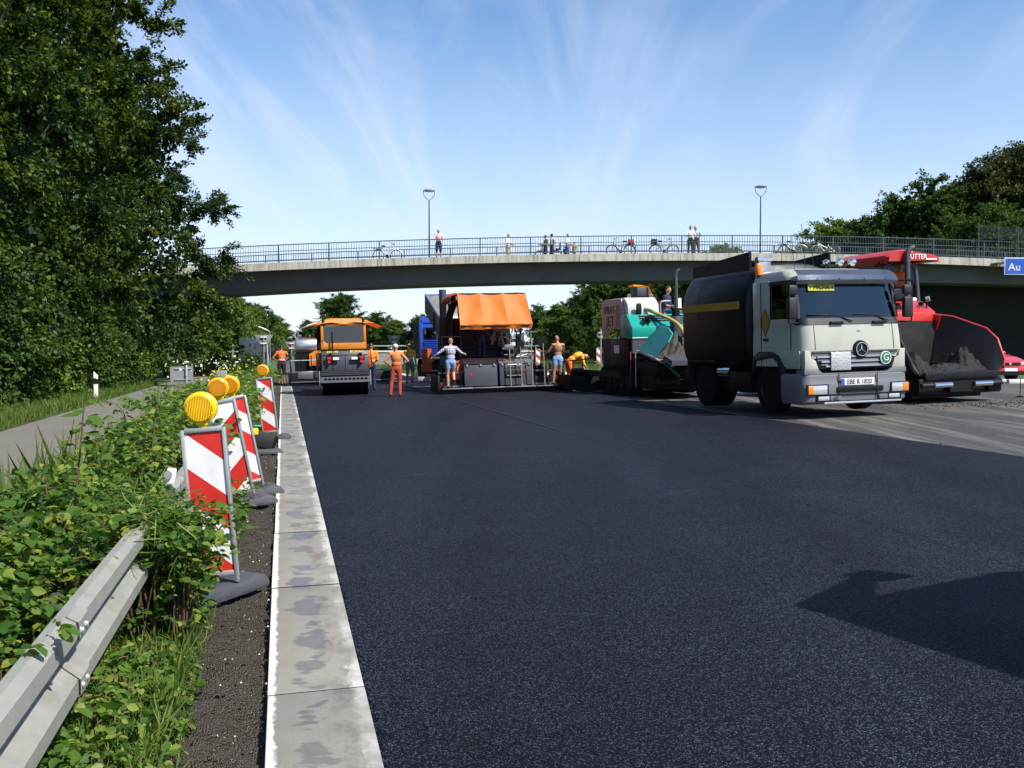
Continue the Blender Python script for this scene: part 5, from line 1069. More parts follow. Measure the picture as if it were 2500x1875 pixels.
fm = B('front_mirror', M['dark_plastic'], v, (.26, .56, .10, .18, 1.78, 2.12), bevel=.04); T('mirror_arm', M['dark_plastic'], fm, [(.42, .12, 2.0), (.62, .76, 2.5), (.82, 1.40, 2.98)], [.05, .11, .2])  # unseen van sized, and its mirror arm tapered, for the shadow they cast

# ------------------------------------------------------------------ guide beacons
def stripemat(nm='beacon_stripes', slope=.85, off=.59):
    m = mat(nm, (.8, .8, .8), .45); t = m.node_tree; L = t.links.new; b = t.nodes['Principled BSDF']
    tc = N(t, 'ShaderNodeTexCoord'); sp = N(t, 'ShaderNodeSeparateXYZ'); L(tc.outputs['Object'], sp.inputs[0])
    a = N(t, 'ShaderNodeMath', operation='MULTIPLY_ADD'); L(sp.outputs[0], a.inputs[0]); a.inputs[1].default_value = slope; L(sp.outputs[2], a.inputs[2])
    d = N(t, 'ShaderNodeMath', operation='MULTIPLY_ADD'); L(a.outputs[0], d.inputs[0]); d.inputs[1].default_value = 1/.47; d.inputs[2].default_value = off
    f = N(t, 'ShaderNodeMath', operation='FRACT'); L(d.outputs[0], f.inputs[0]); g = N(t, 'ShaderNodeMath', operation='GREATER_THAN'); L(f.outputs[0], g.inputs[0]); g.inputs[1].default_value = .5
    n = N(t, 'ShaderNodeTexNoise'); L(tc.outputs['Object'], n.inputs['Vector']); n.inputs['Scale'].default_value = 9; n.inputs['Detail'].default_value = 8
    w = N(t, 'ShaderNodeMix', data_type='RGBA'); L(n.outputs[0], w.inputs[0]); w.inputs[6].default_value = (.60, .60, .61, 1); w.inputs[7].default_value = (.82, .82, .82, 1)
    r = N(t, 'ShaderNodeMix', data_type='RGBA'); L(n.outputs[0], r.inputs[0]); r.inputs[6].default_value = (.44, .012, .010, 1); r.inputs[7].default_value = (.62, .03, .018, 1)
    x = N(t, 'ShaderNodeMix', data_type='RGBA'); L(g.outputs[0], x.inputs[0]); L(w.outputs[2], x.inputs[6]); L(r.outputs[2], x.inputs[7]); L(x.outputs[2], b.inputs['Base Color'])
stripemat(); stripemat('beacon_stripes_mirrored', -.85, .3)
mat('lens_yellow', (.85, .50, .008), .22, var=.08); mat('lens_amber', (.72, .30, .008), .2, var=.12)
def beacon(label, x, y, rz, lean, lens='lens_yellow', lamp=True, lrot=0, foot=True, z0=.10, frot=0, face='beacon_stripes'):
    t = thing('guide_beacon', label, 'beacon', (x, y, 0), rz, 'red and white guide beacons along the kerb')
    hold = bpy.data.objects.new('board', MB().box(-.122, .122, -.012, .012, .06, 1.0).mesh('board')); COL.objects.link(hold); hold.data.materials.append(M[face]); hold.parent = t
    hold.location = (0, 0, z0); hold.rotation_euler = (0, R(lean), 0)
    fr = MB().box(-.145, -.120, -.026, .026, -.02, 1.02).box(.120, .145, -.026, .026, -.02, 1.02).box(-.120, .120, -.026, .026, .998, 1.03).box(-.120, .120, -.02, .02, .03, .062).build('frame', M['galvanised'], hold, bevel=.006)
    if lamp:
        lz = 1.16
        ln = MB().lathe([(.002, -.052), (.05, -.050), (.088, -.040), (.098, -.030), (.098, .030), (.088, .040), (.05, .050), (.002, .052)], (0, 0, lz), 'y', 32).build('warning_lamp', M[lens], hold); ln.rotation_euler = (0, 0, R(lrot))
        rb = MB()
        for k in range(-8, 9):
            xx = k*.0105; hh = math.sqrt(max(0, .086**2-xx*xx)); rb.box(xx-.003, xx+.003, -.056, -.044, lz-hh, lz+hh)
        rb.build('lens_ribs', M[lens], ln); MB().lathe([(.096, -.026), (.106, -.022), (.106, .022), (.096, .026)], (0, 0, lz), 'y', 32, ring=True).build('lens_rim', M['yellow_plastic'], ln)
        B('lamp_neck', M['yellow_plastic'], hold, (-.035, .035, -.03, .03, 1.04, 1.09), (-.026, .026, -.022, .022, 1.02, 1.05), bevel=.008)
    if foot:
        f = MB(); f.prism([(-.34, .0), (.34, .0), (.34, .05), (.29, .10), (.18, .11), (.13, .08), (-.13, .08), (-.18, .11), (-.29, .10), (-.34, .05)], -.17, .17, 'y'); fo = f.build('foot_plate', M['foot_rubber'], t, bevel=.018); fo.rotation_euler = (0, 0, R(frot))
        B('battery_box', M['black'], t, (-.30, -.15, -.12, .12, .12, .24), bevel=.015); B('battery_lid', M['green_label'], t, (-.29, -.16, -.11, .11, .242, .262), bevel=.005)
        B('carry_grip', M['foot_rubber'], fo, (-.17, -.15, .14, .17, .1, .14), bevel=.005)
    return t
beacon('nearest red and white guide beacon with bright yellow lamp, tangled in bramble', -1.97, 6.38, 8, -4.5, lrot=-2, frot=58)
beacon('leaning guide beacon with amber lamp, second from the camera', -2.84, 10.05, 10, -11, 'lens_amber', lrot=0, frot=30, face='beacon_stripes_mirrored')
beacon('leaning guide beacon with amber lamp close behind the second one', -2.94, 10.80, 26, -11, 'lens_amber', lrot=-16)
beacon('small far guide beacon with lamp standing against the green shrubs', -4.36, 17.35, 4, -6.5, 'lens_amber')
fb = thing('beacon_foot', 'black rubber beacon foot tipped up on the soil with a yellow clip', 'beacon foot', (-3.86, 15.0, 0), 20, None); fb.scale = (.72,)*3
f = MB(); f.prism([(-.38, 0), (.38, 0), (.38, .05), (.30, .11), (-.30, .11), (-.38, .05)], -.18, .18, 'y'); o = f.build('foot_plate', M['foot_rubber'], fb, bevel=.018); 
f = MB(); f.prism([(-.36, 0), (.36, 0), (.36, .05), (.28, .12), (-.28, .12), (-.36, .05)], -.18, .18, 'y'); o = f.build('upended_plate', M['black'], fb, bevel=.018); o.location = (-.10, .1, .30); o.rotation_euler = (R(75), R(20), 0)
B('clip', M['yellow_plastic'], fb, (-.28, -.14, -.02, .10, .42, .56), bevel=.01)
far = [('small guide beacon standing in grass between the orange paver and the shirtless worker', 1.62, 60, 13), ('small guide beacon below the round sign left of the teal paver', 5.4, 60, 13)]
for lb, x, y, rz in far:
    b_ = beacon(lb, x, y, rz, 0, lamp=False); b_.location.z = gxy(x, y)+.09

# ------------------------------------------------------------------ signs, posts and lamps seen from behind
def sign_tri(label, x, y, z, s_, h, rz):
    t = thing('give_way_sign', label, 'sign', (x, y, z), rz); C('post', M['galvanised'], t, (0, -.05, 0), (0, -.05, h), .035, n=8)
    P('sign_plate', M['sign_back'], t, [(-s_/2, h), (s_/2, h), (.04, h-s_*.86), (-.04, h-s_*.86)], -.012, .0, 'y', bevel=.003)
    for zz in (h-.12, h-.45): B('clamp', M['white_paint'], t, (-.16, .16, -.10, -.012, zz-.03, zz+.03))
    return t
sign_tri('large triangular sign seen from behind above the flowers at left', *RT(-.95, 52).xy, 0, .95, 2.35, 10)
sign_tri('smaller triangular sign seen from behind, farther along the left roadside', *RT(.6, 68).xy, 0, .9, 2.1, 10)
sign_tri('triangular sign seen from behind left of the blue dump truck', *RT(7.2, 64).xy, .2, .95, 2.3, 10)
t = thing('round_sign', 'round sign seen from behind with T bracket, left of the teal paver', 'sign', (5.35, 58, gxy(5.35, 58)+.05)); C('post', M['galvanised'], t, (0, 0, 0), (0, 0, 2.3), .04, n=8)
MB().lathe([(.002, -.005), (.24, -.005), (.24, .005), (.002, .005)], (0, .05, 1.95), 'y', 24).build('sign_plate', M['sign_back'], t); B('clamp', M['white_paint'], t, (-.12, .12, -.03, .03, 2.04, 2.10), (-.12, .12, -.03, .03, 1.80, 1.84))
t = thing('square_sign', 'square sign seen from behind with grey post beside the side road', 'sign', tuple(RT(-2.85, 29.5, .42)), 20); C('post', M['galvanised'], t, (.16, -.06, -.9), (.16, -.06, 1.02), .055, n=12, bevel=.01); t.scale = (.72,)*3
P('sign_plate', M['sign_back'], t, [(-.42, .35), (.38, .35), (.42, .40), (.42, .92), (.38, .97), (-.42, .97), (-.46, .92), (-.46, .40)], -.01, .0, 'y'); B('clamp', M['galvanised'], t, (-.3, .35, -.05, -.01, .86, .91), (-.3, .35, -.05, -.01, .42, .47))
t = thing('delineator_post', 'white delineator post with black band beside the side road', 'delineator', tuple(RT(-5.85, 33.2)), 13); P('post', M['white_paint'], t, [(-.06, -.1), (.06, -.1), (.06, .78), (-.06, .90)], -.05, .05, 'y', bevel=.01); P('band', M['black'], t, [(-.063, .50), (.063, .50), (.063, .66), (-.063, .70)], -.053, .053, 'y')
for lb, s_, tt, h, rz in (('far street lamp with slanting white head pointing left', -1.2, 98, 3.9, 20), ('far street lamp with slanting white head pointing right', 1.6, 104, 4.2, 200)):
    t = thing('street_lamp', lb, 'street lamp', tuple(RT(s_, tt)), rz, 'far street lamps'); T('pole', M['galvanised'], t, smooth_path([(0, 0, 0), (0, 0, h*.7), (-.1, 0, h*.85), (-.9, 0, h*.95)]), .04, 8)
    MB().obox((-1.45, 0, h), (1.25, .2, .12), (0, 20, 0)).build('lamp_head', M['white_paint'], t, bevel=.03)
for k, (lb, s_, tt) in enumerate((('slim post with crossbar among flowers, leftmost of the roadside posts', -3.0, 62), ('slim post with crossbar nearer the triangular sign', -.2, 66))):
    t = thing('marker_post', lb, 'post', tuple(RT(s_, tt))); C('post', M['galvanised'], t, (0, 0, 0), (0, 0, 1.9), .05, n=8); B('crossbar', M['galvanised'], t, (-.35, .35, -.03, .03, 1.4, 1.48), bevel=.01)
t = thing('warning_board', 'pale board on a short post among the flowers behind the far beacon', 'board', tuple(RT(-1.6, 27)), 15); C('post', M['galvanised'], t, (0, .03, 0), (0, .03, 1.05), .03, n=8); B('board', M['concrete_wall'], t, (-.14, .14, -.02, .02, .80, 1.05), bevel=.01)
t = thing('marker_rod', 'thin dark measuring rod standing on the road at the right edge', 'rod', (13.0, 24.6, gxy(13, 24.6)-.05)); C('rod', M['black'], t, (0, 0, 0), (0, 0, .48), .010, n=6); C('foot', M['black'], t, (0, 0, 0), (0, 0, .03), .08, n=12)
# low white kerb blocks in front of the red car
for k, (x, y, lb) in enumerate(((15.6, 31.4, 'low white kerb block under the nose of the red car'), (16.75, 31.9, 'low white kerb block cut by the right picture edge'))):
    MBo = MB().obox((0, 0, .05), (.75, .16, .14), (0, 0, 0)).build('kerb_block', M['kerb_white'], None, bevel=.02); MBo.location = (x, y, .50); MBo.rotation_euler = (0, 0, R(14)); tag(MBo, lb, 'kerb block')

t = thing('rail_reflector', 'white round reflector housing on the guardrail behind the nearest beacon', 'reflector', tuple(RT(-.80, 7.25, .66)), 13); C('housing', M['white_paint'], t, (0, 0, 0), (.02, .02, .13), .035, n=14, bevel=.01); C('lens', M['lamp_glass'], t, (0, -.05, .09), (0, -.03, .09), .03); B('bracket', M['galvanised'], t, (-.02, .02, -.02, .02, -.08, .0))
# ------------------------------------------------------------------ people
def segdist(Pn, a, b):
    ab = b-a; t = np.clip(((Pn-a) @ ab)/max(1e-9, ab @ ab), 0, 1); return np.linalg.norm(Pn-(a+t[:, None]*ab), axis=1)
def person(label, loc, rz, J=None, m=None, sleeves='short', legs='long', hair='short', hat=None, h=1.78, voxel=.016, group=None, extra=None, fem=False, shirtless=False, dz=0, vest=None):
    """figure facing -y; J overrides joints (metres for a 1.78 m figure)"""
    j = dict(pel=(0, 0, .96), wai=(0, .0, 1.10), che=(0, .01, 1.32), nec=(0, .02, 1.49), hea=(0, -.015, 1.66),
             sR=(-.185, .02, 1.43), eR=(-.25, .05, 1.15), wR=(-.25, -.06, .91), sL=(.185, .02, 1.43), eL=(.25, .05, 1.15), wL=(.25, -.06, .91),
             hR=(-.095, 0, .93), kR=(-.11, -.02, .51), aR=(-.12, .03, .09), hL=(.095, 0, .93), kL=(.11, -.02, .51), aL=(.12, .03, .09))
    if J: j.update(J)
    j = {k: Vector(v) for k, v in j.items()}; m = m or {}
    sk, sh, pa, so = m.get('skin', 'skin'), m.get('shirt', 'c_white'), m.get('pants', 'c_jeans'), m.get('shoe', 'c_black')
    mb = MB(); bones = []
    def bone(a, b, r0, r1, mt, n=10):
        d = (b-a); mb.tube([a-d*.02, a+d*.25, a+d*.5, a+d*.75, b+d*.02], [r0, r0*.75+r1*.25+.004, (r0+r1)/2+.005, r0*.25+r1*.75+.002, r1], n); mb.ell(a, r0, 10, 6); mb.ell(b, r1, 10, 6); bones.append((np.array(a), np.array(b), (r0+r1)/2, mt))
    def oval(c, rx, ry, rz_, ax): 
        M3 = Vector((0, 0, 1)).rotation_difference(ax).to_matrix(); e = MB().ell((0, 0, 0), (rx, ry, rz_), 14, 9); mb.add([c+M3 @ Vector(p) for p in e.v], e.f)
    up1 = (j['wai']-j['pel']).normalized(); up2 = (j['nec']-j['wai']).normalized(); b_ = .012 if sh != sk else 0
    tor = sk if shirtless else sh
    oval(j['pel'], .165+(.01 if fem else 0), .125, .15, up1); bones.append((np.array(j['pel']-up1*.10), np.array(j['pel']+up1*.07), .15, pa))
    oval(j['wai'], .145+b_-(.012 if fem else 0), .105+b_, .17, up2); bones.append((np.array(j['wai']), np.array(j['wai']+up2*.05), .14, tor))
    oval(j['che'], .175+b_, .12+b_, .21, up2); bones.append((np.array(j['che']-up2*.05), np.array(j['che']+up2*.08), .16, tor))
    sd = (j['sL']-j['sR']).normalized()
    bone(j['sR'], j['sL'], .068+b_, .068+b_, tor); bone(j['nec']-up2*.04, j['hea']-Vector((0, 0, .06)), .058, .052, sk)
    # head: skull, jaw, nose, ears
    hd = j['hea']; hx = (hd-j['nec']).normalized(); fwd = (Vector((0, -1, 0))-hx*Vector((0, -1, 0)).dot(hx)).normalized(); rt = hx.cross(fwd)
    mb.ell(hd+hx*.02, (.076, .094, .112), 16, 11); mb.ell(hd-hx*.055+fwd*.022, (.056, .066, .06), 12, 8); mb.ell(hd+fwd*.098-hx*.012, (.014, .020, .024), 8, 6)
    for s_ in (-1, 1): mb.ell(hd+rt*s_*.080-hx*.005, (.012, .022, .032), 8, 6)
    bones.append((np.array(hd-hx*.08), np.array(hd+hx*.06), .085, sk))
    for s_ in 'RL':
        am = {'none': (sk, sk), 'short': (sh, sk), 'long': (sh, sh)}[sleeves]
        bone(j['s'+s_], j['e'+s_], .055+(b_ if sleeves != 'none' else 0), .043, am[0]); bone(j['e'+s_], j['w'+s_], .043, .031, am[1])
        d = (j['w'+s_]-j['e'+s_]).normalized(); hp = j['w'+s_]+d*.055; mb.ell(hp, (.038, .034, .05), 8, 6); sidev = d.orthogonal().normalized(); bones.append((np.array(j['w'+s_]), np.array(hp+d*.10), .03, sk))
        oth = d.cross(sidev)
        for k in range(4):
            o_ = sidev*(k-1.5)*.021; L_ = (.075, .085, .08, .06)[k]; mb.tube([hp+o_+d*.02, hp+o_+d*(.03+L_*.5)+oth*.008, hp+o_*.9+d*(.03+L_)+oth*.025], [.0105, .010, .008], 6)
        mb.tube([hp-sidev*.03-d*.02, hp-sidev*.055+d*.02+oth*.01, hp-sidev*.060+d*.05+oth*.02], [.012, .011, .009], 6)
        lm = {'long': (pa, pa), 'short': (pa, sk), 'mini': (sk, sk)}[legs]; pb = .012 if legs == 'long' else .0
        if legs == 'mini': md_ = j['h'+s_].lerp(j['k'+s_], .48); bone(j['h'+s_], md_, .108, .098, pa, 12)
        bone(j['h'+s_], j['k'+s_], .092+.008, .062+pb+(.012 if legs == 'short' else 0), lm[0], 12); bone(j['k'+s_], j['a'+s_], .060+pb, .042+pb*1.5, lm[1], 10)
        ft = j['a'+s_]+Vector((0, -.11, -.045)); bone(j['a'+s_]+Vector((0, .02, -.03)), ft, .048, .040, so); mb.ell(ft+Vector((0, -.03, 0)), (.046, .06, .036), 8, 6)
    tmp = bpy.data.objects.new('tmp', mb.mesh('tmp', fix=False)); COL.objects.link(tmp)
    md = tmp.modifiers.new('r', 'REMESH'); md.mode = 'VOXEL'; md.voxel_size = voxel; sm_ = tmp.modifiers.new('s', 'SMOOTH'); sm_.iterations = 3; sm_.factor = .5
    dg = bpy.context.evaluated_depsgraph_get(); me = bpy.data.meshes.new_from_object(tmp.evaluated_get(dg)); bpy.data.objects.remove(tmp)
    me.name = 'body'; me.materials.clear(); names = []
    n = len(me.polygons); ctr = np.empty(n*3); me.polygons.foreach_get('center', ctr); ctr = ctr.reshape(-1, 3)
    best = np.full(n, 1e9); idx = np.zeros(n, dtype=np.int32)
    for a, b, r, mt in bones:
        if mt not in names: names.append(mt)
        d = segdist(ctr, a, b)-r; k = d < best; best[k] = d[k]; idx[k] = names.index(mt)
    if vest:      # reflective bands round the torso
        names.append('c_reflect'); zc = ctr[:, 2]; tors = np.isin(idx, [names.index(sh)]) & (np.abs(ctr[:, 0]) < .24)
        for zb in vest: idx[tors & (zc > zb) & (zc < zb+.05)] = len(names)-1
    for nm in names: me.materials.append(M[nm])
    me.polygons.foreach_set('material_index', idx); me.polygons.foreach_set('use_smooth', np.ones(n, dtype=bool)); me.update()
    t = thing('person', label, 'person', loc, rz, group); t.scale = (h/1.78,)*3; t.location.z += dz
    link('body', me, None, t)
    hm = M[m.get('hair', 'hair_brown')]
    rot = Vector((0, 0, 1)).rotation_difference(hx).to_matrix()
    if hair:
        g = MB(); e = MB().ell((0, 0, 0), (.086, .100, .108), 16, 10); drop = {'short': -.03, 'long': -.12, 'bald': .2}[hair]
        vs_ = []
        for p in e.v:
            q = Vector(p); front = -q.y > .035
            if front and q.z < .04: q = Vector((q.x*.75, q.y*.55, q.z*.8))
            if not front and q.z < drop: q = Vector((q.x*.8, q.y*.75, drop))
            vs_.append(hd+hx*.03+rot @ (q+Vector((0, .008, 0))))
        if hair != 'bald': g.add(vs_, e.f); g.build('hair', hm, t)
    if hat:
        kind, hmat = hat; g = MB()
        g.add([hd+hx*.05+rot @ Vector(p) for p in MB().ell((0, 0, 0), (.094, .110, .085), 16, 10).v if True], MB().ell((0, 0, 0), (.094, .110, .085), 16, 10).f)
        if kind == 'cap': g.add([hd+hx*.045+fwd*(.08+.09*math.sin(a))*1+rt*.08*math.cos(a) for a in np.linspace(0, math.pi, 9)]+[hd+hx*.055+fwd*(.08+.09*math.sin(a))+rt*.08*math.cos(a) for a in np.linspace(0, math.pi, 9)], [list(range(9)), list(range(9, 18))[::-1]]+[(i, i+1, i+10, i+9) for i in range(8)])
        if kind == 'brim': g.add([hd+hx*.05+(fwd*math.cos(a)+rt*math.sin(a))*.19-hx*.02 for a in np.linspace(0, 6.283, 21)[:-1]]+[hd+hx*.075+(fwd*math.cos(a)+rt*math.sin(a))*.08 for a in np.linspace(0, 6.283, 21)[:-1]], [(i, (i+1) % 20, 20+(i+1) % 20, 20+i) for i in range(20)]+[list(range(20))])
        g.build('hat', M[hmat], t)
    ey = MB()
    for s_ in (-1, 1): MB().ell(hd+fwd*.083+rt*s_*.030+hx*.012, .010, 8, 6).build('eye', M['hair_black'], t)
    if extra: extra(t, j)
    return t
# plaid cloth
def plaid():
    m = mat('c_plaid', (.70, .70, .74), .8); t = m.node_tree; L = t.links.new; b = t.nodes['Principled BSDF']; tc = N(t, 'ShaderNodeTexCoord'); sp = N(t, 'ShaderNodeSeparateXYZ'); L(tc.outputs['Object'], sp.inputs[0]); fs = []
    for ax in (0, 2):
        w = N(t, 'ShaderNodeMath', operation='MULTIPLY'); L(sp.outputs[ax], w.inputs[0]); w.inputs[1].default_value = 17; f = N(t, 'ShaderNodeMath', operation='FRACT'); L(w.outputs[0], f.inputs[0]); g = N(t, 'ShaderNodeMath', operation='LESS_THAN'); L(f.outputs[0], g.inputs[0]); g.inputs[1].default_value = .30; fs.append(g.outputs[0])
    a = N(t, 'ShaderNodeMath', operation='MAXIMUM'); L(fs[0], a.inputs[0]); L(fs[1], a.inputs[1]); x = N(t, 'ShaderNodeMix', data_type='RGBA'); L(a.outputs[0], x.inputs[0]); x.inputs[6].default_value = (.74, .74, .78, 1); x.inputs[7].default_value = (.06, .07, .16, 1); L(x.outputs[2], b.inputs['Base Color'])
plaid()
def gp(x, y): return (x, y, gxy(x, y)+.005)
HIPS = dict(eR=(-.40, .10, 1.20), wR=(-.21, .02, 1.06), eL=(.40, .10, 1.20), wL=(.21, .02, 1.06))
person('worker in orange tank top, red trousers and white cap, hands on hips beside the roller', gp(-3.76, 31.26), 188, dict(HIPS, kL=(.16, .0, .51), aL=(.20, .05, .09), hea=(.02, -.03, 1.655)), dict(skin='skin_tan', shirt='c_orangetop', pants='c_red', hair='hair_black'), 'none', hat=('cap', 'c_white'), h=1.70, voxel=.014)
person('worker in red reflective vest and dark shorts standing on the kerb strip', RT(-.05, 44.6), 200, HIPS, dict(skin='skin_dark', shirt='c_vest', pants='c_black', hair='hair_black'), 'none', 'short', h=1.80, vest=(1.10, 1.22))
person('worker in yellow-orange vest and straw hat walking beyond the tank-top worker', gp(-4.35, 41.0), 170, dict(kR=(-.11, -.08, .52), aR=(-.12, .12, .14), eL=(.27, .02, 1.16), wL=(.30, -.12, .96)), dict(skin='skin_tan', shirt='c_yelloworange', pants='c_grey', hair='hair_brown'), 'short', 'short', hat=('brim', 'c_beige'), h=1.72, vest=(1.10, 1.24))
person('worker in orange half hidden behind the right side of the roller', gp(-5.30, 36.2), 195, dict(wR=(-.20, -.22, 1.10), wL=(.32, -.25, 1.05)), dict(skin='skin_tan', shirt='c_orange', pants='c_navy', hair='hair_brown'), h=1.75)
pv = RT(7.15, 31.75)
def onpaver(x, y): return Vector((pv.x+x*CP-y*SP, pv.y+x*SP+y*CP, 0))
q = onpaver(-1.72, -.14)
person('man in plaid shirt and denim shorts stepping up on the paver screed', (q.x, q.y, gxy(q.x, q.y)+.19), 193, dict(eR=(-.42, -.10, 1.26), wR=(-.56, -.30, 1.22), eL=(.44, .0, 1.24), wL=(.62, -.12, 1.10), kL=(.10, -.04, .51), aL=(.09, .02, .09), kR=(-.12, -.12, .56), aR=(-.10, .16, .32)), dict(skin='skin', shirt='c_plaid', pants='c_denim', hair='hair_blond', shoe='c_black'), 'short', 'mini', h=1.66, voxel=.014)
q = onpaver(1.98, -.16)
person('shirtless worker in denim shorts standing on the right end of the screed', (q.x, q.y, gxy(q.x, q.y)+.19), 190, dict(eL=(.34, -.05, 1.18), wL=(.46, -.28, 1.06), eR=(-.22, -.12, 1.18), wR=(-.12, -.32, 1.06), hea=(.03, -.04, 1.65), kL=(.13, -.0, .51), aL=(.17, .02, .09), kR=(-.10, -.03, .51), aR=(-.07, .04, .09)), dict(skin='skin_tan', shirt='skin_tan', pants='c_denim'), 'none', 'mini', hair='bald', h=1.68, voxel=.014, shirtless=True)
person('worker in orange overalls bending over at the right end of the screed', gp(2.1, 34.0), 100, dict(pel=(0, .10, .90), wai=(0, -.02, 1.02), che=(0, -.22, 1.14), nec=(0, -.40, 1.18), hea=(0, -.52, 1.10), sR=(-.18, -.33, 1.12), sL=(.18, -.33, 1.12), eR=(-.22, -.40, .86), wR=(-.18, -.52, .66), eL=(.22, -.40, .86), wL=(.18, -.52, .66), hR=(-.1, .10, .90), hL=(.1, .10, .90), kR=(-.12, .02, .48), kL=(.12, .06, .48), aR=(-.13, .06, .09), aL=(.13, .12, .09)), dict(skin='skin_tan', shirt='c_yelloworange', pants='c_vest', hair='hair_brown'), 'short', h=1.78, voxel=.014)
SIT = dict(pel=(0, 0, .50), wai=(0, -.01, .64), che=(0, -.02, .86), nec=(0, -.02, 1.03), hea=(0, -.06, 1.20), sR=(-.185, -.02, .97), sL=(.185, -.02, .97), eR=(-.25, -.06, .70), wR=(-.20, -.30, .66), eL=(.25, -.06, .70), wL=(.20, -.30, .66), hR=(-.1, 0, .48), hL=(.1, 0, .48), kR=(-.13, -.42, .50), kL=(.13, -.42, .50), aR=(-.13, -.45, .09), aL=(.13, -.45, .09))
tx, ty, ta = 4.57, 29.0, R(16)
def loc_(ox, oy, a, x, y, z): return (ox+x*math.cos(a)-y*math.sin(a), oy+x*math.sin(a)+y*math.cos(a), gxy(ox, oy)+z)
person('brown-haired operator in dark shirt sitting on the teal paver', loc_(tx, ty, ta, .74, 1.42, 2.03), 60, SIT, dict(skin='skin', shirt='c_navy', pants='c_jeans', hair='hair_brown'), 'short', h=1.76)
ROX, ROY = 10.55, 24.3
person('operator in orange vest seated under the red paver canopy', loc_(ROX, ROY, R(20), .92, 2.15, 2.33), -10, SIT, dict(skin='skin_tan', shirt='c_vest', pants='c_navy', hair='hair_brown'), 'short', h=1.76)
person('operator standing in the dark under the orange canopy of the paver', tuple(onpaver(-.35, 1.35)+Vector((0, 0, gxy(*onpaver(-.35, 1.35).xy)+1.145))), 193, dict(wR=(-.2, -.3, 1.1), wL=(.2, -.3, 1.1)), dict(skin='skin_tan', shirt='c_navy', pants='c_navy', hair='hair_brown'), h=1.2)

# people on the bridge
def bp(x, y): return (x, y, dz_top(x)-.10)
BG = 'people on the footbridge'
LEAN = dict(eR=(-.30, -.10, 1.20), wR=(-.06, -.24, 1.14), eL=(.30, -.10, 1.20), wL=(.06, -.24, 1.12))
V = dict(voxel=.02, group=BG)
person('white-haired person in pink shirt and dark shorts leaning on the railing by the lamp', bp(-4.40, 57.95), 5, LEAN, dict(skin='skin', shirt='c_pink', pants='c_navy', hair='hair_grey'), 'long', 'short', h=1.82, **V)
person('balding man in white shirt and beige trousers beside the stroller bike', bp(-.25, 61.0), 70, dict(wR=(-.2, -.28, 1.15), wL=(.2, -.25, 1.1)), dict(skin='skin_tan', shirt='c_white', pants='c_beige', hair='hair_brown'), 'short', hair='bald', h=1.80, **V)
person('dark-haired person in brown top holding the handlebar of the bike', bp(2.12, 61.1), -70, dict(wR=(-.18, -.35, 1.15), wL=(.18, -.35, 1.15)), dict(skin='skin_tan', shirt='c_brown', pants='c_navy', hair='hair_black'), 'short', h=1.68, **V)
person('person in sleeveless white top and dark bicycle helmet', bp(2.52, 60.9), -60, dict(wR=(-.2, -.2, 1.0)), dict(skin='skin_tan', shirt='c_white', pants='c_black', hair='hair_black'), 'none', hat=('brim' if False else 'helmet', 'c_black'), h=1.74, **V)
person('small child in blue sun hat sitting on the bicycle seat', (3.35, 61.15, dz_top(3.35)+.12), 0, SIT, dict(skin='skin', shirt='c_grey', pants='c_black', hair='hair_brown'), hat=('brim', 'c_blue'), h=1.0, **V)
person('dark-haired person in white shirt and jeans seen from the side', bp(3.50, 61.0), 60, dict(wR=(-.2, -.3, 1.1), wL=(.2, -.3, 1.1)), dict(skin='skin', shirt='c_white', pants='c_jeans', hair='hair_black'), h=1.72, **V)
person('small person in cream clothes next to the one in jeans', bp(3.95, 61.2), -40, None, dict(skin='skin', shirt='c_beige', pants='c_beige', hair='hair_blond'), 'long', h=1.25, **V)
person('dark-haired person in white jacket and black trousers, left of the couple', bp(10.72, 58.1), 0, LEAN, dict(skin='skin', shirt='c_white', pants='c_black', hair='hair_black'), 'long', hair='long', h=1.80, **V)
person('person in blue shirt and grey cap leaning close, right of the couple', bp(11.12, 58.25), -20, dict(LEAN, hea=(-.06, -.05, 1.64)), dict(skin='skin', shirt='c_lightblue', pants='c_brown', hair='hair_grey'), 'long', hat=('cap', 'c_grey'), h=1.82, **V)

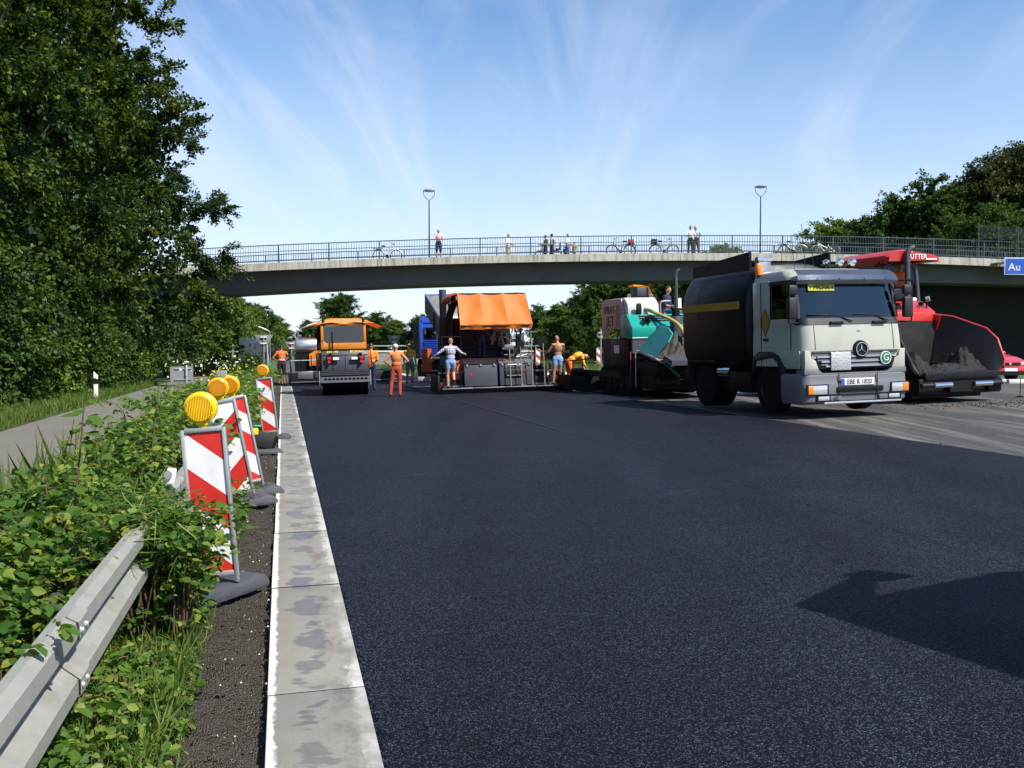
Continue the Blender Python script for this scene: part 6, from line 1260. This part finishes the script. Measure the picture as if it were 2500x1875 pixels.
# ------------------------------------------------------------------ bicycles
def bicycle(label, x, y, rz, fm, basket=None, extra=None, lean=0):
    """points along +x, wheels in the xz plane"""
    t = thing('bicycle', label, 'bicycle', (x, y, dz_top(x)-.09), rz, 'bicycles on the footbridge'); t.rotation_euler = (R(lean), 0, R(rz))
    f = M[fm]; tk_ = .019
    for c, st in ((-.52, 0), (.54, 22)):
        w = MB().tube([(c+.335*math.cos(a), 0, .345+.335*math.sin(a)) for a in np.linspace(0, 2*math.pi, 29)], .020, 6, caps=False).build('wheel', M['rubber'], t)
        sp = MB()
        for k in range(10): a = math.pi*2*k/10; sp.tube([(c, 0, .345), (c+.32*math.cos(a), 0, .345+.32*math.sin(a))], .004, 3)
        MB().tube([(c+.31*math.cos(a), 0, .345+.31*math.sin(a)) for a in np.linspace(0, 2*math.pi, 25)], .010, 5, caps=False).build('rim', M['galvanised'], w)
        o = sp.build('spokes', M['galvanised'], w); o['kind'] = 'stuff'; MB().tube([(c+.37*math.cos(a), 0, .345+.37*math.sin(a)) for a in np.linspace(R(20), R(175), 12)], .022, 5).build('mudguard', f, w)
    MB().tube([(.54, 0, .345), (.46, 0, .72), (.42, 0, .93)], tk_, 6).build('fork', f, t)
    for nm, pts in (('down_tube', [(.45, 0, .74), (0, 0, .30)]), ('top_tube', [(.44, 0, .80), (-.10, 0, .55)]), ('seat_tube', [(0, 0, .30), (-.20, 0, .88)]), ('chain_stay', [(0, 0, .30), (-.52, 0, .345)]), ('seat_stay', [(-.52, 0, .345), (-.14, 0, .70)])): MB().tube(pts, tk_, 6).build(nm, f, t)
    T('handlebar', M['black'], t, smooth_path([(.22, -.28, 1.04), (.34, -.24, 1.06), (.42, 0, 1.02), (.34, .24, 1.06), (.22, .28, 1.04)], 4), .016, 6); C('stem', M['galvanised'], t, (.42, 0, .9), (.41, 0, 1.03), .018, n=6)
    MB().ell((-.24, 0, .92), (.15, .085, .04), 12, 6).build('saddle', M['black'], t); C('crank', M['black'], t, (0, -.05, .30), (0, .05, .30), .10, n=16); T('pedal_arm', M['black'], t, [(0, -.09, .30), (.12, -.09, .20)], .012, 5); B('pedal', M['black'], t, (.08, .17, -.17, -.09, .18, .21))
    B('luggage_rack', M['black'], t, (-.85, -.25, -.08, .08, .74, .76))
    if basket: B('basket', M[basket], t, (-.78, -.42, -.16, .16, .77, 1.02), bevel=.02)
    if extra == 'seat':
        B('child_seat', M['c_black'], t, (-.75, -.45, -.17, .17, .78, .84), (-.78, -.70, -.17, .17, .78, 1.22), bevel=.02)
    return t
bicycle('white bicycle parked on the bridge left of the pink-shirted person', -7.5, 58.0, 0, 'white_paint', lean=-6)
bicycle('dark bicycle with child seat between the group on the bridge', 2.3, 61.15, 180, 'rail_paint', extra='seat')
bicycle('bicycle with red basket parked on the bridge', 6.55, 58.15, 180, 'c_brown', 'lamp_red', lean=5)
bicycle('bicycle with dark green basket parked left of the couple', 9.15, 58.15, 0, 'c_grey', 'c_black', lean=-5)
bicycle('pale bicycle on the bridge above the tanker cab, leftmost of the pair', 16.9, 58.15, 0, 'galvanised', lean=-5)
bicycle('pale bicycle on the bridge above the tanker cab, rightmost of the pair', 18.9, 58.2, 180, 'galvanised', lean=5)
# ------------------------------------------------------------------ vegetation
def npmesh(name, V, faces, m, smooth=False):
    """V (n,3); faces: (k, c) int array, all with c corners"""
    me = bpy.data.meshes.new(name); nv = len(V); k, c = faces.shape
    me.vertices.add(nv); me.vertices.foreach_set('co', np.ascontiguousarray(V, dtype=np.float32).ravel())
    me.loops.add(k*c); me.loops.foreach_set('vertex_index', np.ascontiguousarray(faces, dtype=np.int32).ravel())
    me.polygons.add(k); me.polygons.foreach_set('loop_start', np.arange(0, k*c, c, dtype=np.int32))
    me.update(calc_edges=True)
    if m is not None: me.materials.append(m)
    return me
KITE = (np.array([(0, 0, 0), (.45, .30, .06), (1, 0, -.02), (.45, -.30, .06)]), np.array([(0, 1, 2), (0, 2, 3)]))
OVAL = (np.array([(0, 0, 0), (.22, .26, .05), (.55, .33, .07), (.84, .16, .02), (1.0, 0, -.06), (.84, -.16, .02), (.55, -.33, .07), (.22, -.26, .05), (.5, 0, -.02)]),
        np.array([(0, 1, 8), (1, 2, 8), (2, 3, 8), (3, 4, 8), (4, 5, 8), (5, 6, 8), (6, 7, 8), (7, 0, 8)]))
BLADE = (np.array([(0, .5, 0), (0, -.5, 0), (.6, .38, .06), (.6, -.38, .06), (1, 0, -.10)]), np.array([(0, 1, 3), (0, 3, 2), (2, 3, 4)]))
def unit(a): return a/np.maximum(1e-9, np.linalg.norm(a, axis=1, keepdims=True))
def scatter(name, Cn, Dn, Nn, size, tpl, m, width=1.):
    D_ = unit(Dn); S_ = unit(np.cross(Nn, D_)); N_ = np.cross(D_, S_); tv, tf = tpl; n = len(Cn); k = len(tv); sz_ = np.broadcast_to(np.asarray(size), (n,))
    V = Cn[:, None, :]+sz_[:, None, None]*(tv[None, :, 0:1]*D_[:, None, :]+width*tv[None, :, 1:2]*S_[:, None, :]+tv[None, :, 2:3]*N_[:, None, :])
    Fc = (tf[None]+(np.arange(n)*k)[:, None, None]).reshape(-1, tf.shape[1]); return npmesh(name, V.reshape(-1, 3), Fc, m)
def crown_mesh(seed, h, r, base, ncl, nl, leaf, m, top=.35, clr=1.0, inner=.30, lobes=7):
    g = np.random.default_rng(seed)
    # clump centres in an irregular crown: lobes of different reach
    u = g.random(ncl)**.85; th = g.random(ncl)*2*np.pi; lob = np.clip(1+.20*np.sin(lobes*.5*th+seed)+.16*np.sin(3*th+5*u+seed*2)+.12*np.sin(9*u+seed), .7, 1.2)
    prof = np.where(u < .3, .72+.28*np.sin(u/.3*np.pi/2), 1-(1-top)*((u-.3)/.7)**1.6); prof *= np.where(u > .93, .7, 1)
    rad = r*prof*lob*np.sqrt(.30+.70*g.random(ncl)); z = base+(h-base)*u
    Cc = np.stack([rad*np.cos(th), rad*np.sin(th), z], 1)
    ax = np.stack([np.zeros(ncl), np.zeros(ncl), base+(h-base)*.35*np.ones(ncl)], 1); out = unit(Cc-ax)
    cs = clr*(.55+.75*g.random(ncl)); w = cs**2; pick = g.choice(ncl, nl, p=w/w.sum())
    # within a clump: leaves on short sprays
    ns = 7; sp = unit(g.normal(size=(ncl, ns, 3))+out[:, None]*.8+np.array([0, 0, .15])); k = g.integers(0, ns, nl); sdir = sp[pick, k]; L_ = g.random(nl)**.6*cs[pick]*1.15
    pos = Cc[pick]+sdir*L_[:, None]+np.clip(g.normal(size=(nl, 3)), -1.8, 1.8)*(.10*cs[pick])[:, None]*np.array([1, 1, .7])-np.array([0, 0, .18])*(L_**2)[:, None]
    nrm = unit(np.array([0, 0, .9])+out[pick]*.55+g.normal(size=(nl, 3))*.55); d = unit(sdir*.6+out[pick]*.4+g.normal(size=(nl, 3))*.7-np.array([0, 0, .45]))
    sz_ = leaf*(.6+.7*g.random(nl))
    # heavier foliage deep inside
    ni = int(nl*.16); pk = g.integers(0, ncl, ni); pi_ = ax[pk]*0+Cc[pk]*np.array([.55, .55, .93])+np.clip(g.normal(size=(ni, 3)), -1.5, 1.5)*.4*clr
    pos = np.concatenate([pos, pi_]); nrm = np.concatenate([nrm, unit(g.normal(size=(ni, 3)))]); d = np.concatenate([d, unit(g.normal(size=(ni, 3)))]); sz_ = np.concatenate([sz_, inner*(.7+.6*g.random(ni))])
    return scatter('crown', pos, d, nrm, sz_, KITE, m, 1.15), Cc
def trunk_mesh(seed, h, r0, Cc, n=24):
    rr = random.Random(seed); mb = MB(); pts = [(0, 0, -.2)]
    for k in range(1, 7): pts.append((rr.uniform(-.15, .15)*k*.4, rr.uniform(-.15, .15)*k*.4, h*.78*k/6))
    mb.tube(pts, [r0*(1-.85*k/6)+.02 for k in range(7)], 9)
    for i in rr.sample(range(len(Cc)), min(n, len(Cc))):
        c = Vector(Cc[i]); k = min(5, max(1, int(c.z/h*5.0*rr.uniform(.6, .9)))); a = Vector(pts[k]); mid = a.lerp(c, .5)+Vector((0, 0, -.2)); mb.tube([a, mid, c], [r0*.35*(1-k/8), r0*.2*(1-k/8), .02], 6)
    return mb.mesh('trunk')
def make_tree(seed, h, r, base, ncl, nl, leaf, m, **kw):
    tr = kw.pop('tr', .22); cm, Cc = crown_mesh(seed, h, r, base, ncl, nl, leaf, M[m], **kw); tm = trunk_mesh(seed, h, tr, Cc); tm.materials.append(M['bark']); return cm, tm
def place_tree(kinds, label, x, y, z, rz, sc, group, cat='tree', name='tree'):
    cm, tm = kinds; t = thing(name, label, cat, (x, y, z), rz, group); t.scale = sc if isinstance(sc, tuple) else (sc,)*3
    link('trunk' if cat == 'tree' else 'stems', tm, None, t); link('crown' if cat == 'tree' else 'foliage', cm, None, t); return t
BIG = [make_tree(21, 17, 5.2, 1.6, 120, 94000, .14, 'leaf_tree', clr=1.15, inner=.26), make_tree(22, 18, 5.0, 1.8, 125, 94000, .14, 'leaf_tree', top=.42, clr=1.12, inner=.26), make_tree(23, 16, 5.0, 1.2, 120, 92000, .14, 'leaf_dark', clr=1.15, inner=.26)]
MID = [make_tree(31, 9, 3.4, .6, 90, 40000, .155, 'leaf_far', clr=1.0, inner=.36, tr=.16), make_tree(32, 8.5, 3.2, .5, 90, 40000, .155, 'leaf_mid', clr=1.0, inner=.36, tr=.16), make_tree(33, 10, 3.6, .6, 90, 40000, .16, 'leaf_mid', clr=1.1, inner=.36, tr=.16)]
COP = [make_tree(41, 12, 4.4, 1.0, 110, 45000, .17, 'leaf_copper', clr=1.15, inner=.4)]
g1 = 'tall trees along the side road'
tl = [('tall tree at the left picture edge, nearest of the wall of trees', -10.2, 19.5, 40, 1.0, 0), ('tall tree second from the camera along the side road', -10.4, 26, 160, 1.02, 1), ('tall dark tree third from the camera along the side road', -10.0, 32, 260, 1.06, 2),
      ('tall tree fourth from the camera along the side road', -10.2, 38, 20, 1.1, 1), ('tall tree whose crown tops the left skyline beside the open sky', -9.6, 44.0, 200, (1.22, 1.22, 1.25), 0), ('tall tree whose branch reaches over the left end of the bridge', -7.9, 52.0, 235, (1.08, 1.08, 1.02), 2),
      ('tall tree at the rear of the left wall of trees', -15.5, 30, 80, 1.1, 0), ('tall tree deep behind the fifth roadside tree', -16.0, 47, 120, 1.0, 1)]
for lb, s_, tt, rz, sc_, k in tl: place_tree(BIG[k], lb, *RT(s_, tt).xy, -.05, rz, sc_, g1)
g2 = 'trees receding behind the bridge on the left'
place_tree(MID[0], 'sunlit bushy tree right under the left end of the bridge', *RT(-6.2, 61).xy, -.1, 10, (.8, .8, .52), g2)
place_tree(MID[0], 'sunlit bushy tree close behind the one under the bridge', *RT(-5.4, 65.5).xy, -.1, 130, (.7, .7, .60), g2)
for i, (s_, tt, sc_, k, lb) in enumerate(((-5.2, 69, .78, 0, 'bright green tree just behind the bridge at left'), (-4.7, 80, .74, 0, 'bright green tree second behind the bridge at left'), (-4.2, 92, .68, 0, 'green tree third behind the bridge at left'), (-3.4, 107, .68, 0, 'green tree fourth behind the bridge at left'), (-2.6, 124, .7, 2, 'dark tree near the far end of the left row'), (-1.2, 146, .7, 0, 'last tree of the row behind the bridge at left'))): place_tree(MID[k], lb, *RT(s_, tt).xy, -.1, 57*i, sc_, g2)
place_tree(MID[1], 'round leafy tree standing alone above the roller roof', -19.6, 110, .2, 30, (1.05, 1.05, .86), None)
g3 = 'distant trees between roller and dump truck'
for i, (x, y, sc_) in enumerate(((-27, 190, .85), (-22.5, 186, .75), (-17, 184, .9), (-31, 200, .7), (-12, 190, .8), (-37, 205, .8), (-44, 210, .75), (-52, 215, .8), (-48, 195, .8), (-34, 187, .82), (-8, 195, .75), (-3, 200, .75))): place_tree(MID[(i+2) % 3], ['dark distant tree left of centre in the far gap', 'low distant tree in the middle of the far gap', 'distant tree at the right of the far gap', 'distant tree close behind the lone tree', 'distant tree hidden partly by the dump truck', 'distant tree left of the lone tree', 'distant tree above the far road', 'leftmost distant tree over the far road', 'distant tree between the far lamps', 'distant bushy tree beside the lone tree', 'distant tree just behind the dump body', 'distant tree seen under the orange canopy'][i], x, y, 0, 40*i, (sc_*1.5, sc_*1.5, sc_), g3)
g4 = 'trees behind the pavers under the bridge'
cl = [(1762, 80, 1.22, 0), (1835, 84, 1.18, 1), (1318, 92, .62, 2), (1362, 88, .66, 0), (1405, 90, .80, 1), (1452, 84, .88, 2), (1505, 88, 1.0, 1), (1560, 83, .95, 2), (1615, 86, 1.05, 1), (1672, 82, 1.0, 0), (1730, 84, 1.05, 1), (1400, 76, .48, 1), (1478, 72, .50, 0), (1530, 74, .55, 2)]
nm_ = ['tree peeping over the railing just left of the second lamp', 'tree peeping over the railing just right of the second lamp', 'leftmost low tree right of the orange canopy', 'second tree right of the orange canopy', 'third tree right of the orange canopy', 'tree rising above the shirtless worker', 'tree left of the salmon panel', 'tree behind the salmon panel', 'tree behind the small tool case', 'bright tree behind the exhaust pipe', 'tree behind the black tank', 'low bushy tree in front of the others near the shirtless worker', 'low bushy tree behind the round sign', 'low bushy tree beside the salmon panel']
for i, (px, y, sc_, k) in enumerate(cl): place_tree(MID[k], nm_[i], (px-1250)/2350*y, y, .3, 71*i, sc_*.86, g4)
g5 = 'trees above the right end of the bridge'
rl = [(1880, 92, .98, 0, 'l'), (1960, 88, 1.10, 0, 'l'), (2030, 84, 1.26, 0, 'l'), (2110, 82, 1.32, 1, 'l'), (2190, 80, 1.28, 2, 'l'), (2260, 78, 1.38, 2, 'l'), (2335, 77, 1.52, 1, 'l'), (2425, 76, 1.26, 0, 'c'), (2510, 76, 1.36, 0, 'c'), (2440, 70, 1.1, 2, 'l'), (2350, 70, 1.0, 2, 'l'), (2560, 72, 1.2, 2, 'l')]
nm_ = ['small tree peeping over the railing right of the second lamp', 'light green tree over the railing, second from the right lamp', 'green tree third from the right lamp', 'green tree fourth from the right lamp', 'dark tree left of the red canopy', 'tall dark tree above the red canopy', 'bluish green tree with broad crown at right', 'copper-leaved tree near the right edge', 'tallest copper-leaved tree at the right edge', 'dark tree behind the mesh screen', 'dark tree behind the railing above the red paver', 'dark tree just beyond the right edge']
for i, (px, y, sc_, k, c) in enumerate(rl): place_tree(COP[0] if c == 'c' else MID[k], nm_[i], (px-1250)/2350*y, y, .3, 53*i, (sc_*1.0, sc_*1.0, sc_*1.05), g5)
# shrubs under the tall trees
SHR = [make_tree(51, 2.6, 1.5, .1, 60, 9000, .12, 'leaf_mid', clr=.55, inner=.2, tr=.05), make_tree(52, 2.2, 1.4, .1, 60, 9000, .12, 'leaf_far', clr=.5, inner=.2, tr=.05), make_tree(53, 3.4, 1.6, .1, 70, 11000, .13, 'leaf_mid', clr=.6, inner=.2, tr=.05)]
ORD = ['first', 'second', 'third', 'fourth', 'fifth', 'sixth', 'seventh', 'eighth', 'ninth', 'tenth', 'eleventh', 'twelfth', 'thirteenth', 'fourteenth', 'fifteenth', 'sixteenth', 'seventeenth', 'eighteenth', 'nineteenth', 'twentieth', 'twenty-first', 'twenty-second', 'twenty-third', 'twenty-fourth', 'twenty-fifth', 'twenty-sixth', 'twenty-seventh', 'twenty-eighth', 'twenty-ninth', 'thirtieth']
KND = ['mid green', 'bright green', 'tall dark']
rr = random.Random(12); tt = 15.0; i = 0
while tt < 60:
    k = rr.randrange(3); place_tree(SHR[k], '%s shrub, %s from the camera in the row edging the side road verge' % (KND[k], ORD[i]), *RT(-7.6-rr.uniform(0, 1.2), tt).xy, -.05, rr.uniform(0, 360), rr.uniform(.85, 1.35), 'shrubs along the side road', 'shrub', 'shrub'); tt += rr.uniform(1.2, 2.2); i += 1
for i in range(12): place_tree(SHR[i % 3], '%s shrub, %s from the camera in the back row against the tree trunks' % (KND[i % 3], ORD[i]), *RT(-9.3-rr.uniform(0, 1.0), 16+3.6*i).xy, -.05, rr.uniform(0, 360), rr.uniform(1.3, 1.9), 'shrubs along the side road', 'shrub', 'shrub')
for i in range(9): place_tree(SHR[i % 2], 'low %s shrub, %s beyond the beacons between guardrail and side road' % (KND[i % 2], ORD[i]), *RT(-1.7-rr.uniform(-.3, .3), 32+2.6*i).xy, -.35, rr.uniform(0, 360), rr.uniform(.45, .62), 'low shrubs on the dividing strip', 'shrub', 'shrub')
for i in range(5): place_tree(SHR[1], 'pale green shrub, %s from the left at the abutment foot behind the red car' % ORD[i], 21.5+1.7*i, 53+.8*i, .3, 60*i, (.8, .6, .42), 'shrubs by the abutment', 'shrub', 'shrub')

# grass: verges, island and foreground tufts
def grass(name, label, regions, m, seed):
    g = np.random.default_rng(seed); Cs = []; Ds = []; Ss = []
    for (s0, s1, t0, t1, n, hgt, dz) in regions:
        s_ = s0+(s1-s0)*g.random(n); t_ = t0+(t1-t0)*g.random(n)**1.4; z = np.array([gz(a) for a in s_])+dz
        Cs.append(np.stack([s_*CP-t_*SP, s_*SP+t_*CP, z], 1)); Ds.append(np.stack([g.normal(0, .45, n), g.normal(0, .45, n), np.ones(n)], 1)); Ss.append(hgt*(.4+.8*g.random(n)))
    Cn = np.concatenate(Cs); D_ = np.concatenate(Ds); S_ = np.concatenate(Ss); Nn = unit(np.random.default_rng(seed+1).normal(size=Cn.shape)*np.array([1, 1, .2]))
    me = scatter('grass', Cn, D_, Nn, S_, BLADE, M[m], .055); o = link(name, me); o['kind'] = 'stuff'; return tag(o, label, 'grass')
grass('grass', 'grass verge on the far side of the side road under the trees', [(-8.0, -5.6, 14, 48, 26000, .30, -.05)], 'leaf_grass', 61)
grass('grass', 'grass on the dividing strip beside the near edge of the side road', [(-3.1, -2.2, 4, 40, 26000, .22, -.05), (-2.2, -.85, 16, 45, 12000, .5, -.05), (-2.4, -1.1, 6, 14, 1500, .8, -.05)], 'leaf_grass', 62)
grass('grass', 'grass on the island beyond the paving machines', [(6.3, 40, 47, 75, 22000, .32, .09)], 'leaf_grass', 63)
grass('grass', 'short grass and cut blades in front of the guardrail', [(-1.1, -.50, 1.2, 8, 11000, .20, -.03), (-.8, -.38, 7, 30, 5000, .14, -.03), (-.55, -.42, 1.5, 9, 1500, .10, -.03)], 'leaf_grass', 64)

# bramble thickets behind and over the guardrail
def thicket(label, s0, s1, t0, t1, hgt, nst, per, leaf, m, seed, tpl=OVAL, nbig=0, cat='bramble', droop=.35, fill=0, name='bramble_thicket', group=None, z0=-.05, hfun=None):
    g = np.random.default_rng(seed); c0 = RT((s0+s1)/2, (t0+t1)/2); t = thing(name, label, cat, (c0.x, c0.y, 0), 0, group); st = MB(); Cs = []; Ds = []; Ns = []; Ss = []
    for i in range(nst):
        s_, t_ = g.uniform(s0, s1), g.uniform(t0, t1); p = RT(s_, t_, z0)-c0; hh = hgt*(.55+.5*g.random())*(hfun(s_, t_) if hfun else 1); az = g.random()*6.28; ln = Vector((math.cos(az), math.sin(az), 0))*g.uniform(.1, .5)*hh
        pts = [p, p+ln*.25+Vector((0, 0, hh*.5)), p+ln*.6+Vector((0, 0, hh*.9)), p+ln*1.1+Vector((0, 0, hh*(1.0-droop*g.random()*.6)))]; pts = smooth_path(pts, 3)
        if i < 260: st.tube(pts, [.006*(1-.7*k/len(pts)) for k in range(len(pts))], 4, caps=False)
        A = np.array([tuple(q) for q in pts]); n = per; u = (.12+.88*g.random(n)**.65)*(len(A)-1.001); k = u.astype(int); f = (u-k)[:, None]; base = A[k]*(1-f)+A[k+1]*f
        az2 = g.random(n)*6.28; o = np.stack([np.cos(az2), np.sin(az2), g.normal(.05, .25, n)], 1); base = base+o*g.uniform(.01, .09, n)[:, None]
        # three leaflets to a leaf
        for da in (0, 1.15, -1.15):
            c, s__ = np.cos(az2+da), np.sin(az2+da); d = np.stack([c, s__, g.normal(-.25, .3, n)], 1); Cs.append(base+o*.02); Ds.append(d); Ns.append(unit(np.array([.18, -.12, 1])+g.normal(size=(n, 3))*.6)); Ss.append(leaf*(.40+1.15*g.random(n)**1.8))
    me = scatter('leaves', np.concatenate(Cs), np.concatenate(Ds), np.concatenate(Ns), np.concatenate(Ss), tpl, M[m]); o = link('leaves', me, None, t); o['kind'] = 'stuff'
    st.build('stems', M['stem_brown'], t)['kind'] = 'stuff'
    if nbig:        # the large leaves that stand out singly
        tv, tf = OVAL; lm = [npmesh('leaf', tv*np.array([1, w_, 1])*1.0, tf, M[m]) for w_ in (1.1, 1.35, 1.5)]
        for i in range(nbig):
            s_, t_ = g.uniform(s0, s1), g.uniform(t0, t1); q = RT(s_, t_, hgt*(.55+.45*g.random())*(hfun(s_, t_) if hfun else 1))-c0; lo = link('leaf', lm[i % 3], None, t, q, (g.normal(0, .35), g.normal(.25, .3), g.random()*6.28)); lo.scale = (g.uniform(.06, .115),)*3
    return t
def dome(s_, t_): return .65+.35*math.exp(-((s_+1.6)/.7)**2)
def low_left(s_, t_): return .52 if s_ < -2.1 else (.8 if s_ < -1.8 else 1.0)
thicket('dense bramble thicket behind the guardrail at the left picture edge', -2.7, -1.06, 1.8, 4.4, .84, 430, 22, .050, 'leaf_bramble', 71, nbig=110)
thicket('dense bramble thicket behind the guardrail left of the nearest beacon', -2.6, -1.02, 4.4, 7.4, .88, 430, 21, .050, 'leaf_bramble', 72, nbig=110, hfun=low_left)
thicket('bramble and weeds around the two leaning beacons', -2.5, -.75, 7.4, 12.0, .98, 420, 17, .060, 'leaf_bramble', 73, nbig=30, hfun=lambda s_, t_: .40 if s_ < -1.9 else (.62 if s_ < -1.5 else 1.0))
thicket('tall roadside weeds behind the small far beacon', -2.5, -.62, 12.0, 19.0, 1.10, 420, 16, .080, 'leaf_weed', 74, tpl=KITE, cat='weeds', name='weed_patch', hfun=lambda s_, t_: .40 if s_ < -1.7 else 1.0)
thicket('tall roadside weeds along the far end of the guardrail', -2.3, -.55, 19.0, 42.0, 1.0, 700, 14, .12, 'leaf_weed', 75, tpl=KITE, cat='weeds', name='weed_patch', hfun=lambda s_, t_: .6 if s_ < -1.7 else 1.0)
thicket('leafy bush hanging over the rail and the foot of the nearest beacon', -.95, -.52, 5.45, 6.25, .88, 120, 21, .046, 'leaf_bramble', 76, nbig=25, cat='bush', name='overhanging_bush', hfun=lambda s_, t_: 1-.9*max(0, s_+.72))
thicket('low weeds in front of the guardrail at the bottom left', -.92, -.50, 1.4, 5.2, .22, 240, 13, .038, 'leaf_weed', 77, nbig=24, cat='weeds', name='weed_patch', hfun=lambda s_, t_: 1.0 if s_ < -.62 else .5)
thicket('weeds growing between the nearest beacon and the second one', -.75, -.42, 6.9, 10.0, .42, 80, 12, .050, 'leaf_bramble', 78, cat='weeds', name='weed_patch')
# dead brown and cream tangle on the bush
def tangle():
    g = np.random.default_rng(79); n = 900; c0 = RT(-.72, 5.5, 0); s_ = g.normal(-.74, .12, n); t_ = g.normal(5.85, .33, n); z = .70+.08*g.normal(size=n)-.5*np.clip(s_+.72, 0, .3)
    Cn = np.stack([s_*CP-t_*SP-c0.x, s_*SP+t_*CP-c0.y, z], 1); me = scatter('stalks', Cn, g.normal(size=(n, 3))*np.array([1, 1, .5]), g.normal(size=(n, 3)), .05+.16*g.random(n), BLADE, M['leaf_weed'], .040)
    t = thing('thistle_tangle', 'tangle of dry thistle stalks and seed heads lying over the guardrail end', 'thistle', tuple(c0)); o = link('stalks', me, None, t); o['kind'] = 'stuff'
    hm = MB().lathe([(.002, -.012), (.011, -.008), (.014, .0), (.009, .010), (.013, .018), (.002, .02)], n=8).mesh('seed_head')
    for i in range(34): q = Cn[g.integers(0, n)]; link('seed_head', hm, M['stem'], t, q+np.array([0, 0, .02]), (g.normal(0, .6), g.normal(0, .6), 0))
tangle()
# tall saplings and stalks that stick out of the thicket
def sapling(label, s_, tt, hgt, n, leaf, m, seed, lean=(0, 0)):
    g = random.Random(seed); p = RT(s_, tt); t = thing('sapling', label, 'sapling', (p.x, p.y, 0)); pts = smooth_path([(0, 0, 0), (lean[0]*.3, lean[1]*.3, hgt*.4), (lean[0]*.7, lean[1]*.7, hgt*.75), (lean[0], lean[1], hgt)], 5)
    MB().tube(pts, [.010*(1-.7*k/len(pts)) for k in range(len(pts))], 5).build('stem', M['stem_brown'], t); lm = npmesh('leaf', OVAL[0]*np.array([1, 1.25, 1]), OVAL[1], M[m])
    for i in range(n):
        u = (.30+.70*i/(n-1)); q = pts[min(len(pts)-1, int(u*(len(pts)-1)))]; a = i*2.4+g.uniform(-.4, .4); o = link('leaf', lm, None, t, (q.x+.03*math.cos(a), q.y+.03*math.sin(a), q.z+g.uniform(-.02, .02)), (g.uniform(-.3, .3), g.uniform(-.1, .6), a)); o.scale = (leaf*g.uniform(.65, 1.15),)*3
    return t
sapling('tall thin sapling with broad leaves standing above the brambles at left', -1.75, 5.9, 1.42, 26, .105, 'leaf_weed', 81, (-.35, .05))
sapling('upright sapling with dark broad leaves close left of the nearest lamp', -1.25, 6.1, 1.34, 30, .10, 'leaf_bramble', 82, (.12, .0))
sapling('small sapling leaning over the side road edge', -2.35, 5.3, 1.20, 20, .085, 'leaf_weed', 83, (-.25, .1))
sapling('leafy stem rising behind the second beacon', -1.1, 8.2, 1.35, 26, .10, 'leaf_bramble', 84, (.1, .1))
sapling('leafy stem in front of the leaning beacons', -.62, 9.1, .95, 22, .10, 'leaf_weed', 85, (.10, -.1))
sapling('yellowing sapling among the brambles beyond the rail', -1.55, 7.2, 1.15, 20, .09, 'leaf_yellow', 86, (.1, .1))
sapling('leafy shoot crossing in front of the nearest beacon', -.56, 6.15, .72, 24, .085, 'leaf_bramble', 87, (.22, -.05))
# yellow and white flowers among the far weeds
def flowers(label, s0, s1, t0, t1, z0, z1, n, m, seed, size):
    g = np.random.default_rng(seed); s_ = g.uniform(s0, s1, n); t_ = g.uniform(t0, t1, n); Cn = np.stack([s_*CP-t_*SP, s_*SP+t_*CP, g.uniform(z0, z1, n)], 1)
    Cs = np.repeat(Cn, 5, 0); D_ = g.normal(size=(5*n, 3)); me = scatter('flowers', Cs, D_, np.repeat(g.normal(size=(n, 3))+np.array([0, -.8, .4]), 5, 0), size, KITE, M[m], 1.2); o = link('flowers', me); o['kind'] = 'stuff'; return tag(o, label, 'flowers')
flowers('yellow ragwort flowers among the far roadside weeds', -2.2, -.9, 20, 36, .85, 1.2, 60, 'letter_yellow', 91, .035)
flowers('white umbel flowers among the far roadside weeds', -2.8, -1.2, 22, 44, .9, 1.35, 70, 'c_white', 92, .05)
